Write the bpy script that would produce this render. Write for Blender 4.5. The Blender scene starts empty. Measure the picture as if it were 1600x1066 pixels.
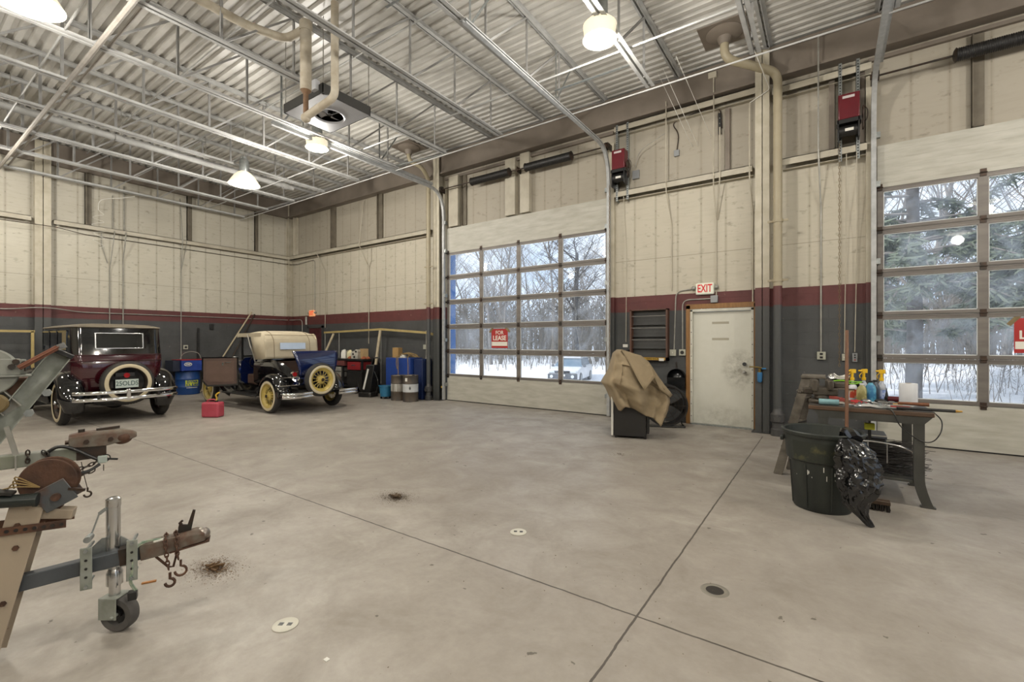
import bpy, bmesh, math, random
from mathutils import Vector, Matrix, noise
PI = math.pi
S = bpy.context.scene
COL = S.collection
# ---------------------------------------------------------------- camera
cd = bpy.data.cameras.new('camera'); cam = bpy.data.objects.new('camera', cd); COL.objects.link(cam)
cam.location = (0, 0, 1.45); cam.rotation_euler = (PI/2, 0, math.radians(34.85))
cd.sensor_width = 36; cd.lens = 16.0; cd.shift_y = 1.5/1600; cd.clip_start = 0.05; cd.clip_end = 400
S.camera = cam
# ---------------------------------------------------------------- exposure, sky
S.view_settings.view_transform = 'Standard'; S.view_settings.look = 'None'
S.view_settings.gamma = 1; S.view_settings.use_curve_mapping = False
S.view_settings.exposure = 0.0
W = bpy.data.worlds.new('winter_sky'); S.world = W; W.use_nodes = True
nt = W.node_tree; nt.nodes.clear()
def wn(t, **k):
    n = nt.nodes.new(t)
    for a, b in k.items(): setattr(n, a, b)
    return n
out = wn('ShaderNodeOutputWorld'); bg = wn('ShaderNodeBackground'); tc = wn('ShaderNodeTexCoord')
nz = wn('ShaderNodeTexNoise'); nz.inputs['Scale'].default_value = 2.2; nz.inputs['Detail'].default_value = 6; nz.inputs['Roughness'].default_value = .55
mp = wn('ShaderNodeMapping'); mp.inputs['Scale'].default_value = (1, 1, 2.6)
rp = wn('ShaderNodeValToRGB'); rp.color_ramp.elements[0].position = .4; rp.color_ramp.elements[0].color = (.50, .62, .77, 1)
rp.color_ramp.elements[1].position = .62; rp.color_ramp.elements[1].color = (.80, .85, .91, 1)
nt.links.new(tc.outputs['Generated'], mp.inputs['Vector']); nt.links.new(mp.outputs[0], nz.inputs['Vector'])
nt.links.new(nz.outputs['Fac'], rp.inputs['Fac']); nt.links.new(rp.outputs[0], bg.inputs['Color'])
bg.inputs['Strength'].default_value = 1.75
nt.links.new(bg.outputs[0], out.inputs['Surface'])
LAMP_W = 188.0      # watts of each high-bay lamp
sd = bpy.data.lights.new('sun', 'SUN'); sd.energy = 3.6; sd.angle = .12; sd.color = (1, .96, .9)
so = bpy.data.objects.new('sun', sd); COL.objects.link(so); so.rotation_euler = (math.radians(52), 0, math.radians(-38))

# ---------------------------------------------------------------- materials
def lin(h):
    if not isinstance(h, str): return tuple(h)
    c = [int(h[i:i+2], 16)/255 for i in (0, 2, 4)]
    return tuple(x/12.92 if x <= .04045 else ((x+.055)/1.055)**2.4 for x in c)
class NT:
    def __init__(s, name):
        s.m = bpy.data.materials.new(name); s.m.use_nodes = True; s.t = s.m.node_tree
        s.b = s.t.nodes['Principled BSDF']; s.o = s.t.nodes['Material Output']
    def n(s, t, **k):
        n = s.t.nodes.new(t)
        for a, b in k.items():
            if a in n.inputs: n.inputs[a].default_value = b
            else: setattr(n, a, b)
        return n
    def l(s, a, b): s.t.links.new(a, b)
    def coord(s, kind='Object', scale=(1, 1, 1)):
        tc = s.n('ShaderNodeTexCoord'); m = s.n('ShaderNodeMapping'); m.inputs['Scale'].default_value = scale
        s.l(tc.outputs[kind], m.inputs['Vector']); return m.outputs[0]
    def noise(s, v, scale, detail=4, rough=.55, lo=.35, hi=.65, dist=0):
        n = s.n('ShaderNodeTexNoise', Scale=scale, Detail=detail, Roughness=rough, Distortion=dist); s.l(v, n.inputs['Vector'])
        r = s.n('ShaderNodeMapRange'); r.inputs['From Min'].default_value = lo; r.inputs['From Max'].default_value = hi
        s.l(n.outputs['Fac'], r.inputs['Value']); return r.outputs[0]
    def mix(s, f, a, b, mode='MIX'):
        m = s.n('ShaderNodeMix', data_type='RGBA', blend_type=mode)
        if isinstance(f, (int, float)): m.inputs[0].default_value = f
        else: s.l(f, m.inputs[0])
        for i, c in ((6, a), (7, b)):
            if isinstance(c, (tuple, str)): m.inputs[i].default_value = lin(c) + (1,) if len(lin(c)) == 3 else lin(c)
            else: s.l(c, m.inputs[i])
        return m.outputs[2]
    def math(s, op, a, b=None, c=None):
        m = s.n('ShaderNodeMath', operation=op)
        for i, x in enumerate((a, b, c)):
            if x is None: continue
            if isinstance(x, (int, float)): m.inputs[i].default_value = x
            else: s.l(x, m.inputs[i])
        return m.outputs[0]
    def bump(s, h, strength=.3, dist=.01):
        b = s.n('ShaderNodeBump', Strength=strength, Distance=dist); s.l(h, b.inputs['Height']); s.l(b.outputs[0], s.b.inputs['Normal'])
MC = {}
def mat(name, col, rough=.5, metal=0, col2=None, amt=.5, scale=6, bump=0, bscale=None, coat=0, stretch=(1, 1, 1), emit=0, alpha=1, trans=0, lo=.35, hi=.65, spec=None):
    if name in MC: return MC[name]
    t = NT(name); b = t.b
    b.inputs['Base Color'].default_value = lin(col) + (1,)
    b.inputs['Roughness'].default_value = rough; b.inputs['Metallic'].default_value = metal
    if spec is not None: b.inputs['Specular IOR Level'].default_value = spec
    if coat: b.inputs['Coat Weight'].default_value = coat; b.inputs['Coat Roughness'].default_value = .04
    if trans: b.inputs['Transmission Weight'].default_value = trans
    if alpha < 1: b.inputs['Alpha'].default_value = alpha
    if emit: b.inputs['Emission Color'].default_value = lin(col) + (1,); b.inputs['Emission Strength'].default_value = emit
    if col2 is None: 
        c = lin(col); col2 = tuple(x*.82 for x in c); amt = min(amt, .4)
    v = t.coord('Object', stretch)
    f = t.noise(v, scale, lo=lo, hi=hi); f2 = t.math('MULTIPLY', f, amt)
    t.l(t.mix(f2, col, col2), b.inputs['Base Color'])
    if bump: t.bump(t.noise(v, bscale or scale*4, lo=0, hi=1), bump, .01)
    MC[name] = t.m; return t.m

# ---------------------------------------------------------------- mesh helpers
def B(): return bmesh.new()
def _add(bm, vs, fs, M=None):
    v = [bm.verts.new((M @ Vector(p)) if M else p) for p in vs]
    for f in fs:
        try: bm.faces.new([v[i] for i in f])
        except ValueError: pass
    return v
BF = [(0,3,2,1),(4,5,6,7),(0,1,5,4),(1,2,6,5),(2,3,7,6),(3,0,4,7)]
def box(bm, c, s, M=None):
    x, y, z = c; a, b, d = (k/2 for k in s)
    _add(bm, [(x-a,y-b,z-d),(x+a,y-b,z-d),(x+a,y+b,z-d),(x-a,y+b,z-d),(x-a,y-b,z+d),(x+a,y-b,z+d),(x+a,y+b,z+d),(x-a,y+b,z+d)], BF, M); return bm
def bx(bm, x0, x1, y0, y1, z0, z1, M=None): return box(bm, ((x0+x1)/2,(y0+y1)/2,(z0+z1)/2), (abs(x1-x0),abs(y1-y0),abs(z1-z0)), M)
def frame_of(d, up=(0,0,1)):
    d = Vector(d).normalized(); u = Vector(up)
    if abs(d.dot(u)) > .98: u = Vector((1,0,0)) if abs(d.x) < .9 else Vector((0,1,0))
    s = d.cross(u).normalized(); return s, s.cross(d).normalized(), d
def bar(bm, p, q, w, h, up=(0,0,1), w2=None, h2=None):
    p, q = Vector(p), Vector(q); s, u, d = frame_of(q-p, up); vs = []
    for k, o in enumerate((p, q)):
        a = (w if k == 0 or w2 is None else w2)/2; b = (h if k == 0 or h2 is None else h2)/2
        vs += [o-s*a-u*b, o+s*a-u*b, o+s*a+u*b, o-s*a+u*b]
    _add(bm, vs, BF); return bm
def cyl(bm, p, q, r, r2=None, n=16, cap=True):
    p, q = Vector(p), Vector(q); s, u, d = frame_of(q-p); r2 = r if r2 is None else r2
    vs = [p+(s*math.cos(2*PI*i/n)+u*math.sin(2*PI*i/n))*r for i in range(n)] + [q+(s*math.cos(2*PI*i/n)+u*math.sin(2*PI*i/n))*r2 for i in range(n)]
    fs = [(i,(i+1)%n,n+(i+1)%n,n+i) for i in range(n)]
    if cap: fs += [tuple(range(n))[::-1], tuple(range(n,2*n))]
    _add(bm, vs, fs); return bm
def smooth_path(pts, k=6, closed=False):
    P = [Vector(p) for p in pts]; o = []; n = len(P)
    for i in range(n if closed else n-1):
        if closed: a, b, c, d = P[i-1], P[i], P[(i+1)%n], P[(i+2)%n]
        else: a, b, c, d = P[max(i-1,0)], P[i], P[i+1], P[min(i+2,n-1)]
        for j in range(k):
            t = j/k; o.append(.5*((2*b)+(c-a)*t+(2*a-5*b+4*c-d)*t*t+(3*b-a-3*c+d)*t**3))
    if not closed: o.append(P[-1])
    return o
def tube(bm, pts, r, n=10, closed=False, cap=True):
    P = [Vector(p) for p in pts]; m = len(P); R_ = r if isinstance(r, (list, tuple)) else [r]*m
    s = None; vs = []
    for i in range(m):
        d = (P[(i+1)%m]-P[i-1]) if closed else (P[min(i+1,m-1)]-P[max(i-1,0)])
        if d.length < 1e-9: d = Vector((0,0,1))
        d.normalize()
        if s is None: s = frame_of(d)[0]
        s = (s-d*s.dot(d)); s = s.normalized() if s.length > 1e-6 else frame_of(d)[0]
        u = d.cross(s)
        vs += [P[i]+(s*math.cos(2*PI*k/n)+u*math.sin(2*PI*k/n))*R_[i] for k in range(n)]
    fs = [(i*n+k, i*n+(k+1)%n, ((i+1)%m)*n+(k+1)%n, ((i+1)%m)*n+k) for i in range(m if closed else m-1) for k in range(n)]
    if cap and not closed: fs += [tuple(range(n))[::-1], tuple(range((m-1)*n, m*n))]
    _add(bm, vs, fs); return bm
def rpath(pts, r=.08, k=5):      # polyline with rounded corners
    P = [Vector(p) for p in pts]; o = [P[0]]
    for i in range(1, len(P)-1):
        a = (P[i-1]-P[i]); b = (P[i+1]-P[i]); q = min(r, a.length*.45, b.length*.45)
        a = P[i]+a.normalized()*q; b = P[i]+b.normalized()*q
        for j in range(k+1):
            t = j/k; o.append(a*(1-t)**2+P[i]*2*t*(1-t)+b*t*t)
    return o+[P[-1]]
def lathe(bm, prof, n=24, M=None, a0=0, a1=2*PI, cap=False):
    full = abs(a1-a0-2*PI) < 1e-6; m = n if full else n+1; vs = []
    for r, z in prof:
        vs += [(r*math.cos(a0+(a1-a0)*i/n), r*math.sin(a0+(a1-a0)*i/n), z) for i in range(m)]
    fs = [(j*m+i, j*m+(i+1)%m, (j+1)*m+(i+1)%m, (j+1)*m+i) for j in range(len(prof)-1) for i in range(n)]
    if cap: fs += [tuple(range(m))[::-1], tuple(range((len(prof)-1)*m, len(prof)*m))]
    _add(bm, vs, fs, M); return bm
def ball(bm, c, r, n=12, M=None):
    r = (r, r, r) if isinstance(r, (int, float)) else r
    T = Matrix.Translation(c) @ Matrix.Diagonal((r[0], r[1], r[2], 1))
    if M: T = M @ T
    lathe(bm, [(max(math.sin(PI*j/n), 1e-4), -math.cos(PI*j/n)) for j in range(n+1)], n*2, T); return bm
def prism(bm, poly, h0, h1, M=None):      # poly in local xy, extruded in z
    n = len(poly)
    _add(bm, [(x,y,h0) for x,y in poly]+[(x,y,h1) for x,y in poly], [tuple(range(n))[::-1], tuple(range(n,2*n))]+[(i,(i+1)%n,n+(i+1)%n,n+i) for i in range(n)], M); return bm
def loft(bm, rings, closed=True, cap=True):
    n = len(rings[0]); vs = [p for r in rings for p in r]
    fs = [(j*n+i, j*n+(i+1)%n, (j+1)*n+(i+1)%n, (j+1)*n+i) for j in range(len(rings)-1) for i in range(n if closed else n-1)]
    if cap: fs += [tuple(range(n))[::-1], tuple(range((len(rings)-1)*n, len(rings)*n))]
    _add(bm, vs, fs); return bm
def grid(bm, f, nx, ny):
    vs = [f(i/nx, j/ny) for j in range(ny+1) for i in range(nx+1)]
    _add(bm, vs, [(j*(nx+1)+i, j*(nx+1)+i+1, (j+1)*(nx+1)+i+1, (j+1)*(nx+1)+i) for j in range(ny) for i in range(nx)]); return bm
def RX(a): return Matrix.Rotation(a, 4, 'X')
def RY(a): return Matrix.Rotation(a, 4, 'Y')
def RZ(a): return Matrix.Rotation(a, 4, 'Z')
def TR(x, y, z): return Matrix.Translation((x, y, z))
def axes(o, x, y, z=None):       # matrix with given axes
    x, y = Vector(x).normalized(), Vector(y).normalized(); z = x.cross(y) if z is None else Vector(z)
    m = Matrix((x, y, z)).transposed().to_4x4(); m.translation = Vector(o); return m
def obj(name, bm, m=None, parent=None, smooth=40, bevel=0, solid=0, sub=0, label=None, seg=2):
    if isinstance(bm, bpy.types.Mesh): me = bm
    else:
        bmesh.ops.recalc_face_normals(bm, faces=bm.faces[:])
        me = bpy.data.meshes.new(name); bm.to_mesh(me); bm.free()
    o = bpy.data.objects.new(name, me); COL.objects.link(o)
    if m:
        for k in (m if isinstance(m, (list, tuple)) else [m]): me.materials.append(k)
    if parent: o.parent = parent
    if smooth:
        me.polygons.foreach_set('use_smooth', [True]*len(me.polygons))
        if not sub: me.set_sharp_from_angle(angle=math.radians(smooth))
    if solid: q = o.modifiers.new('s', 'SOLIDIFY'); q.thickness = solid; q.offset = 0
    if bevel: q = o.modifiers.new('b', 'BEVEL'); q.width = bevel; q.segments = seg; q.limit_method = 'ANGLE'; q.angle_limit = math.radians(40)
    if sub: q = o.modifiers.new('u', 'SUBSURF'); q.levels = sub; q.render_levels = sub
    if label: o['label'] = label
    return o
def text(name, s, size, M, m, parent, ext=.001, bold=0, align='CENTER', xs=1):
    c = bpy.data.curves.new(name, 'FONT'); c.body = s; c.size = size; c.extrude = ext; c.offset = bold; c.align_x = align; c.align_y = 'CENTER'; c.resolution_u = 4
    t = bpy.data.objects.new(name, c); COL.objects.link(t)
    bpy.context.view_layer.update()
    me = bpy.data.meshes.new_from_object(t); bpy.data.objects.remove(t)
    me.transform(M @ Matrix.Diagonal((xs, 1, 1, 1))); o = bpy.data.objects.new(name, me); COL.objects.link(o); me.materials.clear(); me.materials.append(m); o.parent = parent
    return o
def thing(name, label, cat, loc=(0,0,0), rz=0, group=None):
    o = bpy.data.objects.new(name, None); COL.objects.link(o); o.empty_display_size = .1
    o.location = loc; o.rotation_euler = (0, 0, rz); return tag(o, label, cat, group)
def tag(o, label, cat, group=None, kind=None):
    o['label'] = label; o['category'] = cat
    if group: o['group'] = group
    if kind: o['kind'] = kind
    return o
def struct(name, bm, m, **k):
    o = obj(name, bm, m, **k); o['kind'] = 'structure'; return o
def dup(root, loc=None, rz=None, label=None, group=None):
    def cp(o, par):
        c = o.copy(); COL.objects.link(c); c.parent = par
        if par is not None: c.matrix_parent_inverse = o.matrix_parent_inverse.copy()
        for g in KIDS(o): cp(g, c)
        return c
    r = cp(root, None)
    if loc is not None: r.location = loc
    if rz is not None: r.rotation_euler = (0, 0, rz)
    if label: r['label'] = label
    if group: r['group'] = group
    return r
def KIDS(o): return [c for c in bpy.data.objects if c.parent == o]
# ================================================================ materials of the building
def floor_mat():
    t = NT('stained_concrete'); v = t.coord('Object')
    a = t.noise(v, .35, 6, .6, .3, .7); b = t.noise(v, 2.2, 8, .65, .35, .7, .4); c = t.noise(v, 24, 4, .6, .3, .75)
    sp = t.noise(v, 11, 3, .5, .71, .74); lt = t.noise(t.coord('Object', (.5, 1.6, 1)), 1.1, 7, .7, .62, .8)
    col = t.mix(a, '8e867d', 'b0aaa1'); col = t.mix(t.math('MULTIPLY', b, .7), col, '7f776d')
    col = t.mix(t.math('MULTIPLY', c, .16), col, '5e574e'); col = t.mix(t.math('MULTIPLY', lt, .6), col, 'c6c1b7')
    col = t.mix(t.math('MULTIPLY', sp, .8), col, '4a443c')
    # saw-cut joints
    g = t.n('ShaderNodeNewGeometry'); s = t.n('ShaderNodeSeparateXYZ'); t.l(g.outputs['Position'], s.inputs[0])
    w = t.n('ShaderNodeTexNoise', Scale=9.0, Detail=6.0); t.l(g.outputs['Position'], w.inputs['Vector'])
    wob = t.math('MULTIPLY', t.math('SUBTRACT', w.outputs['Fac'], .5), .014)
    def line(e, wd=.006):
        return t.math('LESS_THAN', t.math('ABSOLUTE', t.math('ADD', e, wob)), wd)
    jx = t.math('ADD', s.outputs['X'], .833); jy = t.math('SUBTRACT', s.outputs['Y'], 2.35)
    near = t.math('LESS_THAN', s.outputs['Y'], 7.93)
    j1 = t.math('MULTIPLY', line(jx), near); j2 = line(jy)
    d = t.math('SUBTRACT', t.math('ADD', t.math('ABSOLUTE', jx), 7.93), s.outputs['Y'])   # diamond joint round the column foot
    j3 = line(d, .005)
    j = t.math('MAXIMUM', t.math('MAXIMUM', j1, j2), j3)
    col = t.mix(t.math('MULTIPLY', j, .85), col, '352f29')
    t.l(col, t.b.inputs['Base Color'])
    r = t.n('ShaderNodeMapRange'); r.inputs['To Min'].default_value = .42; r.inputs['To Max'].default_value = .62; t.l(b, r.inputs['Value']); t.l(r.outputs[0], t.b.inputs['Roughness'])
    t.b.inputs['Specular IOR Level'].default_value = .4
    h = t.math('SUBTRACT', t.math('MULTIPLY', c, .15), j); t.bump(h, .25, .01); return t.m
def wall_mat(name, ax, off, cream='c0bbac', dirty='877f6b', upper=.45):
    t = NT(name); g = t.n('ShaderNodeNewGeometry'); s = t.n('ShaderNodeSeparateXYZ'); t.l(g.outputs['Position'], s.inputs[0])
    P = g.outputs['Position']
    def nz(sc, stretch=(1,1,1), **k):
        m = t.n('ShaderNodeMapping'); m.inputs['Scale'].default_value = stretch; t.l(P, m.inputs['Vector']); return t.noise(m.outputs[0], sc, **k)
    u, z = s.outputs[ax], s.outputs['Z']
    # plywood panels: nailing lines every 0.398 m, sheet joints
    fr = t.math('ABSOLUTE', t.math('SUBTRACT', t.math('FRACT', t.math('DIVIDE', t.math('SUBTRACT', u, off), .398)), .5))
    seam = t.n('ShaderNodeMapRange'); seam.inputs['From Min'].default_value = .42; seam.inputs['From Max'].default_value = .5; t.l(fr, seam.inputs['Value'])
    n1 = nz(1.5, detail=5, lo=.3, hi=.75); n2 = nz(3, (1, 1, 9), detail=5, lo=.5, hi=.8); n3 = nz(2.2, (3.2, 3.2, 6), detail=6, lo=.60, hi=.78)
    base = t.mix(t.math('MULTIPLY', n1, .45), cream, 'a9a28f')
    base = t.mix(t.math('MULTIPLY', n2, .3), base, '989180')
    base = t.mix(t.math('MULTIPLY', seam.outputs[0], .42), base, dirty)
    base = t.mix(t.math('MULTIPLY', n3, .6), base, '645e4a')
    hard = t.math('GREATER_THAN', fr, .488); base = t.mix(t.math('MULTIPLY', hard, .12), base, '5f583f')
    for zz in (3.0,): 
        h = t.math('LESS_THAN', t.math('ABSOLUTE', t.math('SUBTRACT', z, zz)), .006); base = t.mix(t.math('MULTIPLY', h, .5), base, '6b6450')
    nail = t.math('MULTIPLY', t.math('GREATER_THAN', fr, .478), t.math('LESS_THAN', t.math('ABSOLUTE', t.math('SUBTRACT', t.math('FRACT', t.math('DIVIDE', z, .31)), .5)), .05))
    base = t.mix(t.math('MULTIPLY', nail, .4), base, '4d4636')
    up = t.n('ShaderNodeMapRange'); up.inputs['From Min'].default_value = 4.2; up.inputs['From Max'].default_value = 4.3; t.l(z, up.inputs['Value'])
    base = t.mix(t.math('MULTIPLY', up.outputs[0], upper), base, '776e62')  # dimmer light of the upper wall mixed into its colour
    # block wainscot: red band over charcoal
    wob = t.math('MULTIPLY', t.math('SUBTRACT', nz(8, lo=0, hi=1), .5), .012)
    zz = t.math('ADD', z, wob)
    red = t.mix(t.math('MULTIPLY', nz(4, detail=5), .5), '5c2d2b', '45211f'); gry = t.mix(t.math('MULTIPLY', nz(2.5, detail=5, lo=.3, hi=.7), .7), '454646', '333434')
    scuff = nz(14, (1,1,1), detail=4, lo=.70, hi=.74); gry = t.mix(t.math('MULTIPLY', scuff, .5), gry, '8a867c'); red = t.mix(t.math('MULTIPLY', scuff, .5), red, 'b09a86')
    lower = t.mix(t.math('GREATER_THAN', zz, 2.02), gry, red)
    col = t.mix(t.math('GREATER_THAN', zz, 2.315), lower, base)
    t.l(col, t.b.inputs['Base Color']); t.b.inputs['Roughness'].default_value = .62
    cb = t.n('ShaderNodeCombineXYZ'); t.l(u, cb.inputs[0]); t.l(z, cb.inputs[1])
    br = t.n('ShaderNodeTexBrick', Scale=1.0); br.inputs['Mortar Size'].default_value = .006; br.inputs['Brick Width'].default_value = .4; br.inputs['Row Height'].default_value = .2; t.l(cb.outputs[0], br.inputs['Vector'])
    hh = t.math('MULTIPLY', br.outputs['Fac'], t.math('LESS_THAN', z, 2.315)); t.bump(t.math('SUBTRACT', t.math('MULTIPLY', n2, .1), hh), .5, .004)
    return t.m
M_FLOOR = floor_mat()
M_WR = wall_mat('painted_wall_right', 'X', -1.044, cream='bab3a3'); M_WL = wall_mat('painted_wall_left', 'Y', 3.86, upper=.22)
M_DECK = mat('roof_deck_paint', 'c2bfb8', .42, 0, 'a5a29a', .6, 2)
M_JOIST = mat('joist_paint', 'b4b4b1', .6, 0, '91908d', .6, 4)
M_BEIGE = mat('beige_painted_steel', 'b3ac9b', .5, 0, '938b7a', .6, 3)
M_BROWN = mat('dusty_header_paint', '7b7166', .6, 0, '645b50', .6, 2)
M_STUD = mat('grimy_stud', '6d6557', .7, 0, '50493d', .6, 5)
M_GREY = mat('charcoal_paint', '3f403f', .55, 0, '33312f', .6, 3)
M_REDB = mat('maroon_paint', '643330', .55, 0, '4c2a28', .6, 3)
M_BLACK = mat('black_paint', '161616', .4, 0, '262421', .5, 8)
M_IRON = mat('dark_iron', '35332f', .5, .6, '5a3a26', .4, 10)
M_GALV = mat('galvanised_steel', 'a9adac', .38, .75, '7d827f', .7, 22, lo=.3, hi=.7)
M_STEEL = mat('bright_steel', 'c8c8c6', .22, .95)
M_CHROME = mat('chrome', 'e4e4e4', .06, 1)
M_WHITE = mat('white_paint', 'd9d7cf', .5, 0, 'b8b4a8', .5, 3)
M_CONDUIT = mat('conduit_grey', '9c9a92', .45, .3, '77746a', .5, 9)
def banded(name, top, red='552a28', low='3f403f'):      # columns and pipes carry the same three paint bands as the walls
    t = NT(name); g = t.n('ShaderNodeNewGeometry'); s = t.n('ShaderNodeSeparateXYZ'); t.l(g.outputs['Position'], s.inputs[0]); z = s.outputs['Z']
    n = t.noise(g.outputs['Position'], 5, lo=.35, hi=.75); top = t.mix(t.math('MULTIPLY', n, .5), top, '8a7f66')
    c = t.mix(t.math('GREATER_THAN', z, 2.02), low, red); c = t.mix(t.math('GREATER_THAN', z, 2.315), c, top)
    t.l(c, t.b.inputs['Base Color']); t.b.inputs['Roughness'].default_value = .5; return t.m
M_COLM = banded('banded_column_paint', 'b8b19f'); M_PIPE = banded('banded_pipe_paint', '9d937b')

# ================================================================ floor, roof deck, walls
bm = B(); bx(bm, -15.28, 8.62, -7, 8.65, -.2, 0); struct('floor', bm, M_FLOOR, smooth=0)
bm = B(); y = -7.0; prof = []
while y < 8.7:
    prof += [(y, 6.15), (y+.066, 6.15), (y+.086, 6.188), (y+.132, 6.188)]; y += .1524
prof.append((y, 6.15))
vs = [(-15.28, a, b) for a, b in prof]+[(8.7, a, b) for a, b in prof]; n = len(prof)
_add(bm, vs, [(i, i+1, n+i+1, n+i) for i in range(n-1)])
bx(bm, -15.3, 8.7, -7.1, 8.75, 6.2, 6.35); struct('ceiling', bm, M_DECK, smooth=0)
D1, D2, DH = (-7.80, -3.545), (.57, 4.84), 4.27
bm = B()
def seg(x0, x1, z0, z1): bx(bm, x0, x1, 8.45, 8.62, z0, z1)
seg(-15.28, D1[0]-.14, 0, 6.2); seg(D1[0]-.14, D1[1]-.03, DH-.03, 6.2); seg(D1[1]-.03, -2.0, 0, 6.2); seg(-2.0, -1.035, 2.05, 6.2)
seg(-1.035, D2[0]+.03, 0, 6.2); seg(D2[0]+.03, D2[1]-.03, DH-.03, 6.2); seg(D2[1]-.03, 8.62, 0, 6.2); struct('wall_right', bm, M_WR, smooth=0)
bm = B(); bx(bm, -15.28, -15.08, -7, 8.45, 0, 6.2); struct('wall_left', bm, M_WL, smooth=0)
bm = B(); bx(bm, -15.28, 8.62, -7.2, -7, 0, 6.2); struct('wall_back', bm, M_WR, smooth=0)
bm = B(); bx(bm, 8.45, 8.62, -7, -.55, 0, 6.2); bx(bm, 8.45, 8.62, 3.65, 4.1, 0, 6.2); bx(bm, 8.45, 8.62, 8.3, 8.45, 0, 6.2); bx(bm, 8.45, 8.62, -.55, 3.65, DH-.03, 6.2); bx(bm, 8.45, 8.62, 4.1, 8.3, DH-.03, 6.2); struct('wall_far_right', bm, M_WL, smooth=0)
# eave beam with its flange lip
bm = B(); bx(bm, -15.08, 8.45, 8.3, 8.45, 5.66, 6.1); bx(bm, -15.08, 8.45, 8.22, 8.45, 6.06, 6.1); bx(bm, -15.08, 8.45, 8.24, 8.45, 5.62, 5.66)
struct('trim_1', bm, M_BROWN, smooth=0)
bm = B(); bx(bm, -15.08, -14.98, -7, 8.3, 5.62, 6.14); struct('trim_2', bm, M_BROWN, smooth=0)
# girts: channel with lip
def girt_r(n, x0, x1, z=4.25, m=M_BEIGE):
    bm = B(); bx(bm, x0, x1, 8.28, 8.45, z+.065, z+.075); bx(bm, x0, x1, 8.28, 8.29, z-.03, z+.075); bx(bm, x0, x1, 8.36, 8.45, z-.075, z-.065); struct(n, bm, m, smooth=0)
girt_r('trim_3', -15.0, -8.35); girt_r('trim_4', -3.38, -1.02); girt_r('trim_5', -.6, .45)
girt_r('trim_6', -3.38, -.97, 5.5); girt_r('trim_7', -.74, .5, 5.4)
bm = B()
for y0, y1 in ((2.62, 8.4), (-6.9, 2.25)):
    bx(bm, -15.08, -14.91, y0, y1, 4.315, 4.325); bx(bm, -14.92, -14.91, y0, y1, 4.22, 4.325)
struct('trim_8', bm, M_BEIGE, smooth=0)
bm = B()
bx(bm, D1[0]-.1, D1[1]+.1, 8.39, 8.45, 5.5, 5.56)
bx(bm, D2[0]-.1, D2[1]+.1, 8.39, 8.45, 5.52, 5.57); struct('trim_9', bm, M_BROWN, smooth=0)
# studs of the upper wall, each one a dusty channel
k = 10
for x, w in ((-14.70, .12), (-12.58, .16), (-10.37, .16)):
    bm = B(); bx(bm, x-w/2, x+w/2, 8.4, 8.45, 4.33, 5.62); bx(bm, x-w/2, x-w/2+.012, 8.34, 8.45, 4.33, 5.62); struct('trim_%d' % k, bm, M_BEIGE if x < -14 else M_STUD, smooth=0); k += 1
for y0, w in ((3.25, .12), (5.42, .12), (7.28, .1)):
    bm = B(); bx(bm, -15.08, -15.02, y0-w/2, y0+w/2, 4.32, 5.62); bx(bm, -15.08, -14.96, y0-w/2, y0-w/2+.02, 4.32, 5.62); struct('trim_%d' % k, bm, M_STUD, smooth=0); k += 1
for x in (-1.42, .02, .38):
    bm = B(); bx(bm, x-.02, x+.05, 8.37, 8.45, 4.33, 5.4); struct('trim_%d' % k, bm, M_BROWN, smooth=0); k += 1
for x, w, z1 in ((-7.56, .3, 5.52), (-5.86, .27, 5.56), (-5.47, .24, 5.6)):
    bm = B(); bx(bm, x-w/2, x+w/2, 8.33, 8.45, 4.29, z1); struct('trim_%d' % k, bm, M_BEIGE, bevel=.004, smooth=0); k += 1
for x in (-7.27, 1.61):
    bm = B(); bx(bm, x-.06, x+.06, 8.41, 8.45, 4.29, 5.5); bx(bm, x-.06, x-.05, 8.36, 8.45, 4.29, 5.5); struct('trim_%d' % k, bm, M_STUD, smooth=0); k += 1
# columns
def column(x, y, w, d, label, rot=False):
    bm = B(); h = 6.1; tk = .014
    if not rot:
        bx(bm, x-w/2, x+w/2, y-d/2, y-d/2+tk, 0, h); bx(bm, x-w/2, x+w/2, y+d/2-tk, y+d/2, 0, h); bx(bm, x-.006, x+.006, y-d/2, y+d/2, 0, h)
    else:
        bx(bm, x-d/2, x-d/2+tk, y-w/2, y+w/2, 0, h); bx(bm, x+d/2-tk, x+d/2, y-w/2, y+w/2, 0, h); bx(bm, x-d/2, x+d/2, y-.006, y+.006, 0, h)
    t = thing('steel_column', label, 'column', (x, y, 0)); bmesh.ops.translate(bm, vec=(-x, -y, 0), verts=bm.verts[:]); obj('column_shaft', bm, M_COLM, t, smooth=0)
    bm = B(); bx(bm, -w/2-.05 if not rot else -d/2-.03, w/2+.05 if not rot else d/2+.03, -d/2-.03, d/2 if not rot else d/2+.03, 0, .015); obj('base_plate', bm, M_GREY, t, smooth=0)
column(-.87, 8.33, .2, .24, 'steel column right of the white exit door, cream above a maroon band and charcoal foot')
column(-8.02, 8.33, .2, .24, 'steel column at the left jamb of the tall glazed garage door beside the two oil drums')
column(-14.99, 2.44, .27, .17, 'wide cream steel column standing against the left wall behind the maroon car', True)
column(-15.0, 8.36, .16, .16, 'cream steel column in the far corner of the hall')

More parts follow.
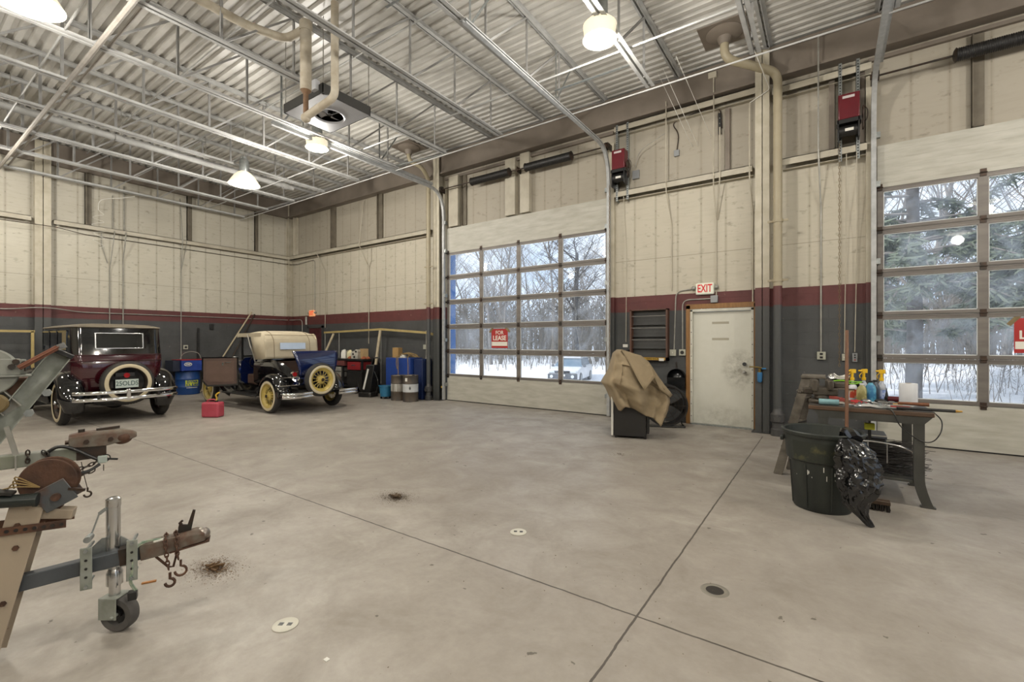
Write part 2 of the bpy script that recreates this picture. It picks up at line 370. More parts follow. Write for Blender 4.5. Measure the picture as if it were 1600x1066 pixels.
# ================================================================ glazed sectional garage doors
M_PANEL = mat('door_panel_white', 'b4b1a6', .5, 0, '949082', .55, 2.5, stretch=(1, 1, 5))
M_RAIL = mat('door_rail_aluminium', '77716b', .5, .2, '5b5651', .6, 4, stretch=(.5, 1, 3))
def glass_mat():
    t = NT('dusty_door_glass'); t.t.nodes.remove(t.b)
    tr = t.n('ShaderNodeBsdfTransparent'); tr.inputs[0].default_value = (.97, .98, 1, 1); gl = t.n('ShaderNodeBsdfGlossy', Roughness=.02); df = t.n('ShaderNodeBsdfTranslucent'); df.inputs[0].default_value = (.8, .82, .85, 1)
    g = t.n('ShaderNodeNewGeometry'); n = t.noise(g.outputs['Position'], 2.3, 6, .6, .42, .8, .6); n2 = t.noise(g.outputs['Position'], 14, 5, .6, .5, .9)
    f = t.math('ADD', t.math('MULTIPLY', n, .26), t.math('MULTIPLY', n2, .08)); f = t.math('ADD', f, .04)
    m1 = t.n('ShaderNodeMixShader'); t.l(f, m1.inputs[0]); t.l(tr.outputs[0], m1.inputs[1]); t.l(df.outputs[0], m1.inputs[2])
    m2 = t.n('ShaderNodeMixShader'); m2.inputs[0].default_value = .012; t.l(m1.outputs[0], m2.inputs[1]); t.l(gl.outputs[0], m2.inputs[2]); t.l(m2.outputs[0], t.o.inputs[0]); return t.m
M_GLASS = glass_mat()
M_TRACK = mat('zinc_track', 'b0b1b0', .4, .25, '8f908f', .6, 12)
M_RUB = mat('rubber_seal', '1b1a18', .8); M_FROST = mat('window_bead', 'dfe1df', .5)
def garage_door(num, x0, x1):
    w = x1-x0; Y = 8.38; r = bpy.data.objects.new('door_%d' % num, None); COL.objects.link(r); r['kind'] = 'structure'
    sh = DH/7
    for k in (0, 6):
        bm = B(); bx(bm, x0, x1, Y, Y+.05, k*sh+(.02 if k == 0 else .002), (k+1)*sh-.003)
        for j in range(5): bx(bm, x0+.02, x1-.02, Y-.0025, Y, k*sh+.06+j*.11, k*sh+.062+j*.11+.05)
        obj('panel', bm, M_PANEL, r, smooth=0)
    for k in range(1, 6):
        z0, z1 = k*sh, (k+1)*sh; bm = B(); cw = (w-.05)/4
        bx(bm, x0, x1, Y, Y+.05, z0+.002, z0+.052); bx(bm, x0, x1, Y, Y+.05, z1-.058, z1-.003)
        bx(bm, x0, x0+.07, Y, Y+.05, z0+.052, z1-.058); bx(bm, x1-.05, x1, Y, Y+.05, z0+.052, z1-.058)
        for c in (1, 2, 3):
            xx = x0+.02+(w-.02)*c/4; bx(bm, xx-.05, xx+.05, Y, Y+.05, z0+.052, z1-.058)
        bx(bm, x0, x1, Y-.006, Y, z0+.01, z0+.018); bx(bm, x0, x1, Y-.006, Y, z1-.02, z1-.012)
        obj('window_frame', bm, M_RAIL, r, smooth=0)
        for c in range(4):
            a = x0+.07 if c == 0 else x0+.02+(w-.02)*c/4+.05; b = x1-.05 if c == 3 else x0+.02+(w-.02)*(c+1)/4-.05
            bm = B(); bx(bm, a+.005, b-.005, Y+.022, Y+.026, z0+.057, z1-.063); obj('pane', bm, M_GLASS, r, smooth=0)
            bm = B(); q = .009
            bx(bm, a, b, Y+.012, Y+.02, z0+.052, z0+.052+q); bx(bm, a, b, Y+.012, Y+.02, z1-.058-q, z1-.058); bx(bm, a, a+q, Y+.012, Y+.02, z0+.052, z1-.058); bx(bm, b-q, b, Y+.012, Y+.02, z0+.052, z1-.058)
            obj('glazing_bead', bm, M_FROST, r, smooth=0)
    for k in range(1, 7):        # hinges
        for c in range(5):
            xx = x0+.02+(w-.02)*c/4; xx = min(max(xx, x0+.03), x1-.03); bm = B(); bx(bm, xx-.03, xx+.03, Y-.012, Y, k*sh-.045, k*sh+.05)
            cyl(bm, (xx-.035, Y-.014, k*sh), (xx+.035, Y-.014, k*sh), .01, n=8)
            if c in (0, 4):
                s = -1 if c == 0 else 1; cyl(bm, (xx, Y-.02, k*sh), (xx+s*.07, Y-.02, k*sh), .008, n=8); cyl(bm, (xx+s*.05, Y-.02, k*sh), (xx+s*.075, Y-.02, k*sh), .024, n=12)
            obj('hinge', bm, M_IRON, r)
    bm = B(); bx(bm, x0, x1, Y+.005, Y+.045, 0, .022); obj('bottom_seal', bm, M_RUB, r, smooth=0)
garage_door(1, *D1); garage_door(2, *D2)
for n_, a_ in ((5, -8.3), (6, -3.65)): garage_door(n_, a_-.0, a_+4.2); bpy.data.objects['door_%d' % n_].rotation_euler = (0, 0, -PI/2)  # unseen end-wall doors, added for daylight and a reflection in the sedan
def jamb(x, s, n):
    bm = B(); bx(bm, x, x+s*.1, 8.36, 8.45, 0, 5.3); struct(n, bm, M_COLM, smooth=0)
jamb(D1[0]-.03, -1, 'trim_30'); jamb(D1[1]+.03, 1, 'trim_31'); jamb(D2[0]-.03, -1, 'trim_32')
# door tracks: up the jamb, round the bend and back under the joists
def track(x, label, side, y_end=4.05):
    t = thing('door_track', label, 'door track', (x, 8.3, 0)); P = [(0, 0, .02), (0, 0, 4.55), (0, -.03, 4.8), (0, -.12, 5.0), (0, -.26, 5.13), (0, -.5, 5.18), (0, y_end-8.3, 5.21)]
    pth = P[:2]+smooth_path(P[1:6], 5)[1:]+[P[6]]
    bm = B()
    def off(o, w, h):
        pts = [Vector(p) for p in pth]; rings = []
        for i, p in enumerate(pts):
            d = (pts[min(i+1, len(pts)-1)]-pts[max(i-1, 0)]).normalized(); nn = d.cross(Vector((1, 0, 0))).normalized()
            c = p+nn*o[1]+Vector((o[0], 0, 0)); rings.append([c+Vector((-w/2, 0, 0))-nn*h/2, c+Vector((w/2, 0, 0))-nn*h/2, c+Vector((w/2, 0, 0))+nn*h/2, c+Vector((-w/2, 0, 0))+nn*h/2])
        loft(bm, rings)
    off((-.028*side, 0), .004, .056); off((0, .028), .056, .004); off((0, -.028), .056, .004); off((.028*side, .018), .004, .02); off((.028*side, -.018), .004, .02)
    obj('rail', bm, M_TRACK, t, smooth=30)
    for z in (.4, 1.5, 2.6, 3.7, 4.4): bm = B(); bx(bm, min(-side*.03, -side*.075), max(-side*.03, -side*.075), -.02, .06, z-.04, z+.04); obj('jamb_bracket', bm, M_GALV, t, smooth=0)
    bm = B(); bar(bm, (-side*.045, -.45, 5.21), (-side*.045, y_end-8.3, 5.24), .05, .006); bar(bm, (-side*.07, -.45, 5.235), (-side*.07, y_end-8.3, 5.265), .005, .06); obj('track_angle', bm, M_TRACK, t, smooth=0)
    for yy in (-2.0, -4.1):
        bm = B(); bar(bm, (-side*.04, yy, 5.2), (-side*.04, yy, 6.08), .035, .004, (1, 0, 0)); bar(bm, (-side*.04, yy, 5.25), (-side*.04, yy+.5, 6.0), .03, .004, (1, 0, 0)); obj('hanger', bm, M_GALV, t, smooth=0)
    return t
track(D1[0]-.045, 'galvanised garage door track curving up at the left jamb beside the oil drums', -1)
track(D1[1]+.045, 'galvanised garage door track curving up into the roof left of the white exit door', 1)
track(D2[0]-.045, 'galvanised garage door track at the left jamb of the right hand garage door', -1)
# torsion shaft and springs
M_SPRING = mat('black_spring_steel', '2c2b2a', .45, .5, '454341', .5, 30)
def shaft(x0, x1, springs, label, post):
    t = thing('torsion_shaft', label, 'torsion spring shaft', ((x0+x1)/2, 8.2, 5.2)); c = (x0+x1)/2
    bm = B(); cyl(bm, (x0-c, 0, 0), (x1-c, 0, 0), .0135, n=10); obj('shaft', bm, M_IRON, t)
    for a, b in springs:
        pts = []; R = .07; n = int((b-a)/.014)*8
        bm = B(); prof = [(.06, a-c)]; k = int((b-a)/.02)
        for i in range(k): z = a-c+(b-a)*i/k; prof += [(.074, z), (.084, z+.008), (.074, z+.0195)]
        prof.append((.05, b-c)); lathe(bm, prof, 20, RY(PI/2)); obj('spring', bm, M_SPRING, t, smooth=60)
        for e in (a, b):
            bm = B(); lathe(bm, [(.014, e-c-.03), (.06, e-c-.02), (.094, e-c), (.06, e-c+.02), (.014, e-c+.03)], 16, RY(PI/2)); obj('spring_cone', bm, M_IRON, t)
    for p in post:
        bm = B(); bx(bm, p-c-.006, p-c+.006, -.04, .24, -.06, .06); cyl(bm, (p-c-.02, 0, 0), (p-c+.02, 0, 0), .035, n=12)
        obj('bearing_plate', bm, M_IRON, t)
    for e, s in ((x0, -1), (x1, 1)):
        bm = B(); lathe(bm, [(.014, e-c-s*.09), (.07, e-c-s*.09), (.075, e-c-s*.06), (.07, e-c-s*.03), (.014, e-c-s*.03)], 18, RY(PI/2)); obj('cable_drum', bm, M_IRON, t)
shaft(D1[0]-.08, D1[1]+.1, ((-6.86, -5.78), (-5.35, -4.25)), 'torsion shaft with two black springs above the garage door left of the white exit door', (-5.56, -7.86, -3.46))
shaft(D2[0]-.08, D2[1]+.1, ((1.36, 2.5), (2.95, 4.0)), 'torsion shaft with a long black spring above the right hand garage door', (.5, 2.72, 4.9))

# ================================================================ bar joists
M_WEB = mat('joist_paint_shaded', '999895', .5, .1, '7e7d7a', .6, 4)  # joist paint in a darker tone: shade on the webs put into colour
def make_joist():
    t = thing('roof_joist', '', 'roof joist', (0, 0, 0), 0, 'open-web roof joists')
    def angle2(z, up, ya, yb):
        b = B(); s = 1 if up else -1
        for q in (-1, 1):
            bx(b, q*.014, q*.066, ya, yb, z, z+s*-.006); bx(b, q*.014, q*.019, ya, yb, z, z-s*.055)
        return b
    obj('top_chord', angle2(6.145, True, -6.6, 8.42), M_JOIST, t, smooth=0); obj('bottom_chord', angle2(5.24, False, -6.6, 6.73), M_JOIST, t, smooth=0)
    ys = [6.46-.955*i for i in range(9)]
    for i, y in enumerate(ys):
        b = B(); bx(b, -.02, -.015, y-.02, y+.02, 5.25, 6.13); bx(b, -.02, .012, y-.02, y-.015, 5.25, 6.13); obj('web_post', b, M_WEB, t, smooth=0)
        if i < 8: b = B(); bar(b, (0, ys[i+1]+.03, 5.28), (0, y-.03, 6.1), .026, .032, (1, 0, 0)); obj('web_brace', b, M_WEB, t, smooth=0)
    b = B(); bar(b, (0, 6.66, 5.27), (0, 8.22, 6.09), .026, .03, (1, 0, 0)); obj('web_brace', b, M_WEB, t, smooth=0)
    return t
J0 = make_joist()
JX = [-.79+1.385*i for i in range(-10, 7)]
ords = {-10: 'against the left wall', -9: 'next after the one along the left wall', -8: 'passing over the tan soft top car', -7: 'directly left of the one above the dished high-bay lamp', -6: 'running just left of the dished high-bay lamp', -5: 'running left of the hanging fan heater',
        -4: 'carrying the right edge of the hanging fan heater', -3: 'ending above the left part of the tall glazed garage door', -2: 'ending above the middle of the tall glazed garage door', -1: 'running beside the brightest lamp above the exit door', 0: 'just right of the roof drain cup',
        1: 'above the left jamb of the right hand garage door', 2: 'above the top right corner of the picture', 3: 'beyond the right hand garage door', 4: 'second from the right end wall', 5: 'third from the far end wall behind the camera side', 6: 'nearest the right end wall'}
for i, x in enumerate(JX):
    if not (-14.9 < x < 8.3): continue
    o = J0 if i == 0 else dup(J0); o.location = (x, 0, 0); o['label'] = 'grey open-web roof joist '+ords[i-10]
def bridging(y, z, label, r=.014, x0=-14.9, x1=8.4, m=None, cat='bridging bar'):
    bm = B(); cyl(bm, (x0, 0, 0), (x1, 0, 0), r, n=8); o = obj('bridging_bar', bm, m or M_JOIST); o.location = (0, y, z); tag(o, label, cat); return o
bridging(6.74, 5.215, 'thin grey bar tying the ends of the joists, running along under the eave', .012)
bridging(5.76, 5.3, 'thin grey bridging bar crossing the joists above the brightest lamp', .013)
bridging(3.2, 6.07, 'thin grey bridging bar crossing under the roof deck', .012)
bridging(1.45, 5.29, 'thin grey bridging bar crossing the joists near the top left corner of the picture', .014)
bridging(4.6, 6.07, 'thin bridging bar high under the deck beyond the fan heater', .012)
# ================================================================ high-bay lamps
M_LENS = mat('glowing_lens', 'fff6dc', .4, emit=14); M_DOME = mat('lamp_refractor', 'fff4d8', .3, emit=.5)
M_BULB = mat('bulb_glow', 'fff8e6', .3, emit=30)
def make_lamp(dish=True):
    t = thing('high_bay_lamp', '', 'ceiling lamp', (0, 0, 0))
    R = .3 if dish else .2
    b = B(); lathe(b, [(.085, .27), (.12, .25), (.2, .17), (R-.02, .04), (R, .0), (R-.012, 0), (R-.03, .04), (.19, .16), (.11, .24)], 32); obj('refractor', b, M_DOME, t, smooth=60)
    b = B(); lathe(b, [(.0005, -.012), (R*.6, -.006), (R-.012, 0), (R-.012, .006), (.0005, .002)], 32); obj('lens', b, M_LENS, t, smooth=60)
    b = B(); lathe(b, [(.0005, .26), (.09, .26), (.095, .3), (.095, .5), (.07, .54), (.0005, .54)], 20); box(b, (0, .0, .56), (.06, .06, .06)); obj('ballast_housing', b, M_GALV, t)
    b = B(); cyl(b, (0, 0, .58), (0, 0, 1.33 if dish else 1.06), .008, n=8); obj('suspension_rod', b, M_CONDUIT, t)
    L = bpy.data.lights.new('lamp_light', 'POINT'); L.energy = LAMP_W; L.shadow_soft_size = .14; L.color = (1, .955, .88)
    lo = bpy.data.objects.new('lamp_light', L); COL.objects.link(lo); lo.parent = t; lo.location = (0, 0, -.2)
    return t
L0 = make_lamp(); L0.location = (-10.27, 4.72, 4.82); L0['label'] = 'dished high-bay lamp lit above the tan soft top car, leftmost of the small lit ones'
L1 = make_lamp(False); L1.location = (-7.92, 4.94, 5.1); L1['label'] = 'lit high-bay lamp hanging just below the square fan heater'
L2 = dup(L1, (-2.26, 5.09, 5.08), label='brightest high-bay lamp, hanging above the exit door at the top of the picture')
L3 = dup(L0, (-6.75, .98, 4.93), label='ribbed high-bay lamp cut off by the top left corner of the picture')
for i, (x, y) in enumerate(((-1.6, .6), (3.3, 5.0), (3.2, .8), (-12.6, .9), (-10.5, -3.4), (-6, -3.4), (-1.8, -3.4), (3.4, -3.4), (6.4, 4.6), (6.4, .6))):  # unseen lamps, added to even out the light in the hall
    dup(L0, (x, y, 4.93), label='unseen high-bay lamp added for light, '+('above the camera', 'over the second bay right of the camera', 'over the near right bay', 'over the near left corner', 'behind the camera at the far left', 'behind the camera, left of centre', 'directly behind the camera', 'behind the camera at the right', 'near the right end doors, far side', 'near the right end doors, near side')[i])

# ================================================================ outside
def rnd(a, b): return random.uniform(a, b)
random.seed(5)
t = NT('snow'); v = t.coord('Object'); n = t.noise(v, .35, 6, .6, .55, .72); n2 = t.noise(v, 2.5, 5, .6, .66, .7)
t.l(t.mix(t.math('MULTIPLY', n2, .4), t.mix(t.math('MULTIPLY', n, .25), 'f4f5f8', 'c2c0bb'), '8d8a84'), t.b.inputs['Base Color']); t.b.inputs['Roughness'].default_value = .8; t.bump(t.noise(v, 1.5, 6, .6, 0, 1), .4, .1); M_SNOW = t.m
def gz(x, y):
    d = y-8.62; z = -.06-.86*min(max(d-.5, 0)/9, 1)
    if y > 26: z += min((y-26)/4, 1)*.55
    if x > 1.5 and y > 17: z += min((y-17)/6, 1)*.5
    z += .10*noise.noise((x*.35, y*.35, 0))*min(d/8, 1)+.28*noise.noise((x*.12+4, y*.12, 2))*min(max(d-8, 0)/8, 1)
    return z
bm = B(); grid(bm, lambda a, b: (-95+165*a, 8.62+90*b*b, gz(-95+165*a, 8.62+90*b*b)), 160, 90); o = struct('snowy_ground', bm, M_SNOW, smooth=60)
M_BLUE = mat('blue_cladding', '2b66ab', .5, 0, '24568f', .4, 3)
bm = B(); bx(bm, -9.6, -8.62, 9.3, 9.6, -.6, 3.98); bx(bm, -9.6, -8.6, 9.28, 9.62, 3.98, 4.03); tag(obj('blue_post', bm, M_BLUE), 'bright blue cladding post outside at the left edge of the glazed door', 'post')
M_BARK = mat('grey_bark', '8a847c', .9, 0, '6b645c', .7, 6); M_TWIG = mat('winter_twigs', '8d867e', .9, 0, '756e66', .5, 6)
def tree_mesh(seed, h, spread=1, depth=4, trunk=.13):
    random.seed(seed); bt, bb = B(), B()
    def br(p, d, L, r, lv):
        pts = [p]; n = 4; q = p.copy(); dd = d.copy()
        for i in range(n):
            dd = (dd+Vector((rnd(-.25, .25), rnd(-.25, .25), rnd(-.05, .16)))*(.5 if lv == 0 else 1)).normalized(); q = q+dd*L/n; pts.append(q.copy())
        tube(bt if lv == 0 else bb, pts, [r*(1-.16*i) for i in range(n+1)], 6 if lv == 0 else (4 if lv == 1 else 3), cap=False)
        if lv >= depth: return
        k = (12, 6, 5, 4)[lv] if lv < 4 else 3
        for j in range(k):
            f = rnd(.28, 1) if lv == 0 else rnd(.2, 1); i = min(int(f*n), n-1); s = pts[i].lerp(pts[i+1], f*n-i)
            a = rnd(0, 2*PI); up = .75 if lv == 0 else .35
            nd = (Vector((math.cos(a)*spread, math.sin(a)*spread, up))+dd*.5).normalized()
            br(s, nd, L*rnd(.38, .6)*(1-.35*f if lv == 0 else 1), r*(1-.7*f)*.5+.004, lv+1)
    br(Vector((0, 0, -.3)), Vector((0, 0, 1)), h, trunk, 0)
    return bt, bb
protos = []
for s, h, sp, tr in ((1, 10, 1, .14), (2, 12, .8, .16), (3, 9, 1.3, .15), (4, 13, .7, .12)):
    bt, bb = tree_mesh(s, h, sp, 3, tr); bmesh.ops.translate(bt, vec=(0,0,0), verts=bt.verts[:])
    o = thing('bare_tree', 'leafless grey tree of the snowy wood beyond the yard', 'tree', (0, 0, 0), 0, 'bare trees of the wood behind the yard')
    obj('trunk', bt, M_BARK, o); obj('branches', bb, M_TWIG, o, smooth=0); protos.append(o)
random.seed(11); spots = []
for i in range(60):
    y = rnd(29, 46); x = rnd(-2.2*y*.9, -.05*y) if i < 42 else rnd(-.05*y, .85*y+4); spots.append((x, y))
for i, (x, y) in enumerate(spots):
    o = protos[i] if i < 4 else dup(protos[i % 4]); o.location = (x, y, gz(x, y)-.1); o.rotation_euler = (0, 0, rnd(0, 6)); s = rnd(.7, 1.15); o.scale = (s*1.1, s*1.1, s)
# one nearer spreading tree with a snow-lined limb, seen through the middle panes
bt, bb = tree_mesh(9, 8.5, 1.7, 4, .3); o = thing('spreading_tree', 'dark spreading leafless tree with heavy limbs standing behind the parked car', 'tree', (-15.2, 30, gz(-15.2, 30)-.1))
obj('trunk', bt, mat('dark_bark', '3a342e', .9, 0, '272320', .6, 6), o); obj('branches', bb, mat('dark_twigs', '463f38', .9), o, smooth=0)
# far wood and brush that nobody could count
def brush(name, label, n, area, hr, mt, seed):
    random.seed(seed); bm = B()
    for i in range(n):
        x, y = rnd(area[0], area[1]), rnd(area[2], area[3]); h = rnd(*hr); p = Vector((x, y, gz(x, y)-.1)); r = rnd(.008, .02)*(h/2)**.5
        q = p+Vector((rnd(-.3, .3)*h*.5, rnd(-.1, .1), h)); m_ = (p+q)/2+Vector((rnd(-.12, .12)*h, 0, 0)); tube(bm, [p, m_, q], [r, r*.7, .004], 3, cap=False)
        for k in range(5):
            f = rnd(.25, .95); a = p.lerp(q, f); tube(bm, [a, a+Vector((rnd(-.5, .5)*h*.45, rnd(-.3, .3), rnd(.1, .45)*h*.6))], [r*.6, .003], 3, cap=False)
    o = obj(name, bm, mt, smooth=0); tag(o, label, 'undergrowth', kind='stuff'); return o
brush('undergrowth', 'tangle of grey saplings and brush filling the edge of the snowy wood', 5200, (-75, 45, 27.5, 48), (1.2, 7), mat('brush_grey', '6d675c', .9, 0, '4f4a41', .6, 3), 21)
random.seed(31); bm = B()
for i in range(900):
    y = rnd(48, 66); x = rnd(-125, 55); h = rnd(5, 9.5); p = Vector((x, y, -1)); tube(bm, [p, p+Vector((rnd(-.3, .3), 0, h*.6)), p+Vector((rnd(-.8, .8), 0, h))], [.16, .11, .03], 4, cap=False)
    for k in range(14):
        a = p+Vector((0, 0, h*rnd(.25, .98))); tube(bm, [a, a+Vector((rnd(-2, 2), rnd(-1, 1), rnd(.2, 2)))], [.09, .02], 3, cap=False)
tag(obj('distant_wood', bm, mat('far_wood', '716b60', .95, 0, '565147', .5, 2), smooth=0), 'dense distant grey wood closing the view behind the yard', 'woodland', kind='stuff')
# big spruce outside the right hand door
random.seed(8); o = thing('spruce_tree', 'large drooping evergreen with a thick trunk seen through the right hand door', 'tree', (2.35, 20.5, gz(2.35, 20.5)-.1))
bt, bl, bs = B(), B(), B(); tube(bt, [(0, 0, -.2), (.05, 0, 3), (0, .1, 7), (.1, 0, 12)], [.24, .21, .17, .06], 14); obj('trunk', bt, mat('spruce_bark', '5b544d', .9, 0, '3d3833', .7, 6), o)
for i in range(74):
    z = rnd(2.2, 11.5); a = rnd(0, 2*PI); L = (3.9-.22*z)*rnd(.7, 1.2)
    pts = smooth_path([(0, 0, z), (math.cos(a)*L*.5, math.sin(a)*L*.5, z+.1), (math.cos(a)*L, math.sin(a)*L, z-.5), (math.cos(a)*L*1.15, math.sin(a)*L*1.15, z-.75)], 5)
    tube(bs, pts, [.05-.003*k for k in range(len(pts))], 4, cap=False)
    for k in range(95):
        f = rnd(.22, 1)*(len(pts)-1); i0 = min(int(f), len(pts)-2); p = pts[i0].lerp(pts[i0+1], f-i0); q = p+Vector((rnd(-.45, .45), rnd(-.45, .45), rnd(-.5, .12))); w = Vector((rnd(-.04, .04), rnd(-.04, .04), .035))
        _add(bl, [p-w, q-w*.4, q+w*.4, p+w], [(0, 1, 2, 3)]); e = p.lerp(q, .5)
        for s in (-1, 1):
            u = e+Vector((rnd(-.2, .2), rnd(-.2, .2), rnd(-.2, .05))); _add(bl, [e-w*.7, u-w*.3, u+w*.3, e+w*.7], [(0, 1, 2, 3)])
obj('boughs', bs, M_BARK, o, smooth=0); ne = obj('needles', bl, mat('spruce_needles', '717a66', .8, 0, '525b4a', .7, 3), o, smooth=0); ne['kind'] = 'stuff'
o2 = dup(o, (7.5, 25, gz(7.5, 25)-.1), 2.0, 'second evergreen standing further back at the right edge of the view')
bm = B(); grid(bm, lambda a, b: (8.62+60*a, -45+53.62*b, -.08-.5*min(a*6, 1)), 20, 20); struct('snowy_side_yard', bm, M_SNOW)
brush('roadside_brush', 'snow-dusted bushes around the foot of the evergreen', 420, (-2, 22, 21, 27), (.5, 2.2), mat('brush_brown', '756b60', .9, 0, '564c43', .6, 3), 41)
# parked car outside
def outside_car():
    M_W = mat('car_white_frost', 'dfe0e0', .35, 0, 'c2c4c6', .5, 3); M_G = mat('car_dark_trim', '4f5357', .5); M_WIN = mat('car_window', '6d8494', .1, .2)
    t = thing('parked_wagon', 'snow-dusted white and grey wagon parked facing the building in the yard', 'car', (-12.75, 24.6, gz(-12.75, 24.6)), math.radians(14))
    # local: -y front, x width
    b = B(); S_ = [(-2.2, .35, .62, .80), (-2.0, .28, .8, .86), (-1.2, .25, .92, .88), (-.9, .25, .95, .88), (1.9, .28, .98, .88), (2.25, .35, .9, .82)]
    rings = []
    for y, z0, z1, w in S_: rings.append([(-w, y, z0), (w, y, z0), (w, y, (z0+z1)/2), (w*.96, y, z1-.04), (w*.85, y, z1), (-w*.85, y, z1), (-w*.96, y, z1-.04), (-w, y, (z0+z1)/2)])
    loft(b, rings); obj('body', b, M_W, t)
    b = B(); loft(b, [[(-.82, -.95, .93), (.82, -.95, .93), (.82, -.95, .94), (-.82, -.95, .94)], [(-.68, -.2, .93), (.68, -.2, .93), (.62, -.2, 1.42), (-.62, -.2, 1.42)], [(-.7, 1.7, .93), (.7, 1.7, .93), (.62, 1.6, 1.45), (-.62, 1.6, 1.45)], [(-.72, 2.15, .9), (.72, 2.15, .9), (.7, 2.1, .95), (-.7, 2.1, .95)]]); obj('greenhouse', b, M_WIN, t)
    b = B(); loft(b, [[(-.64, -.3, 1.4), (.64, -.3, 1.4), (.6, -.3, 1.45), (-.6, -.3, 1.45)], [(-.66, .5, 1.42), (.66, .5, 1.42), (.6, .5, 1.52), (-.6, .5, 1.52)], [(-.64, 1.75, 1.4), (.64, 1.75, 1.4), (.6, 1.75, 1.46), (-.6, 1.75, 1.46)]]); obj('roof', b, M_W, t)
    b = B(); bx(b, -.84, .84, -2.28, -2.1, .3, .6); obj('bumper', b, M_G, t, bevel=.03)
    b = B(); bx(b, -.42, .42, -2.24, -2.15, .63, .76)
    for k in range(7): bx(b, -.4+k*.13, -.39+k*.13, -2.25, -2.2, .63, .76)
    obj('grille', b, M_BLACK, t, smooth=0)
    for s in (-1, 1):
        b = B(); bx(b, s*.45, s*.8, -2.23, -2.1, .64, .78); obj('headlamp', b, mat('lamp_glass', 'cfd6da', .1), t, bevel=.02)
        b = B(); cyl(b, (s*.6, -2.32, .45), (s*.6, -2.25, .45), .09); obj('fog_lamp', b, mat('lamp_glass', 'cfd6da', .1), t)
        for y in (-1.4, 1.35):
            b = B(); cyl(b, (s*.72, y, .31), (s*.9, y, .31), .32, n=20); w = obj('wheel', b, M_BLACK, t); b = B(); cyl(b, (s*.89, y, .31), (s*.91, y, .31), .19, n=16); obj('hubcap', b, M_GALV, w)
        b = B(); ball(b, (s*.95, -.75, .98), (.1, .06, .07), 6); obj('mirror', b, M_G, t)
        b = B(); bx(b, s*.60, s*.66, -.1, 1.6, 1.49, 1.52); obj('roof_rail', b, M_G, t, smooth=0)
    b = B(); bx(b, -.18, .18, -2.3, -2.28, .46, .57); obj('licence_plate', b, M_WHITE, t, smooth=0)
outside_car()

# ================================================================ FOR LEASE signs taped inside the glass
M_SR = mat('sign_red', 'a1201d', .5); M_SW = mat('sign_white', 'dcd8cc', .5); M_TAPE = mat('brown_tape', '7d6a45', .5, 0, '5f5034', .5, 20)
def lease(cx, z0, label):
    Y = 8.39; t = thing('lease_sign', label, 'sign', (cx, Y, z0)); w, h = .46, .44
    b = B(); bx(b, -w/2, w/2, -.002, .002, 0, h); obj('board', b, M_SR, t, smooth=0)
    b = B(); bx(b, -w/2+.01, w/2-.01, -.0035, -.002, .05, .145); obj('blank_strip', b, M_SW, t, smooth=0)
    M = axes((0, -.003, .35), (1, 0, 0), (0, 0, 1)); text('lettering', 'FOR', .12, M, M_SW, t, bold=.001)
    M = axes((0, -.003, .225), (1, 0, 0), (0, 0, 1)); text('lettering', 'LEASE', .148, M, M_SW, t, bold=.004, xs=.98)
    for s, a in ((-1, .9), (1, -.75)):
        b = B(); box(b, (0, 0, 0), (.16, .002, .05), TR(s*w/2, -.006, h-.02) @ RY(-a)); obj('tape', b, M_TAPE, t, smooth=0)
lease(-6.19, 1.31, 'red FOR LEASE sign taped in the second column of panes of the left garage door')
lease(2.16, 1.31, 'red FOR LEASE sign cut off by the right edge of the picture')
# ================================================================ white exit door and its frame
def grimy_door():
    t = NT('grimy_white_door'); v = t.coord('Object'); s = t.n('ShaderNodeSeparateXYZ'); t.l(v, s.inputs[0])
    n = t.noise(v, 9, 6, .65, .35, .75); n2 = t.noise(v, 30, 4, .6, .5, .8)
    def blot(x, z, rx, rz):
        a = t.math('POWER', t.math('DIVIDE', t.math('SUBTRACT', s.outputs['X'], x), rx), 2); b = t.math('POWER', t.math('DIVIDE', t.math('SUBTRACT', s.outputs['Z'], z), rz), 2)
        return t.math('MAXIMUM', t.math('SUBTRACT', 1, t.math('ADD', a, b)), 0)
    f = t.math('ADD', blot(.30, .98, .33, .38), t.math('MULTIPLY', blot(0, .12, .5, .28), .55))
    f = t.math('MULTIPLY', f, t.math('ADD', t.math('MULTIPLY', n, .7), t.math('MULTIPLY', n2, .35)))
    c = t.mix(t.math('MULTIPLY', n, .15), 'c9c7bb', 'aca995'); t.l(t.mix(f, c, '5b5344'), t.b.inputs['Base Color']); t.b.inputs['Roughness'].default_value = .45; return t.m
M_TRIMW = mat('varnished_wood_trim', '8b6436', .5, 0, '6b4a24', .6, 5, stretch=(6, 6, 1)); M_DOORW = mat('door_frame_white', 'c8c6ba', .45, 0, 'a8a595', .5, 8)
d = thing('door_3', 'white steel exit door in a varnished wood surround, grimy round the lock', 'door', (-1.515, 8.45, 0)); d['kind'] = 'structure'
b = B(); bx(b, -.46, .46, .02, .065, .02, 1.975); obj('door_leaf', b, grimy_door(), d, bevel=.003)
b = B(); bx(b, -.5, -.46, -.04, .12, 0, 2.02); bx(b, .46, .5, -.04, .12, 0, 2.02); bx(b, -.5, .5, -.04, .12, 1.98, 2.025); obj('door_frame', b, M_DOORW, d, bevel=.003)
b = B(); bx(b, -.575, -.5, -.03, 0, 0, 2.1); bx(b, .5, .545, -.03, 0, 0, 2.1); bx(b, -.575, .545, -.03, 0, 2.03, 2.115); obj('door_surround', b, M_TRIMW, d, bevel=.004)
for z in (.94, 1.08):
    b = B(); cyl(b, (.36, .02, z), (.36, -.015, z), .032, n=16); 
    if z < 1: cyl(b, (.36, -.015, z), (.36, -.04, z), .012); ball(b, (.36, -.055, z), .027, 8)
    obj('door_knob' if z < 1 else 'deadbolt', b, M_CHROME, d)
b = B()
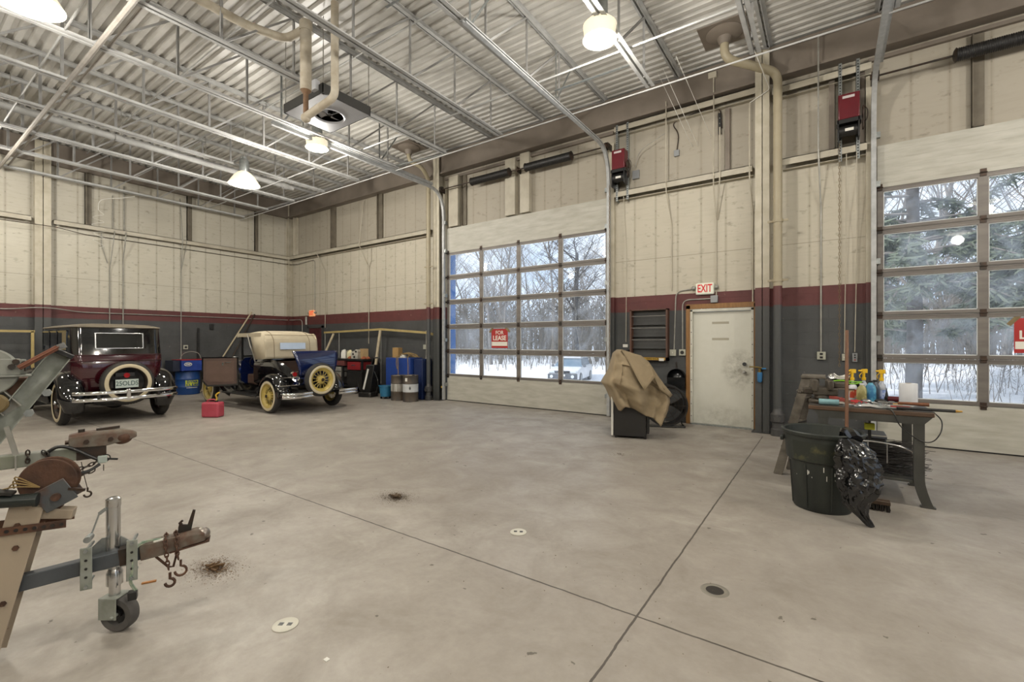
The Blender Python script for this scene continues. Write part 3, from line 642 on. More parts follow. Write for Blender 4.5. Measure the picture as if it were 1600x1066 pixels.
for s in (-1, 1):
    for k in range(9): cyl(b, (s*.48, -.04, .15+k*.21), (s*.48, -.045, .15+k*.21), .008, n=8)
obj('frame_screws', b, M_IRON, d)
for z in (1.5, 1.78):
    b = B(); bx(b, -.15, .12, .018, .02, z-.02, z+.02); obj('tape_residue', b, mat('tape_residue', 'a6a08e', .7), d, smooth=0)
b = B(); bx(b, -.5, .5, -.05, .12, 0, .02); obj('threshold', b, M_GALV, d, smooth=0)
# far maroon door
d = thing('door_4', 'dark maroon door in the far corner behind the tan soft top car', 'door', (-13.58, 8.44, 0)); d['kind'] = 'structure'
M_MAR = mat('scuffed_maroon_door', '4f2023', .45, 0, '2f1416', .7, 9)
b = B(); bx(b, -.36, .36, -.02, .0, .01, 1.9); obj('door_leaf', b, M_MAR, d, smooth=0)
b = B(); bx(b, -.42, -.36, -.05, 0, 0, 1.97); bx(b, .36, .42, -.05, 0, 0, 1.97); bx(b, -.42, .42, -.05, 0, 1.9, 1.97); obj('door_frame', b, M_GREY, d, smooth=0)
b = B(); cyl(b, (.3, -.02, .95), (.3, -.06, .95), .025); obj('door_knob', b, M_STEEL, d)

# ================================================================ exit signs, boxes, wall rack
def exit_sign(loc, label, lit, fg, bgc):
    t = thing('exit_sign', label, 'exit sign', loc)
    b = B(); bx(b, -.15, .15, -.06, 0, -.1, .1); obj('housing', b, mat('exit_face'+('_lit' if lit else ''), bgc, .5, emit=.45 if lit else .12), t, bevel=.02)
    text('lettering', 'EXIT', .19, axes((0, -.061, 0), (1, 0, 0), (0, 0, 1)), mat('exit_red'+('_lit' if lit else ''), fg, .5, emit=.35 if lit else .2), t, .002, .004, xs=.62)
    for s in (-1, 1):
        b = B(); cyl(b, (s*.16, -.04, .02), (s*.2, -.04, .02), .035, n=14); ball(b, (s*.2, -.04, .02), (.02, .04, .04), 6); obj('emergency_lamp_head', b, M_CONDUIT, t)
exit_sign((-1.77, 8.45, 2.375), 'white EXIT sign with red letters above the white door', False, 'c22a2a', 'dcdccb')
exit_sign((-13.77, 8.45, 2.38), 'small glowing orange EXIT sign on the wall in the far corner', True, 'e8481c', 'f2a878')
def wbox(x, z, w, h, label, m, face=None, y=8.45, dep=.05, name='electrical_box', cat='electrical box'):
    t = thing(name, label, cat, (x, y, z)); b = B(); bx(b, -w/2, w/2, -dep, 0, -h/2, h/2); obj('housing', b, m, t, bevel=.004)
    if face == 'round': b = B(); cyl(b, (0, -dep-.004, 0), (0, -dep, 0), w*.3); obj('socket', b, M_BLACK, t)
    if face == 'duplex':
        for s in (-1, 1): b = B(); bx(b, -w*.18, w*.18, -dep-.003, -dep, s*h*.22-.016, s*h*.22+.016); obj('socket', b, M_BLACK, t, smooth=0)
    if face == 'toggle': b = B(); bx(b, -.006, .006, -dep-.015, -dep, -.012, .012); obj('toggle', b, M_WHITE, t, smooth=0)
    if face == 'btn':
        for k in (-1, 0, 1): b = B(); cyl(b, (0, -dep-.006, k*h*.27), (0, -dep, k*h*.27), .011, n=10); obj('button', b, mat('red_button', '7a2a22', .5) if k < 0 else M_BLACK, t)
    return t
M_PLATE = mat('plate_beige', 'a9a898', .5); M_PLATEG = mat('plate_grey', '8d8f90', .4, .4)
wbox(-1.62, 2.19, .115, .125, 'grey metal junction box on the wall above the right corner of the white door', M_PLATEG)
wbox(-2.315, 1.255, .11, .115, 'pale square switch box right of the wooden wall rack', M_PLATE, 'toggle')
wbox(-2.15, 1.262, .11, .11, 'pale square socket box beside the white door surround', M_PLATE, 'round')
wbox(-3.215, 1.375, .1, .06, 'small white door label plate left of the wall rack', M_WHITE, None, dep=.02)
wbox(-3.16, 1.24, .055, .13, 'black push button station left of the wall rack', M_BLACK, 'btn')
wbox(-.095, 1.24, .11, .12, 'pale socket box on the charcoal wall right of the drain pipe', M_PLATE, 'duplex')
wbox(.185, 1.22, .05, .1, 'small pale switch on the charcoal wall by the hoist chain', M_PLATE, 'toggle')
wbox(.315, 1.22, .06, .13, 'grey push button station beside the right hand garage door', M_PLATEG, 'btn')
wbox(-2.25, 4.85, .09, .11, 'grey hanging plug box high on the wall left of the exit door', M_PLATEG)
wbox(-1.62, 5.97, .13, .1, 'beige junction box under the roof edge beside the roof drain', M_BEIGE, y=8.3)
wbox(-3.0, 4.62, .13, .16, 'grey relay box beside the red door opener above the exit door side', M_PLATEG)
wbox(-8.62, 1.32, .1, .12, 'pale socket box on the wall above the blue cabinet', M_PLATE)
M_RACKW = mat('rack_wood', '57392a', .5, 0, '3f281d', .6, 4, stretch=(1, 1, .2))
t = thing('wall_rack', 'brown wooden wire spool rack on the charcoal wall, yellow strip along the bottom', 'rack', (-2.735, 8.45, 1.11)); W2, HH, DP = .35, .945, .13
for s in (-1, 1): b = B(); bx(b, s*W2, s*(W2-.03), -DP, 0, 0, HH); obj('side_board', b, M_RACKW, t, smooth=0)
b = B(); bx(b, -W2, W2, -DP, 0, HH-.02, HH); obj('top_board', b, M_RACKW, t, smooth=0); b = B(); bx(b, -W2, W2, -DP, 0, 0, .06); obj('bottom_board', b, M_RACKW, t, smooth=0)
b = B(); bx(b, -W2+.03, W2-.03, -.01, -.002, .06, HH-.02); obj('back_board', b, M_GREY, t, smooth=0)
for z in (.38, .60, .82): b = B(); cyl(b, (-W2+.02, -DP+.02, z), (W2-.02, -DP+.02, z), .007, n=8); obj('rod', b, M_STEEL, t)
for z in (.22, .44, .66): b = B(); bx(b, -W2+.03, W2-.03, -.08, -.01, z-.004, z+.004); obj('shelf', b, M_GREY, t, smooth=0)
b = B(); bx(b, -W2+.06, W2-.04, -DP-.003, -DP, .01, .055); obj('label_strip', b, mat('rack_yellow', 'b08a1e', .5), t, smooth=0)
text('lettering', 'LAWSON WIRE RACK', .047, axes((-.02, -DP-.004, .032), (1, 0, 0), (0, 0, 1)), M_BLACK, t, .0005, .0005, xs=.95)
b = B(); bx(b, .2, .29, -DP-.006, -DP-.003, -.005, .045); obj('paper_tag', b, M_WHITE, t, smooth=0)
# dustpan hung on a chain
t = thing('dustpan', 'black hooded dustpan hanging by a short chain left of the white door', 'dustpan', (-2.25, 8.4, .62))
b = B(); lathe(b, [(.155, -.1), (.155, .035)], 20, TR(0, 0, .19) @ RX(PI/2), 0, PI); bx(b, -.155, .155, -.035, -.03, 0, .19) ; _add(b, [(.155*math.cos(PI*i/20), .035, .19+.155*math.sin(PI*i/20)) for i in range(21)]+[(.155, .035, 0), (-.155, .035, 0)], [tuple(range(21))+(22, 21)])
obj('pan', b, mat('black_gloss_sheet', '121314', .25), t, solid=.004)
b = B()
for k in range(5): lathe(b, [(.012+.004*math.cos(a), .004*math.sin(a)) for a in [2*PI*i/6 for i in range(7)]], 12, TR(0, 0, .37+k*.022) @ RY(PI/2*(k % 2)) @ RX(PI/2))
obj('chain', b, M_IRON, t)
# brass faucet with blue filter bowl
t = thing('hose_faucet', 'brass faucet arm with a blue filter bowl on the column side of the white door', 'faucet', (-.93, 8.2, 1.03))
b = B(); tube(b, rpath([(-.12, 0, .02), (.0, -.03, .02), (.1, -.03, 0)], .03), .011, 8); cyl(b, (.03, -.03, .0), (.03, -.03, -.06), .022); obj('pipe', b, mat('dull_brass', '7c6a3c', .4, .8), t)
b = B(); lathe(b, [(.0005, -.22), (.02, -.22), (.034, -.2), (.038, -.08), (.034, -.06), (.0005, -.06)], 16, TR(.03, -.03, 0)); obj('filter_bowl', b, mat('blue_plastic', '3e78a8', .25, trans=.2), t)
b = B(); bx(b, .06, .12, -.05, -.01, -.012, .012); obj('handle', b, mat('blue_plastic', '3e78a8', .25), t)

# ================================================================ red door openers with chain
M_OPR = mat('opener_red', '5c0f1a', .35, 0, '470b13', .4, 6)
def perf(x, y, z0, z1, w=.045):
    b = B(); bx(b, x-w/2, x+w/2, y-.003, y, z0, z1); bx(b, x-w/2, x-w/2+.004, y-.003, y+.03, z0, z1)
    n = int((z1-z0)/.04)
    for i in range(n): bx(b, x-.009, x+.009, y-.0042, y-.003, z0+.012+i*.04, z0+.03+i*.04)
    return b
def opener(x, z, label, chain_x):
    t = thing('door_opener', label, 'door opener', (x, 8.28, z))
    for s in (-.105, .105):
        b = B(); bx(b, s-.022, s+.022, -.003, 0, -.52, .93); bx(b, s-.022, s-.018, -.003, .17, -.52, .93); obj('mounting_strut', b, M_GALV, t, smooth=0)
        b = B()
        for i in range(34): bx(b, s-.007, s+.009, -.0045, -.003, -.5+i*.042, -.48+i*.042)
        obj('strut_slots', b, M_BLACK, t, smooth=0)
    b = B(); bx(b, -.13, .12, -.2, -.02, .02, .38); obj('cover', b, M_OPR, t, bevel=.012)
    b = B(); bx(b, -.08, .06, -.204, -.2, .31, .345); obj('badge', b, mat('badge_silver', 'b9b2b0', .4), t, smooth=0)
    b = B(); cyl(b, (-.13, -.12, -.13), (.1, -.12, -.13), .075, n=20); bx(b, -.15, .14, -.2, -.02, -.04, .02); bx(b, -.14, -.12, -.2, 0, -.3, .02); bx(b, .1, .12, -.2, 0, -.26, .02)
    obj('motor', b, M_BLACK, t, bevel=.004)
    b = B(); bx(b, -.05, .05, -.201, -.196, -.16, -.12); obj('rating_plate', b, M_WHITE, t, smooth=0)
    b = B(); lathe(b, [(.012, .15), (.07, .15), (.075, .16), (.07, .17), (.012, .17)], 20, TR(0, -.1, .1) @ RY(PI/2)); lathe(b, [(.012, .15), (.05, .15), (.05, .17), (.012, .17)], 20, TR(0, -.1, -.1) @ RY(PI/2)); obj('sprocket', b, M_IRON, t)
    b = B(); tube(b, [(.16, -.17, .1), (.16, -.15, -.1)], .006, 6); tube(b, [(.16, -.03, .1), (.16, -.05, -.1)], .006, 6); tube(b, smooth_path([(.13, -.1, -.05), (.2, -.12, -.02), (.21, -.1, .12), (.16, -.08, .2)], 5), .006, 6); obj('drive_chain', b, M_IRON, t)
    return t
def hanging_chain(x, y, z0, z1, label):
    b = B(); n = int((z0-z1)/.045)
    for i in range(n):
        z = z0-i*.045; a = PI/2*(i % 2)
        pts = [(math.cos(q)*.011*math.cos(a), math.cos(q)*.011*math.sin(a), z+math.sin(q)*.026) for q in [2*PI*k/6 for k in range(6)]]; tube(b, pts, .0035, 4, closed=True)
    o = obj('hoist_chain', b, mat('brass_chain', '7a684c', .5, .6), smooth=60); o.location = (x, y, 0); tag(o, label, 'chain'); return o
opener(-3.22, 4.66, 'red and black door opener on two galvanised struts left of the exit door', 0); opener(.24, 4.63, 'red and black door opener on two perforated struts beside the right hand garage door', 0)
hanging_chain(-3.42, 8.15, 4.4, 1.0, 'brassy hoist chain hanging beside the jamb left of the wall rack'); hanging_chain(.125, 8.15, 4.35, 1.05, 'brassy hoist chain hanging on the wall behind the spray bottles')

# ================================================================ conduits
def conduit(pts, label, r=.011, m=None, name='conduit', rr=.06):
    p0 = Vector(pts[0]); b = B(); tube(b, rpath([Vector(p)-p0 for p in pts], rr), r, 8); o = obj(name, b, m or M_CONDUIT); o.location = p0; return tag(o, label, 'conduit' if name == 'conduit' else name.replace('_', ' '))
Yw = 8.435
conduit([(-1.68, Yw, 2.2), (-2.15, Yw, 2.2), (-2.15, Yw, 1.32)], 'grey conduit bending down from the junction box to the round socket by the door', rr=.12)
conduit([(-1.93, Yw, 2.39), (-2.265, Yw, 2.36), (-2.3, Yw, 1.31)], 'grey conduit from the EXIT sign down to the switch box by the wall rack', rr=.12)
conduit([(-1.6, 8.27, 5.95), (-1.6, 8.27, 5.45), (-1.6, 8.25, 4.1), (-1.59, Yw, 3.5), (-1.59, Yw, 2.25)], 'tan conduit running from the roof edge down to the EXIT sign', m=M_BEIGE, rr=.1)
conduit([(-1.5, 8.25, 5.05), (-1.5, 8.25, 4.25), (-1.57, Yw, 3.55)], 'short tan conduit branching off above the EXIT sign', m=M_BEIGE)
conduit([(-2.39, 8.25, 5.75), (-2.39, 8.25, 4.15), (-2.34, Yw, 3.6), (-2.34, Yw, 2.38)], 'tan conduit left of the EXIT sign stepping over the girt', m=M_BEIGE, rr=.1)
conduit([(-3.18, 8.25, 4.2), (-3.18, 8.4, 3.2), (-3.2, Yw, 1.45)], 'thin tan cable from the door opener to the push buttons by the wall rack', .007, M_BEIGE)
conduit([(-2.38, 8.25, 5.2), (-2.9, 8.3, 5.0), (-3.0, 8.38, 4.75)], 'grey cable curving to the relay box of the left door opener', .007, rr=.2)
conduit([(-2.25, Yw, 4.9), (-2.21, Yw, 5.2), (-2.35, Yw, 5.42), (-1.75, 8.4, 5.5), (-1.52, 8.4, 5.45), (-1.5, 8.42, 5.1)], 'dark cable looping over the wall above the EXIT sign', .009, M_IRON, rr=.15)
conduit([(-1.05, 8.2, 5.3), (-1.05, 8.2, 4.1), (-1.03, Yw, 3.6), (-1.03, Yw, 1.1)], 'tan conduit hugging the left side of the column by the exit door', m=M_BEIGE, rr=.1)
conduit([(-1.05, 8.2, 5.3), (-.76, 8.18, 5.42), (-1.02, 6.9, 6.0)], 'thin pale rod from the roof down to the column head', .007, M_WHITE)
conduit([(-.13, 8.2, 6.05), (-.13, 8.25, 4.3), (-.1, Yw, 3.5), (-.1, Yw, 1.3)], 'dark conduit right of the drain pipe running to the socket box', .012, M_CONDUIT, rr=.1)
conduit([(.21, 8.26, 4.2), (.21, 8.4, 3.2), (.19, Yw, 1.28)], 'thin cable dropping from the right door opener to a switch', .006, M_BEIGE)
conduit([(.33, 8.26, 4.2), (.34, 8.4, 3.0), (.315, Yw, 1.3)], 'thin cable dropping from the right door opener to the push buttons', .006, M_BEIGE)
for k, (dx, yy) in enumerate(((0, 6.95), (.1, 6.9), (.34, 6.7))):
    conduit([(-2.14+dx, yy, 5.55), (-1.98+dx*.9, 8.43, 4.9 if k < 2 else 5.0)], 'thin white hanger wire slanting from the joist above the exit door, %s of three' % ('leftmost', 'middle', 'rightmost')[k], .004, M_WHITE)
XW = -15.05
conduit([(XW, .9, 2.17), (XW, 1.95, 2.19), (-14.8, 2.3, 2.235), (-14.8, 2.58, 2.235), (XW, 3.1, 2.18), (XW, 8.2, 2.19), (-14.9, 8.42, 2.19), (-14.35, 8.42, 2.19), (-14.33, 8.42, 1.2)], 'long pale conduit along the maroon band of the left wall', .013, rr=.15)
conduit([(XW, 3.72, 5.2), (XW, 3.72, 4.35), (-14.88, 3.72, 4.25), (XW, 3.66, 3.3), (XW, 3.66, 1.9)], 'tan conduit running down the left wall behind the maroon car', m=M_CONDUIT)
conduit([(XW, 3.95, 5.5), (XW, 3.95, 4.35), (-14.88, 3.95, 4.25), (XW, 3.93, 3.6), (XW, 3.93, 1.9)], 'second tan conduit down the left wall, right of its twin', .014, M_CONDUIT)
conduit([(XW, 3.5, 4.2), (XW, 3.5, 3.9), (XW, 3.62, 3.45)], 'short slanting conduit joining the pair on the left wall', .009, M_CONDUIT)
conduit([(XW, 5.2, 5.5), (-14.88, 5.2, 4.3), (XW, 5.22, 3.4), (XW, 5.22, .95)], 'conduit down the left wall to the socket beside the blue parts washer', .012, M_CONDUIT)
conduit([(-14.88, 5.3, 4.3), (XW, 5.3, 3.9), (XW, 5.23, 3.5)], 'short branch conduit above the parts washer', .01, M_CONDUIT)
conduit([(-14.78, .9, 4.1), (-14.78, 2.6, 4.13), (XW, 3.2, 4.1), (XW, 8.1, 4.08), (-14.9, 8.36, 4.06), (-14.6, 8.4, 4.05)], 'thin dark cable sagging along the left wall below the girt', .008, M_IRON)
conduit([(-14.6, 8.4, 4.05), (-13.9, 8.42, 4.1), (-13.62, 8.42, 4.1), (-13.62, 8.42, 2.45)], 'thin conduit dropping to the small glowing EXIT sign', .01, M_CONDUIT, rr=.2)
conduit([(-13.25, 8.25, 4.25), (-13.2, 8.42, 3.9), (-13.05, 8.42, 3.7), (-13.05, 8.42, 1.9)], 'tan conduit right of the small glowing EXIT sign', .01, M_BEIGE)
conduit([(-11.12, 8.4, 5.55), (-11.12, 8.25, 4.25), (-11.1, 8.42, 3.9), (-10.9, 8.42, 3.6), (-10.9, 8.42, 1.4)], 'tan conduit dropping down the far wall above the workbench', .011, M_BEIGE)
conduit([(-10.8, 8.42, 4.2), (-10.8, 8.42, 3.8), (-10.89, 8.42, 3.6)], 'short tan conduit joining its neighbour above the workbench', .01, M_BEIGE)
conduit([(-14.1, 8.412, 2.28), (-14.1, 8.412, 2.02)], 'short thick grey pipe stub below the maroon band in the far corner', .035, M_CONDUIT)
wbox(0, 0, .11, .12, 'white round socket box on the charcoal wall above the parts washer', M_PLATE, 'round').matrix_world = axes((-15.08, 5.33, 1.3), (0, 1, 0), (-1, 0, 0), (0, 0, 1))
wbox(0, 0, .1, .16, 'black bracket box high on the charcoal wall above the parts washer', M_BLACK).matrix_world = axes((-15.08, 6.0, 1.9), (0, 1, 0), (-1, 0, 0), (0, 0, 1))
# louvred air brackets above the exit sign
for dx in (0, .12):
    t = thing('wall_clip', 'black serrated clip high above the EXIT sign, %s of two' % ('left' if dx == 0 else 'right'), 'clip', (-1.49+dx-.04, 8.42, 5.18)); b = B(); bx(b, -.022, .022, -.02, 0, -.18, .18); o = obj('strip', b, M_BLACK, t, smooth=0)
    b = B(); [cyl(b, (0, -.02, k*.09), (0, -.028, k*.09), .008, n=8) for k in (-1, 0, 1)]; obj('screws', b, M_CONDUIT, t)

# ================================================================ roof drain pipes
def drain(pts, label, r=.062):
    p0 = Vector(pts[0]); t = thing('roof_drain_pipe', label, 'pipe', (pts[-1][0], pts[-1][1], 0)); o = Vector((pts[-1][0], pts[-1][1], 0))
    b = B(); tube(b, rpath([Vector(p)-o for p in pts], .16, 7), r, 18); obj('pipe_run', b, M_PIPE, t)
    b = B(); lathe(b, [(.25, .03), (.26, 0), (.23, -.02), (.15, -.05), (.10, -.06), (.09, -.1), (.07, -.16), (.065, -.16)], 28, TR(*(p0-o))); bx(b, p0.x-o.x-.33, p0.x-o.x+.33, p0.y-o.y-.3, p0.y-o.y+.3, 6.13, 6.145); obj('drain_pan', b, M_BROWN, t)
    b = B(); lathe(b, [(r, 0), (r+.035, 0), (r+.035, .1), (r+.015, .12), (r+.015, .2), (r+.04, .22), (r+.04, .33), (r+.012, .36), (r, .42)], 20); cyl(b, (0, -r, .27), (0, -r-.05, .27), .045); obj('cleanout_fitting', b, mat('grey_iron', '4a4948', .5, .3, '363432', .5, 9), t)
    for z in (2.38, 3.3):
        b = B(); lathe(b, [(r, 0), (r+.012, 0), (r+.012, .05), (r, .05)], 20, TR(0, 0, z)); bx(b, -.14, .14, -.01, .01, z+.01, z+.04); obj('pipe_clamp', b, M_PIPE, t)
drain([(-1.3, 7.5, 6.12), (-1.3, 7.5, 5.74), (-1.0, 7.72, 5.66), (-.65, 8.13, 5.62), (-.65, 8.13, 5.2), (-.65, 8.13, 0)], 'fat cream drain pipe from roof cup to floor, right of the exit door column')
drain([(-8.3, 7.57, 6.12), (-8.3, 7.57, 5.8), (-8.1, 7.8, 5.7), (-8.19, 8.12, 5.5), (-8.19, 8.12, 5.2), (-8.19, 8.12, 0)], 'cream drain pipe at the left jamb of the tall garage door behind the oil drums', .05)
# ================================================================ suspended fan heater with flues
M_HEAT = mat('heater_panel', 'b9babd', .45, .1, 'a2a3a6', .4, 4); M_FLUE = mat('flue_paper', 'bdb5a4', .6, 0, '96876f', .6, 6)
t = thing('fan_heater', 'square grey fan heater hanging flat under the joists in the middle of the roof', 'heater', (-6.42, 4.17, 5.0))
b = B(); P = [(-.52, -.4), (.52, -.4), (.52, .42), (-.52, .42)]; c = (-.02, .06); R = .21; n = 32
vs = []; 
ring = [(c[0]+R*math.cos(2*PI*i/n), c[1]+R*math.sin(2*PI*i/n)) for i in range(n)]
def edgept(a):
    dx, dy = math.cos(a), math.sin(a); k = min((.52-c[0])/dx if dx > 1e-6 else (-.52-c[0])/dx if dx < -1e-6 else 9, (.42-c[1])/dy if dy > 1e-6 else (-.4-c[1])/dy if dy < -1e-6 else 9); return (c[0]+dx*k, c[1]+dy*k)
outer = [edgept(2*PI*i/n) for i in range(n)]
for z in (0, .012):
    vs += [(x, y, z) for x, y in outer]+[(x, y, z) for x, y in ring]
fs = [(i, (i+1)%n, n+(i+1)%n, n+i) for i in range(n)]+[(2*n+i, 3*n+i, 3*n+(i+1)%n, 2*n+(i+1)%n) for i in range(n)]+[(n+i, n+(i+1)%n, 3*n+(i+1)%n, 3*n+i) for i in range(n)]
_add(b, vs, fs); lathe(b, [(R, 0), (R+.02, -.012), (R+.035, 0)], 32, TR(c[0], c[1], 0)); obj('bottom_panel', b, M_HEAT, t)
b = B(); bx(b, -.52, .52, -.4, -.39, 0, .13); bx(b, -.52, .52, .41, .42, 0, .13); bx(b, -.52, -.51, -.4, .42, 0, .13); bx(b, .51, .52, -.4, .42, 0, .13); bx(b, -.52, .52, -.4, .42, .13, .14); obj('casing', b, mat('heater_casing', '3c3b38', .5, .3), t, smooth=0)
b = B()
for k in range(4):
    a = k*PI/2+.5; grid(b, lambda u, v: (c[0]+math.cos(a+(.55*v-.27)*(.5+u))*(.04+.15*u), c[1]+math.sin(a+(.55*v-.27)*(.5+u))*(.04+.15*u), .04+.05*(v-.5)), 6, 4)
obj('fan_blades', b, M_HEAT, t, solid=.003); b = B(); cyl(b, (c[0], c[1], .02), (c[0], c[1], .12), .05); obj('fan_motor', b, M_BLACK, t)
for x, y in ((-.5, -.38), (.5, -.38), (-.5, .4), (.5, .4)): b = B(); cyl(b, (x, y, .1), (x, y, 1.1), .007, n=8); obj('hanger_rod', b, M_CONDUIT, t)
b = B(); bx(b, .3, .42, -.46, -.38, .06, .2); obj('gas_box', b, M_HEAT, t, bevel=.005)
t = thing('heater_flue', 'dirty white flue pipes hanging in front of the fan heater with a rusty elbow', 'flue pipe', (-5.96, 3.55, 4.56))
b = B(); cyl(b, (0, 0, .38), (0, 0, 1.28), .075, n=20); lathe(b, [(.075, 1.2), (.085, 1.2), (.085, 1.32), (.075, 1.34)], 20); obj('wide_flue', b, M_FLUE, t)
b = B(); cyl(b, (0, 0, 0), (0, 0, .4), .035, n=16); lathe(b, [(.035, .33), (.072, .38)], 16); obj('drop_pipe', b, mat('rusty_joint', '7f6248', .7, 0, '54402f', .6, 12), t)
b = B(); tube(b, rpath([(.45, .15, 1.5), (.45, .15, .22), (.2, .06, .1), (.02, 0, .02)], .1, 6), .052, 16); ball(b, (0, 0, 0), .065, 10); obj('elbow_pipe', b, M_FLUE, t)
b = B(); tube(b, rpath([(.0, 0, 1.24), (-.3, -.12, 1.14), (-.42, -.6, 1.12), (-.42, -3.2, 1.12)], .12, 6), .055, 16); obj('side_pipe', b, M_FLUE, t)
t = thing('overhead_tube', 'thick grey tube hung below the joists across the left part of the roof', 'pipe', (-11.6, 1.0, 5.5))
b = B(); cyl(b, (0, -3, 0), (0, 5.55, 0), .06, n=16); lathe(b, [(.06, 0), (.075, 0), (.075, .12), (.06, .12)], 16, TR(0, 5.4, 0) @ RX(PI/2)); lathe(b, [(.06, 0), (.07, 0), (.07, .1), (.06, .1)], 16, TR(0, 2.0, 0) @ RX(PI/2)); obj('tube', b, M_JOIST, t)
for y in (.5, 2.0, 3.5, 5.2): b = B(); cyl(b, (0, y, 0), (0, y, .62), .006, n=6); obj('hanger_rod', b, M_CONDUIT, t)
M_TUBE = mat('grey_tan_pipe', '98928a', .5, .1, '7b756c', .5, 6)
bridging(1.73, 5.2, 'thick tan pipe crossing below the joists at the top left, running to the left wall', .032, -14.7, 8.4, M_TUBE, 'pipe')
bridging(1.86, 5.29, 'thinner tan pipe running just behind the thick one at the top left', .018, -14.7, 8.4, M_TUBE, 'pipe')
def strut(p, q, label, w=.04):
    p, q = Vector(p), Vector(q); b = B(); bar(b, (0, 0, 0), q-p, w, .004); bar(b, Vector((0, w/2, .015)), q-p+Vector((0, w/2, .015)), .004, .03)
    n = int((q-p).length/.05)
    o = obj('perforated_strut', b, M_GALV, smooth=0); o.location = p; tag(o, label, 'strut')
strut((-3.45, 6.1, 5.3), (-2.17, 6.1, 5.28), 'white perforated strut bracing the door track toward the brightest lamp')
strut((-7.9, 6.6, 5.25), (-6.32, 6.9, 5.3), 'white strut bracing the left door track near the fan heater end')
strut((-4.94, 4.1, 6.0), (-3.3, 4.1, 6.0), 'dark perforated strut high beside the door track end', .035)

random.seed(17); b = B(); P = [(.0, 0, 1.0)]
for k in range(16): P.append((.02+rnd(-.0, .03), .12*math.sin(k*1.9)+rnd(-.05, .05), .95-k*.06))
tube(b, smooth_path(P, 5), .006, 5); tube(b, smooth_path([(0, 0, 1.0), (.02, .05, 1.25), (.05, .45, 1.4), (.1, .7, 1.5)], 6), .01, 6); o = obj('tangled_wire', b, M_WHITE); o.location = (-14.96, 3.42, 3.75); tag(o, 'tangle of loose pale wire curls hanging on the left wall above the girt', 'wire')
# ================================================================ vintage cars
M_MAROON = mat('maroon_lacquer', '3a0d16', .12, 0, '2f0a12', .5, 2, coat=.8); M_BLK = mat('black_lacquer', '0b0b0d', .08, 0, '101012', .5, 2, coat=.8)
M_NAVY = mat('navy_lacquer', '0e1c48', .12, 0, '0c1638', .5, 2, coat=.8); M_TYRE = mat('tyre_rubber', '2a2826', .75, 0, '3a3733', .6, 9); M_WALL_ = mat('whitewall_cream', 'c9bd9f', .6, 0, 'b3a484', .5, 5)
M_YEL = mat('yellow_wheel_enamel', 'bfa95c', .35, 0, 'a8924a', .5, 5); M_SPOKE = mat('brown_wood_spokes', '3a2019', .4, 0, '2a1611', .5, 8); M_GLS = mat('car_glass_dark', '14171a', .04, 0, spec=.8)
M_CANVAS = mat('tan_soft_top', 'b5aa93', .8, 0, 'a0937a', .5, 4, bump=.1, bscale=60); M_LEATH = mat('brown_door_trim', '4e3a30', .55, 0, '3d2c24', .5, 6)
M_RED = mat('tail_red', '8c1518', .15, coat=.5)
def wheel(parent, c, R, w, side, style, axis='Y', face='whitewall'):
    """tyre = the part; whitewall, rim, spokes and hub are its sub-parts. side = +1/-1: where the outer face looks"""
    M = TR(*c) @ (RX(-PI/2*side) if axis == 'Y' else RY(PI/2*side))      # local z = outward
    rr = R*.70
    b = B(); prof = [(rr, -w/2), (rr+.02, -w/2-.004)]+[(R-w*.42+w*.42*math.sin(a), -w/2*math.cos(a)*1.08) for a in [PI*k/12 for k in range(0, 13)]]+[(rr+.02, w/2+.004), (rr, w/2)]
    prof[2] = (R-w*.5, -w/2*1.08); lathe(b, prof, 40, M)
    for k in range(60):
        a = 2*PI*k/60
        for s in (-1, 1): box(b, (0, 0, 0), (.003, w*.22, .012), M @ RZ(a) @ TR(R-.0005, 0, s*w*.2) @ RX(PI/2))
    ty = obj('wheel', b, M_TYRE, parent, smooth=50)
    if face == 'whitewall':
        b = B(); lathe(b, [(rr+.006, w/2+.006), (rr+.02, w/2+.012), (R-w*.5, w/2*1.08+.006), (R-w*.36, w/2*1.02)], 40, M); obj('whitewall', b, M_WALL_, ty, smooth=60)
    col = M_YEL if style == 'wire' else M_IRON
    b = B(); lathe(b, [(rr-.005, w*.5), (rr+.012, w*.52), (rr+.004, w*.42), (rr-.02, w*.3), (rr-.025, -w*.3), (rr, -w*.5), (rr+.006, -w*.5)], 40, M); obj('rim', b, col if style == 'wire' else M_IRON, ty, smooth=60)
    b = B(); hr = .055 if style == 'wire' else .075
    if style == 'wire':
        for k in range(30):
            a = 2*PI*k/30; o = .14 if k % 2 else -.14; p = M @ Vector((hr*math.cos(a), hr*math.sin(a), (.3 if k % 3 else -.2)*w)); q = M @ Vector(((rr-.02)*math.cos(a+o), (rr-.02)*math.sin(a+o), .12*w)); cyl(b, p, q, .0045, n=6)
        lathe(b, [(rr-.02, w*.3), (rr-.055, w*.1), (rr-.06, -.05*w), (rr-.02, -.2*w)], 36, M)
    else:
        for k in range(12):
            a = 2*PI*k/12; p = M @ Vector((hr*math.cos(a), hr*math.sin(a), 0)); q = M @ Vector(((rr-.015)*math.cos(a), (rr-.015)*math.sin(a), 0)); cyl(b, p, q, .022, .014, n=10)
    obj('spokes', b, col if style == 'wire' else M_SPOKE, ty)
    b = B(); lathe(b, [(.0005, w*.75), (.03, w*.72), (.038, w*.55), (.04, w*.4), (hr, w*.38), (hr+.03, w*.2), (hr+.03, -w*.3), (.0005, -w*.3)], 24, M); obj('hub', b, M_YEL if style == 'wire' else M_BLK, ty)
    b = B(); lathe(b, [(.0005, w*.80), (.03, w*.78), (.035, w*.6), (.035, w*.5)], 24, M); obj('hub_cap', b, M_CHROME if style != 'wire' else M_IRON, ty)
    return ty
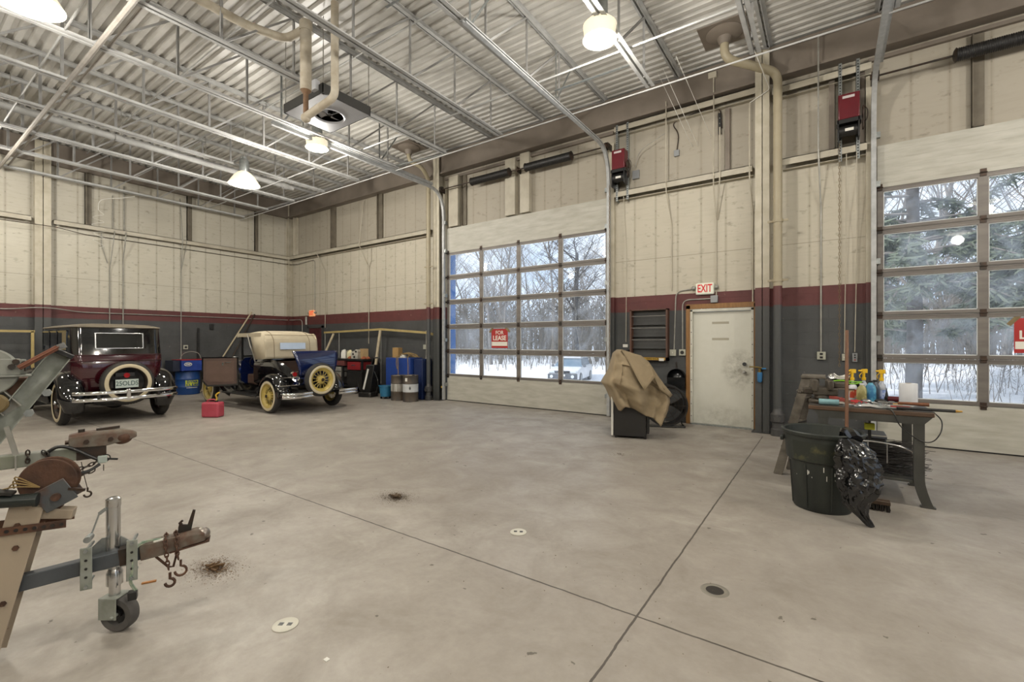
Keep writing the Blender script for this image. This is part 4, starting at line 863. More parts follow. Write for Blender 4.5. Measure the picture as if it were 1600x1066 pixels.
def fender(parent, cx, yc, sgn, rr, a0, a1, w, tail=None, nose=None, name='fender', cz=.36):
    """crowned sheet swept over a wheel; angles from +x, counter-clockwise in the xz plane"""
    path = [(cx+rr*math.cos(a0+(a1-a0)*i/18), cz+rr*math.sin(a0+(a1-a0)*i/18)) for i in range(19)]
    if tail: path = tail+path
    if nose: path = path+nose
    P = smooth_path([(x, 0, z) for x, z in path], 2); rings = []
    for i, p in enumerate(P):
        d = (P[min(i+1, len(P)-1)]-P[max(i-1, 0)]).normalized(); nrm = Vector((d.z, 0, -d.x)); nrm = nrm if nrm.dot(p-Vector((cx, 0, cz))) > 0 else -nrm
        k = min(1, .55+.45*min(i, len(P)-1-i)/6)
        ring = [(-.5, -.045), (-.49, -.02), (-.36, .012), (-.1, .03), (.2, .022), (.4, -.012), (.49, -.05), (.5, -.10)]
        o = [p+nrm*b_+Vector((0, yc+sgn*a_*w*(k if a_ > 0 else 1), 0)) for a_, b_ in ring]; i_ = [q-nrm*.006 for q in o[::-1]]; rings.append(o+i_)
    b = B(); loft(b, rings); return obj(name, b, M_BLK, parent, smooth=60)
def rrect(x0, x1, hw, r, z, y0=0, n=5, rf=None):
    rf = r if rf is None else rf; pts = []
    for cx, cy, a, q in ((x1-r, hw-r, 0, r), (x0+rf, hw-rf, PI/2, rf), (x0+rf, -hw+rf, PI, rf), (x1-r, -hw+r, 1.5*PI, r)):
        for k in range(n+1): t = a+PI/2*k/n; pts.append(Vector((cx+q*math.cos(t), y0+cy+q*math.sin(t), z)))
    return pts
# ---- maroon closed car
car = thing('vintage_sedan', 'maroon and black vintage sedan seen from behind with a white-walled spare tyre', 'car', (-11.0, 2.74, 0))
b = B(); loft(b, [rrect(-1.85, .18, .53, .14, .50), rrect(-1.85, .30, .585, .16, .62), rrect(-1.85, .37, .63, .17, .8), rrect(-1.85, .385, .655, .16, 1.0), rrect(-1.85, .37, .662, .15, 1.12), rrect(-1.85, .35, .662, .14, 1.21)]); obj('body', b, M_MAROON, car, smooth=50)
b = B(); loft(b, [rrect(-1.86, .358, .666, .145, 1.205), rrect(-1.86, .362, .67, .145, 1.215), rrect(-1.86, .358, .666, .145, 1.225)]); loft(b, [rrect(-1.86, .387, .666, .155, 1.105), rrect(-1.86, .391, .67, .155, 1.115), rrect(-1.86, .385, .666, .155, 1.125)]); obj('belt_moulding', b, M_MAROON, car, smooth=0)
b = B(); loft(b, [rrect(-1.85, .345, .655, .14, 1.22), rrect(-1.84, .32, .648, .14, 1.45), rrect(-1.82, .28, .636, .13, 1.70)]); obj('upper_body', b, M_BLK, car, smooth=50)
b = B(); loft(b, [rrect(-1.9, .29, .645, .13, 1.70), rrect(-1.92, .31, .66, .14, 1.715), rrect(-1.9, .29, .645, .13, 1.735), rrect(-1.8, .2, .5, .16, 1.77), rrect(-1.5, -.1, .3, .14, 1.79)]); obj('roof', b, mat('roof_fabric_tan', '6f6656', .6, 0, '554e42', .5, 5), car, smooth=50)
for s in (-1, 1):
    for x0, x1 in ((-.62, .0), (-1.2, -.68), (-1.78, -1.26)):
        b = B(); bx(b, x0, x1, s*.640, s*.650, 1.30, 1.64); obj('side_window', b, M_GLS, car, smooth=0)
        if x1 == 0: q = B(); bx(q, x1-.3, x1-.03, s*.650, s*.653, 1.31, 1.63); obj('window_shade', q, mat('tan_shade', '7b6e4f', .7), car, smooth=0)
        b = B(); 
        for (a, c_, d, e) in ((x0-.02, x1+.02, 1.285, 1.30), (x0-.02, x1+.02, 1.64, 1.655), (x0-.02, x0, 1.285, 1.655), (x1, x1+.02, 1.285, 1.655)): bx(b, a, c_, s*.636, s*.656, d, e)
        obj('window_frame', b, M_BLK, car, smooth=0)
    for x in (-.66, -1.23): b = B(); bx(b, x-.003, x+.003, s*.55, s*.664, .6, 1.68); obj('door_seam', b, M_BLACK, car, smooth=0)
    b = B(); bar(b, (-.75, s*.675, 1.1), (-.64, s*.675, 1.1), .015, .02); obj('door_handle', b, M_CHROME, car)
Mr = axes((.315, 0, 1.47), (0, 1, 0), (-.07, 0, 1))
b = B(); bx(b, -.33, .33, -.13, .13, .0, .015, Mr); obj('rear_window', b, M_GLS, car, smooth=0)
b = B(); [bx(b, *q, .005, .025, Mr) for q in ((-.35, .35, -.145, -.13), (-.35, .35, .13, .145), (-.35, -.33, -.145, .145), (.33, .35, -.145, .145))]; obj('window_frame', b, M_STEEL, car, bevel=.003)
b = B(); loft(b, [rrect(-3.0, -1.85, .33, .06, .60, rf=.08), rrect(-3.02, -1.85, .38, .1, .85, rf=.1), rrect(-3.02, -1.85, .37, .14, 1.02, rf=.12), rrect(-3.0, -1.85, .28, .2, 1.12, rf=.12)]); obj('bonnet', b, M_MAROON, car, smooth=50)
b = B(); bx(b, -3.1, -3.0, -.3, .3, .55, 1.16); obj('radiator', b, M_CHROME, car, bevel=.03)
for s in (-1, 1):
    fender(car, 0, s*.67, s, .51, .0, PI*.93, .34, tail=[(.46, .24), (.49, .32)], nose=[(-.56, .42), (-.68, .36)], cz=.40)
    fender(car, -2.85, s*.66, s, .48, .55, PI*1.02, .30, tail=[(-1.9, .34), (-2.15, .42), (-2.33, .56)], cz=.40)
    b = B(); bx(b, -2.0, -.55, s*.55, s*.80, .33, .355); obj('running_board', b, M_BLACK, car, bevel=.006); b = B(); bx(b, -1.95, -.5, s*.5, s*.56, .35, .56); obj('valance', b, M_BLK, car, smooth=0)
    b = B(); ball(b, (-3.02, s*.42, .92), (.11, .11, .11), 10); obj('headlamp', b, M_CHROME, car)
    wheel(car, (0, s*.71, .395), .395, .13, s, 'wood'); wheel(car, (-2.85, s*.71, .395), .395, .13, s, 'wood')
b = B(); cyl(b, (0, -.66, .365), (0, .66, .365), .035); ball(b, (0, 0, .34), (.13, .15, .13), 10); obj('rear_axle', b, M_BLACK, car)
b = B(); bx(b, -2.9, .35, -.38, -.32, .42, .5); bx(b, -2.9, .35, .32, .38, .42, .5); bx(b, -.1, .36, -.42, .42, .44, .56); obj('chassis', b, M_BLACK, car, smooth=0)
b = B(); ball(b, (.28, 0, .40), (.16, .4, .12), 10); obj('fuel_tank', b, M_BLK, car)
b = B(); cyl(b, (.3, 0, .72), (.5, 0, .72), .03); bx(b, .36, .4, -.03, .03, .5, .95); obj('spare_carrier', b, M_BLACK, car)
sw = wheel(car, (.53, .06, .71), .395, .13, 1, 'none', 'X')
for c_ in list(KIDS(sw)):
    if c_.name.startswith(('spokes', 'hub')): bpy.data.objects.remove(c_)
b = B(); cyl(b, (.50, .06, .71), (.52, .06, .71), .275, n=32); obj('spare_cover_disc', b, M_BLK, car)
for z in (.46, .575):
    b = B(); P = smooth_path([(.60, -.69, z), (.70, -.62, z), (.80, -.3, z), (.81, 0, z), (.80, .3, z), (.73, .68, z), (.60, .80, z)], 5); rings = []
    for i, p in enumerate(P):
        d = (P[min(i+1, len(P)-1)]-P[max(i-1, 0)]).normalized(); n_ = Vector((d.y, -d.x, 0)); n_ = n_ if n_.x > 0 else -n_
        rings.append([p+n_*.008+Vector((0, 0, .02)), p+n_*.014, p+n_*.008-Vector((0, 0, .028)), p-n_*.004-Vector((0, 0, .028)), p-n_*.004+Vector((0, 0, .028))])
    loft(b, rings); obj('bumper_bar', b, M_CHROME, car, smooth=50)
for y in (-.4, .45): b = B(); bx(b, .3, .80, y-.02, y+.02, .48, .54); obj('bumper_bracket', b, M_BLACK, car, smooth=0)
b = B(); bx(b, .79, .83, -.03, .03, .42, .62); obj('bumper_clamp', b, M_CHROME, car, bevel=.008)
pm = axes((.575, .04, .70), (0, 1, 0), (0, 0, 1)); b = B(); bx(b, -.165, .165, -.075, .075, -.004, .004, pm); pl = obj('licence_plate', b, mat('plate_white', 'b9c4bd', .4), car, smooth=0)
text('lettering', '25OLDS', .115, axes((.58, .04, .70), (0, 1, 0), (0, 0, 1)), mat('plate_green', '2e4a44', .5), pl, .0008, .001, xs=.80)
b = B(); cyl(b, (.57, .03, .85), (.60, .03, .85), .045, n=20); obj('tail_lamp', b, M_RED, car); b = B(); bx(b, .55, .57, -.12, .15, .83, .89); obj('lamp_bracket', b, M_BLACK, car, smooth=0)

# ---- black and blue roadster with its tan top up, door and rumble lid open
car = thing('vintage_roadster', 'black and navy vintage roadster with a tan soft top, yellow wheels and open brown-lined door', 'car', (-9.35, 5.5, 0))
def rsec(x, hw, z0, z1, r): return [Vector((x, s*hw*k, z)) for s, k, z in ((-1, .8, z0), (-1, 1, z0+.08), (-1, 1.02, (z0+z1)/2), (-1, 1, z1-r), (-1, .86, z1-r*.2), (-1, .5, z1), (1, .5, z1), (1, .86, z1-r*.2), (1, 1, z1-r), (1, 1.02, (z0+z1)/2), (1, 1, z0+.08), (1, .8, z0))]
b = B(); secs = [rsec(-.88, .60, .50, 1.08, .10), rsec(-.6, .60, .50, 1.10, .12), rsec(-.2, .58, .52, 1.09, .14), rsec(.1, .54, .54, 1.03, .16), rsec(.3, .5, .56, .93, .2), rsec(.42, .46, .58, .80, .14), rsec(.48, .43, .6, .68, .05)]
for i in range(len(secs)-1):
    n = 12
    for j in range(n):
        if j in (4, 5, 6) and 0 < i < 5: continue           # the rumble opening
        v = [secs[i][j], secs[i][(j+1)%n], secs[i+1][(j+1)%n], secs[i+1][j]]; _add(b, v, [(0, 1, 2, 3)])
_add(b, secs[0], [tuple(range(12))]); _add(b, secs[-1], [tuple(range(12))]); bmesh.ops.remove_doubles(b, verts=b.verts[:], dist=.0005)
obj('body', b, M_BLK, car, smooth=50)
b = B(); bx(b, -.62, .2, -.36, .36, .62, .64); bx(b, -.6, -.52, -.36, .36, .62, 1.03); bx(b, -.5, -.1, -.36, .36, .64, .80); bx(b, -.05, .32, -.40, .40, .58, .60); obj('rumble_seat', b, M_LEATH, car, bevel=.02)
b = B(); Ml = axes((.46, .05, .74), (0, 1, 0), (-.12, 0, 1)); 
ring = lambda u, v: Ml @ Vector(((u-.5)*(1.02-.24*(1-v)), v*.52, .05*math.sin(PI*v))); grid(b, ring, 14, 10); obj('rumble_lid', b, M_NAVY, car, solid=.03)
b = B(); bx(b, .30, .5, -.42, .42, .56, .72); obj('tail_panel', b, M_NAVY, car, bevel=.03)
b = B(); loft(b, [rsec(-2.0, .40, .52, 1.02, .12), rsec(-1.75, .52, .52, 1.08, .12), rsec(-1.5, .58, .50, 1.11, .1)]); obj('cowl', b, M_NAVY, car, smooth=50)
b = B(); loft(b, [rsec(-2.75, .28, .6, .96, .1), rsec(-2.0, .40, .54, 1.02, .12)]); obj('bonnet', b, M_NAVY, car, smooth=50); b = B(); bx(b, -2.83, -2.75, -.27, .27, .5, 1.0); obj('radiator', b, M_CHROME, car, bevel=.03)
b = B(); bx(b, -1.5, -.88, .54, .60, .5, 1.1); bx(b, -1.5, -.85, -.55, .55, .48, .52); obj('cabin_side', b, M_BLK, car, smooth=0)
b = B(); bx(b, -1.05, -.88, -.52, .52, .5, 1.02); bx(b, -1.35, -1.0, -.52, .52, .52, .74); obj('seat', b, M_LEATH, car, bevel=.03)
b = B(); lathe(b, [(.19+.012*math.cos(a), .012*math.sin(a)) for a in [2*PI*i/8 for i in range(9)]], 28, TR(-1.38, -.25, 1.02) @ RY(-1.0)); cyl(b, (-1.38, -.25, 1.02), (-1.55, -.25, .8), .012); obj('steering_wheel', b, M_BLACK, car)
b = B(); [bar(b, (-1.50, s*.55, 1.05), (-1.52, s*.55, 1.60), .035, .03, (0, 1, 0)) for s in (-1, 1)]; bar(b, (-1.51, -.55, 1.13), (-1.51, .55, 1.13), .03, .03); obj('windscreen_frame', b, M_BLACK, car, smooth=0)
b = B(); bx(b, -1.512, -1.507, -.54, .54, 1.14, 1.58); obj('windscreen', b, M_GLASS, car, smooth=0)
# soft top
def top(u, v):   # u across, v from header to rear
    a = (u-.5)*2; hw = .60
    zt = (1.60+.09*math.sin(min(v/.55, 1)*PI/2)) if v < .62 else 1.69-.05*((v-.62)/.12) if v < .74 else 1.64-(v-.74)/.26*.55
    x = -1.62+v*1.42 if v < .74 else -.57+.13*math.sin(min((v-.74)/.1, 1)*PI/2)+(v-.74)*.15
    return Vector((x, a*hw, zt-.05*abs(a)**5*(1 if v < .8 else .0)))
b = B(); grid(b, top, 24, 36)
def curt(s):
    pts = [(-1.02, 1.61), (-.98, 1.45), (-.93, 1.2), (-.88, 1.06), (-.405, 1.09), (-.415, 1.3), (-.44, 1.5), (-.50, 1.60), (-.57, 1.635), (-.8, 1.64)]
    _add(b, [(x, s*.60, z) for x, z in pts], [tuple(range(len(pts)))])
curt(-1); curt(1)
bx(b, -1.62, -.57, -.605, -.595, 1.565, 1.64); bx(b, -1.62, -.57, .595, .605, 1.565, 1.64); bx(b, -1.64, -1.6, -.6, .6, 1.555, 1.61)
so_ = obj('soft_top', b, M_CANVAS, car, smooth=60, solid=.012)
b = B(); Mw = axes((-.395, 0, 1.36), (0, 1, 0), (-.07, 0, 1)); bx(b, -.29, .29, -.072, .072, .0, .012, Mw); obj('rear_window', b, mat('bright_window', 'b8c6d8', .05, 0, spec=.8), so_, smooth=0)
b = B(); [tube(b, [top(u, v/36.0)+Vector((.008, 0, .008)) for v in range(22, 37)], .005, 5) for u in (.16, .84)]; tube(b, [Vector((-.46, y/10*.58, 1.60)) for y in range(-10, 11)], .006, 5); obj('seam', b, mat('seam_brown', '6d5d44', .8), so_)
for s in (-1, 1): b = B(); tube(b, [(-1.10, s*.63, 1.62), (-.93, s*.65, 1.36), (-.72, s*.65, 1.02), (-.6, s*.63, 1.01)], .013, 8); obj('landau_bar', b, M_CHROME, car)
# open door
dm = axes((-1.49, -.64, .0), (-.38, -.6, 0), (0, 0, 1)); dr = B(); prism(dr, [(0, .48), (.0, 1.12), (.69, 1.12), (.69, .60), (.60, .47)], -.025, .025, dm @ Matrix.Identity(4))
dd = obj('door', dr, M_BLK, car, bevel=.006)
for side, mm in ((-.032, M_LEATH), (.032, M_LEATH)):
    b = B(); prism(b, [(.03, .52), (.03, 1.09), (.66, 1.09), (.66, .61), (.58, .51)], min(side, side*.75), max(side, side*.75), dm); obj('door_trim', b, mm, dd, smooth=0)
    b = B(); prism(b, [(.08, .57), (.08, 1.03), (.61, 1.03), (.61, .63), (.56, .57)], min(side*1.2, side), max(side*1.2, side), dm); obj('trim_panel', b, mat('trim_panel_brown', '5a453a', .6, 0, '493629', .5, 6), dd, smooth=0)
b = B()
for s in (-1, 1): bx(b, .28, .31, .93, 1.0, s*.04-.008, s*.04+.008, dm); bx(b, .14, .25, .99, 1.005, s*.045-.006, s*.045+.006, dm); bx(b, .22, .4, 1.1, 1.125, -.015, .015, dm)
obj('door_handle', b, M_CHROME, dd)
for s in (-1, 1):
    fender(car, 0, s*.62, s, .44, .12, PI*.90, .30, tail=[(.52, .36), (.47, .42)], nose=[(-.5, .46), (-.58, .36), (-.66, .32)], cz=.34)
    fender(car, -2.72, s*.62, s, .44, .55, PI*1.02, .28, tail=[(-1.75, .32), (-2.0, .40), (-2.25, .56)], cz=.34)
    b = B(); bx(b, -2.0, -.6, s*.5, s*.78, .30, .325); obj('running_board', b, M_BLACK, car, bevel=.006); b = B(); bx(b, -1.9, -.45, s*.48, s*.52, .32, .52); obj('valance', b, M_BLK, car, smooth=0)
    b = B(); ball(b, (-2.75, s*.36, .92), (.1, .1, .1), 10); obj('headlamp', b, M_CHROME, car)
    wheel(car, (0, s*.70, .35), .35, .12, s, 'wire'); wheel(car, (-2.75, s*.70, .35), .35, .12, s, 'wire')
    y0, y1 = (s*.30, s*.85); b = B(); P = [(.86, y0, 0), (.88, s*.5, 0), (.86, s*.72, 0), (.74, y1, 0)]
    for z in (.37, .43):
        rings = [[Vector(p)+Vector((0, 0, z+dz))+Vector((dx, 0, 0)) for dx, dz in ((.0, -.026), (.014, -.01), (.014, .01), (0, .026), (-.008, .026), (-.008, -.026))] for p in smooth_path(P, 4)]; b2 = B(); loft(b2, rings); obj('bumperette', b2, M_CHROME, car, smooth=50)
    b = B(); bx(b, .3, .86, s*.42-.015, s*.42+.015, .36, .42); obj('bumper_bracket', b, M_BLACK, car, smooth=0)
    if s > 0: continue
    b = B(); cyl(b, (.50, s*.50, .80), (.56, s*.50, .80), .055, n=20); obj('tail_lamp', b, M_CHROME, car); b = B(); cyl(b, (.56, s*.50, .80), (.57, s*.50, .80), .044, n=20); obj('tail_lens', b, M_RED, car)
b = B(); pts = [(.55, -.80, .58), (.55, -.40, .58), (.55, -.40, .74), (.55, -.80, .74)]; tube(b, rpath(pts+[pts[0]], .02), .009, 8); cyl(b, (.5, -.37, .66), (.56, -.37, .66), .05); obj('plate_frame', b, M_CHROME, car)
wheel(car, (.70, -.02, .67), .345, .12, 1, 'wire', 'X')
b = B(); cyl(b, (.45, -.02, .67), (.68, -.02, .67), .04); bx(b, .42, .5, -.1, .1, .45, .75); obj('spare_carrier', b, M_BLACK, car)
b = B(); cyl(b, (0, -.66, .35), (0, .66, .35), .032); ball(b, (0, 0, .33), (.12, .13, .12), 10); bx(b, -2.8, .6, -.36, -.30, .40, .47); bx(b, -2.8, .6, .30, .36, .40, .47); bx(b, .3, .62, -.45, .45, .42, .46); obj('chassis', b, M_BLACK, car, smooth=0)
# ================================================================ things along the far wall
M_ZB = mat('washer_blue', '1d3a8a', .4, 0, '182f6e', .4, 5); M_ZD = mat('drum_blue', '14407c', .4, 0, '0f3163', .4, 5); M_LIME = mat('drum_yellow', 'c9cf2c', .5); M_RDL = mat('red_rim', 'a11f26', .4)
t = thing('parts_washer', 'blue parts washer sink on a lettered blue drum between the two vintage cars', 'parts washer', (-14.68, 5.25, 0)); t.rotation_euler = (0, 0, 0)
b = B(); lathe(b, [(.0005, 0), (.27, 0), (.285, .015), (.285, .2), (.292, .21), (.285, .22), (.285, .42), (.292, .43), (.285, .44), (.285, .64), (.0005, .64)], 36); obj('drum', b, M_ZD, t)
b = B(); bx(b, -.28, .36, -.27, .42, .66, .95); obj('sink', b, M_ZB, t, bevel=.01); b = B(); bx(b, -.29, .37, -.28, .43, .95, .965); obj('sink_rim', b, M_RDL, t, smooth=0)
b = B(); bx(b, -.27, .27, -.44, -.28, .66, .94); obj('side_tray', b, mat('washer_dark', '161c30', .5), t, smooth=0)
M = axes((.363, -.12, .84), (0, 1, 0), (0, 0, 1)); b = B(); lathe(b, [(.075, .001), (.075, .003), (.060, .003), (.060, .001)], 32, M @ Matrix.Diagonal((1.25, .72, 1, 1))); obj('oval_logo', b, M_WHITE, t); text('lettering', 'ZEP', .075, M, M_WHITE, t, .002, .003)
def arc_text(s, size, z, R, m, a_mid, xs=1.0, bold=.003, dx=None):      # letters placed round a drum
    n = len(s); dx = dx or size*.62*xs
    for i, ch in enumerate(s):
        a = a_mid+(i-(n-1)/2)*dx/R; o = (R*math.cos(a), R*math.sin(a), z); text('lettering', ch, size, axes(o, (-math.sin(a), math.cos(a), 0), (0, 0, 1)), m, t, .001, bold, xs=xs)
b = B(); lathe(b, [(.288, .235), (.288, .395)], 16, None, -.52, .62); obj('yellow_band', b, M_LIME, t)
arc_text('DYNA', .085, .352, .291, M_ZD, .05, 1.05, .004, .068); arc_text('CLEAN', .085, .27, .291, M_ZD, .05, 1.0, .004, .06)
b = B(); lathe(b, [(.29, .185), (.29, .2)], 12, None, -.45, .5); obj('white_stripe', b, M_WHITE, t)
b = B(); tube(b, smooth_path([(-.2, -.12, .96), (-.15, -.05, 1.12), (-.05, .1, 1.18), (.02, .25, 1.13), (.05, .3, 1.0)], 6), .009, 6); obj('flexible_spout', b, M_CONDUIT, t)
t = thing('jack_stand_post', 'black upright post with a bracket against the wall above the parts washer', 'post', (-14.95, 5.62, 0)); b = B(); bx(b, -.02, .02, -.025, .025, 0, 1.85); bx(b, -.08, .08, -.08, .08, 0, .02); obj('post_bar', b, M_BLACK, t, smooth=0)
# red gas can
t = thing('gas_can', 'faded red plastic gas can with a yellow spout on the floor', 'gas can', (-9.78, 3.92, 0), math.radians(33))
b = B(); bx(b, -.17, .17, -.1, .1, 0, .29); obj('can_body', b, mat('faded_red_plastic', 'a03a48', .45, 0, 'b85060', .5, 5), t, bevel=.035, seg=4); b = B(); tube(b, rpath([(-.12, 0, .27), (-.1, 0, .33), (.04, 0, .34), (.06, 0, .28)], .03), .014, 8); obj('handle', b, mat('faded_red_plastic', 'a03a48', .45), t)
b = B(); cyl(b, (.07, 0, .28), (.07, 0, .32), .03); obj('cap', b, M_BLACK, t); b = B(); tube(b, smooth_path([(.07, 0, .31), (.075, 0, .37), (.06, 0, .42), (.1, 0, .46), (.13, 0, .47)], 5), .015, 8); obj('spout', b, mat('spout_yellow', 'c8a53a', .5), t)
# oil drums
M_DRK = mat('drum_grime', '3c3835', .6, .2, '5c5043', .8, 7, stretch=(1, 1, .3)); M_DRW = mat('drum_label', 'b5b3ac', .6, 0, '6f695e', .9, 6, stretch=(3, 3, .3)); M_DRW2 = mat('drum_label_clean', 'bfc1c2', .55, 0, '9b9a95', .5, 6)
def oil_drum(x, y, lab, m, h, mark):
    t = thing('oil_drum', lab, 'drum', (x, y, 0)); R = .185
    b = B(); lathe(b, [(.0005, .01), (R-.005, 0), (R+.004, .008), (R, .02), (R, h*.33), (R+.006, h*.345), (R, h*.36), (R, h*.68), (R+.006, h*.70), (R, h*.715), (R, h-.02), (R+.005, h-.01), (R+.002, h), (R-.01, h-.015), (.0005, h-.015)], 36); obj('drum_shell', b, M_DRK, t)
    b = B(); lathe(b, [(R+.002, h*.37), (R+.002, h*.67)], 36); obj('label_band', b, m, t)
    b = B(); cyl(b, (.1, 0, h-.02), (.1, 0, h+.005), .03); obj('bung', b, M_IRON, t); b = B(); lathe(b, [(.0005, h-.013), (R-.015, h-.013)], 24); obj('lid', b, mat('drum_lid', 'a49a88' if not mark else 'b9bbba', .6, 0, '7a6c58', .7, 9), t)
    if mark: b = B(); prism(b, [(-.02, -.03), (0, -.045), (.02, -.03), (.022, 0), (0, .045), (-.022, 0)], 0, .003, axes(((R+.003)*math.sin(.75), -(R+.003)*math.cos(.75), h*.53), (math.cos(.75), math.sin(.75), 0), (0, 0, 1))); obj('drop_mark', b, mat('mark_grey', '4d4f50', .5), t); b = B(); bx(b, -.03, .03, -.0, .003, -.04, .04, axes(((R+.004)*math.sin(.25), -(R+.004)*math.cos(.25), h*.84), (math.cos(.25), math.sin(.25), 0), (-math.sin(.25), math.cos(.25), 0))); obj('paper_tag', b, M_WHITE, t)
oil_drum(-8.83, 7.72, 'small grimy steel drum with streaked dirty label, left of the pair by the garage door', M_DRW, .62, False); oil_drum(-8.40, 7.72, 'small steel drum with a clean white label and drop mark, right of the pair', M_DRW2, .64, True)
# blue cabinet and what stands on it
M_CB = mat('cabinet_blue', '223f86', .4, 0, '1b3470', .5, 4)
t = thing('blue_cabinet', 'low blue steel cabinet against the wall behind the oil drums', 'cabinet', (-9.1, 8.15, 0)); b = B(); bx(b, -.48, .42, -.2, .25, .06, 1.04); obj('cabinet_body', b, M_CB, t, bevel=.01); b = B(); bx(b, -.46, .40, -.18, .23, 0, .06); obj('plinth', b, M_BLACK, t, smooth=0)
for i in (0, 1): b = B(); bx(b, -.47+i*.445, -.035+i*.44, -.215, -.2, .08, 1.02); d_ = obj('door', b, M_CB, t, bevel=.005); b = B(); bx(b, -.07+i*.06, -.055+i*.06, -.235, -.215, .5, .62); obj('handle', b, M_STEEL, d_)
t = thing('dark_blue_locker', 'darker blue box tucked between the blue cabinet and the drain pipe', 'cabinet', (-8.5, 8.22, 0)); b = B(); bx(b, -.15, .15, -.16, .18, 0, 1.02); obj('box_body', b, mat('locker_navy', '16264f', .5), t, bevel=.01); b = B(); bx(b, -.13, .13, -.168, -.16, .03, .99); obj('door', b, mat('locker_navy', '16264f', .5), t)
def small_box(name, label, cat, loc, s, m, rz=0, flaps=False):
    t = thing(name, label, cat, loc, rz); b = B(); bx(b, -s[0]/2, s[0]/2, -s[1]/2, s[1]/2, 0, s[2]); obj('box_shell', b, m, t, bevel=.004)
    if flaps: b = B(); bx(b, -.004, .004, -s[1]/2-.002, s[1]/2+.002, s[2]*.7, s[2]+.002); bx(b, -s[0]*.5, s[0]*.5, -.01, .01, s[2], s[2]+.003); obj('packing_tape', b, mat('pack_tape', '9c8150', .4), t, smooth=0)
    return t
M_CARD = mat('cardboard', '9a7b4d', .8, 0, '866a40', .5, 8)
small_box('cardboard_box', 'small tan cardboard box standing on the blue cabinet', 'box', (-9.31, 8.1, 1.04), (.2, .16, .26), M_CARD, .1, True)
t = thing('white_cap', 'white cap lying on the blue cabinet beside the cardboard box', 'cap', (-9.08, 8.1, 1.04)); b = B(); lathe(b, [(.09, 0), (.085, .04), (.06, .08), (.0005, .095)], 16); obj('crown', b, M_WHITE, t); b = B(); bx(b, -.06, .06, -.14, -.06, 0, .01); obj('brim', b, M_WHITE, t, bevel=.004)
random.seed(3); b = B()
for k in range(5):
    P = [(-.18+rnd(0, .06), rnd(-.1, .1), .02+.02*k)]+[(x, rnd(-.12, .12), .03+.06*math.sin((x+.2)*6)+rnd(0, .04)) for x in (-.05, .08, .2, .32)]+[(.4, rnd(-.05, .1), .02)]; tube(b, smooth_path(P, 6), .011, 6)
for x0, zz in ((-.04, -.28), (.0, -.45), (.36, -.42)): tube(b, smooth_path([(x0-.02, -.1, .06), (x0, -.245, .03), (x0+rnd(-.02, .02), -.26, zz*.5), (x0+.03, -.27, zz)], 6), .01, 6)
o = obj('cord_heap', b, mat('tan_cord', '8c7346', .8, 0, '6d5936', .5, 12)); o.location = (-9.0, 8.1, 1.045); tag(o, 'heap of tan cord draped over the front of the blue cabinet', 'cord')
t = thing('rolling_bucket', 'teal blue wheeled bucket left of the oil drums', 'bucket', (-9.32, 7.72, 0)); M_TEAL = mat('teal_plastic', '2d6f92', .45, 0, '255d7c', .4, 6)
b = B(); lathe(b, [(.0005, .06), (.13, .06), (.16, .31), (.175, .315), (.175, .335), (.15, .335), (.12, .08), (.0005, .08)], 28); obj('bucket_shell', b, M_TEAL, t)
for k in range(4): a = PI/4+k*PI/2; b = B(); cyl(b, (.11*math.cos(a)-.012, .11*math.sin(a), .028), (.11*math.cos(a)+.012, .11*math.sin(a), .028), .028, n=12); bx(b, .11*math.cos(a)-.006, .11*math.cos(a)+.006, .11*math.sin(a)-.006, .11*math.sin(a)+.006, .03, .07); obj('caster', b, M_BLACK, t)
# workbench with drawers
t = thing('wall_workbench', 'long dark workbench with red drawers against the far wall behind the blue rumble lid', 'workbench', (-11.2, 8.1, 0))
b = B(); bx(b, -1.0, .82, -.3, .3, .93, .98); obj('bench_top', b, M_BLACK, t, bevel=.005)
for x in (-.95, -.1, .75): 
    for y in (-.25, .25): b = B(); bx(b, x-.025, x+.025, y-.025, y+.025, 0, .93); obj('leg', b, M_BLACK, t, smooth=0)
b = B(); bx(b, -.95, .85, -.26, .26, .2, .24); obj('lower_shelf', b, M_BLACK, t, smooth=0)
for x0, x1, z0, z1, m in ((-.9, .0, .78, .92, M_REDB), (-.85, -.15, .62, .74, M_CONDUIT), (-.85, -.15, .46, .6, M_CONDUIT), (.15, .72, .68, .9, mat('drawer_red', '7c1c20', .4))):
    b = B(); bx(b, x0, x1, -.29, .1, z0, z1); d_ = obj('drawer', b, m, t, bevel=.005); b = B(); bx(b, (x0+x1)/2-.08, (x0+x1)/2+.08, -.305, -.29, (z0+z1)/2+.01, (z0+z1)/2+.03); obj('handle', b, M_STEEL, d_)
b = B(); bx(b, -.9, -.1, -.1, .2, .25, .6); bx(b, .12, .72, -.27, .2, .24, .66); obj('tool_chest', b, M_BLACK, t, bevel=.005)
def jug(name, label, loc, s=1, m=M_WHITE, rz=0):
    t = thing(name, label, 'jug', loc, rz); b = B(); loft(b, [rrect(-.08*s, .08*s, .05*s, .02*s, z*s) for z in (0, .16)]+[rrect(-.07*s, .07*s, .045*s, .02*s, .2*s), rrect(-.02*s, .06*s, .025*s, .01*s, .24*s), rrect(0, .045*s, .02*s, .01*s, .27*s)]); obj('jug_body', b, m, t, bevel=.005)
    b = B(); cyl(b, (.022*s, 0, .265*s), (.022*s, 0, .29*s), .022*s); obj('cap', b, mat('cap_dark', '3b3f38', .5), t); b = B(); tube(b, [(-.06*s, 0, .19*s), (-.075*s, 0, .24*s), (-.02*s, 0, .25*s)], .01*s, 6); obj('handle', b, m, t)
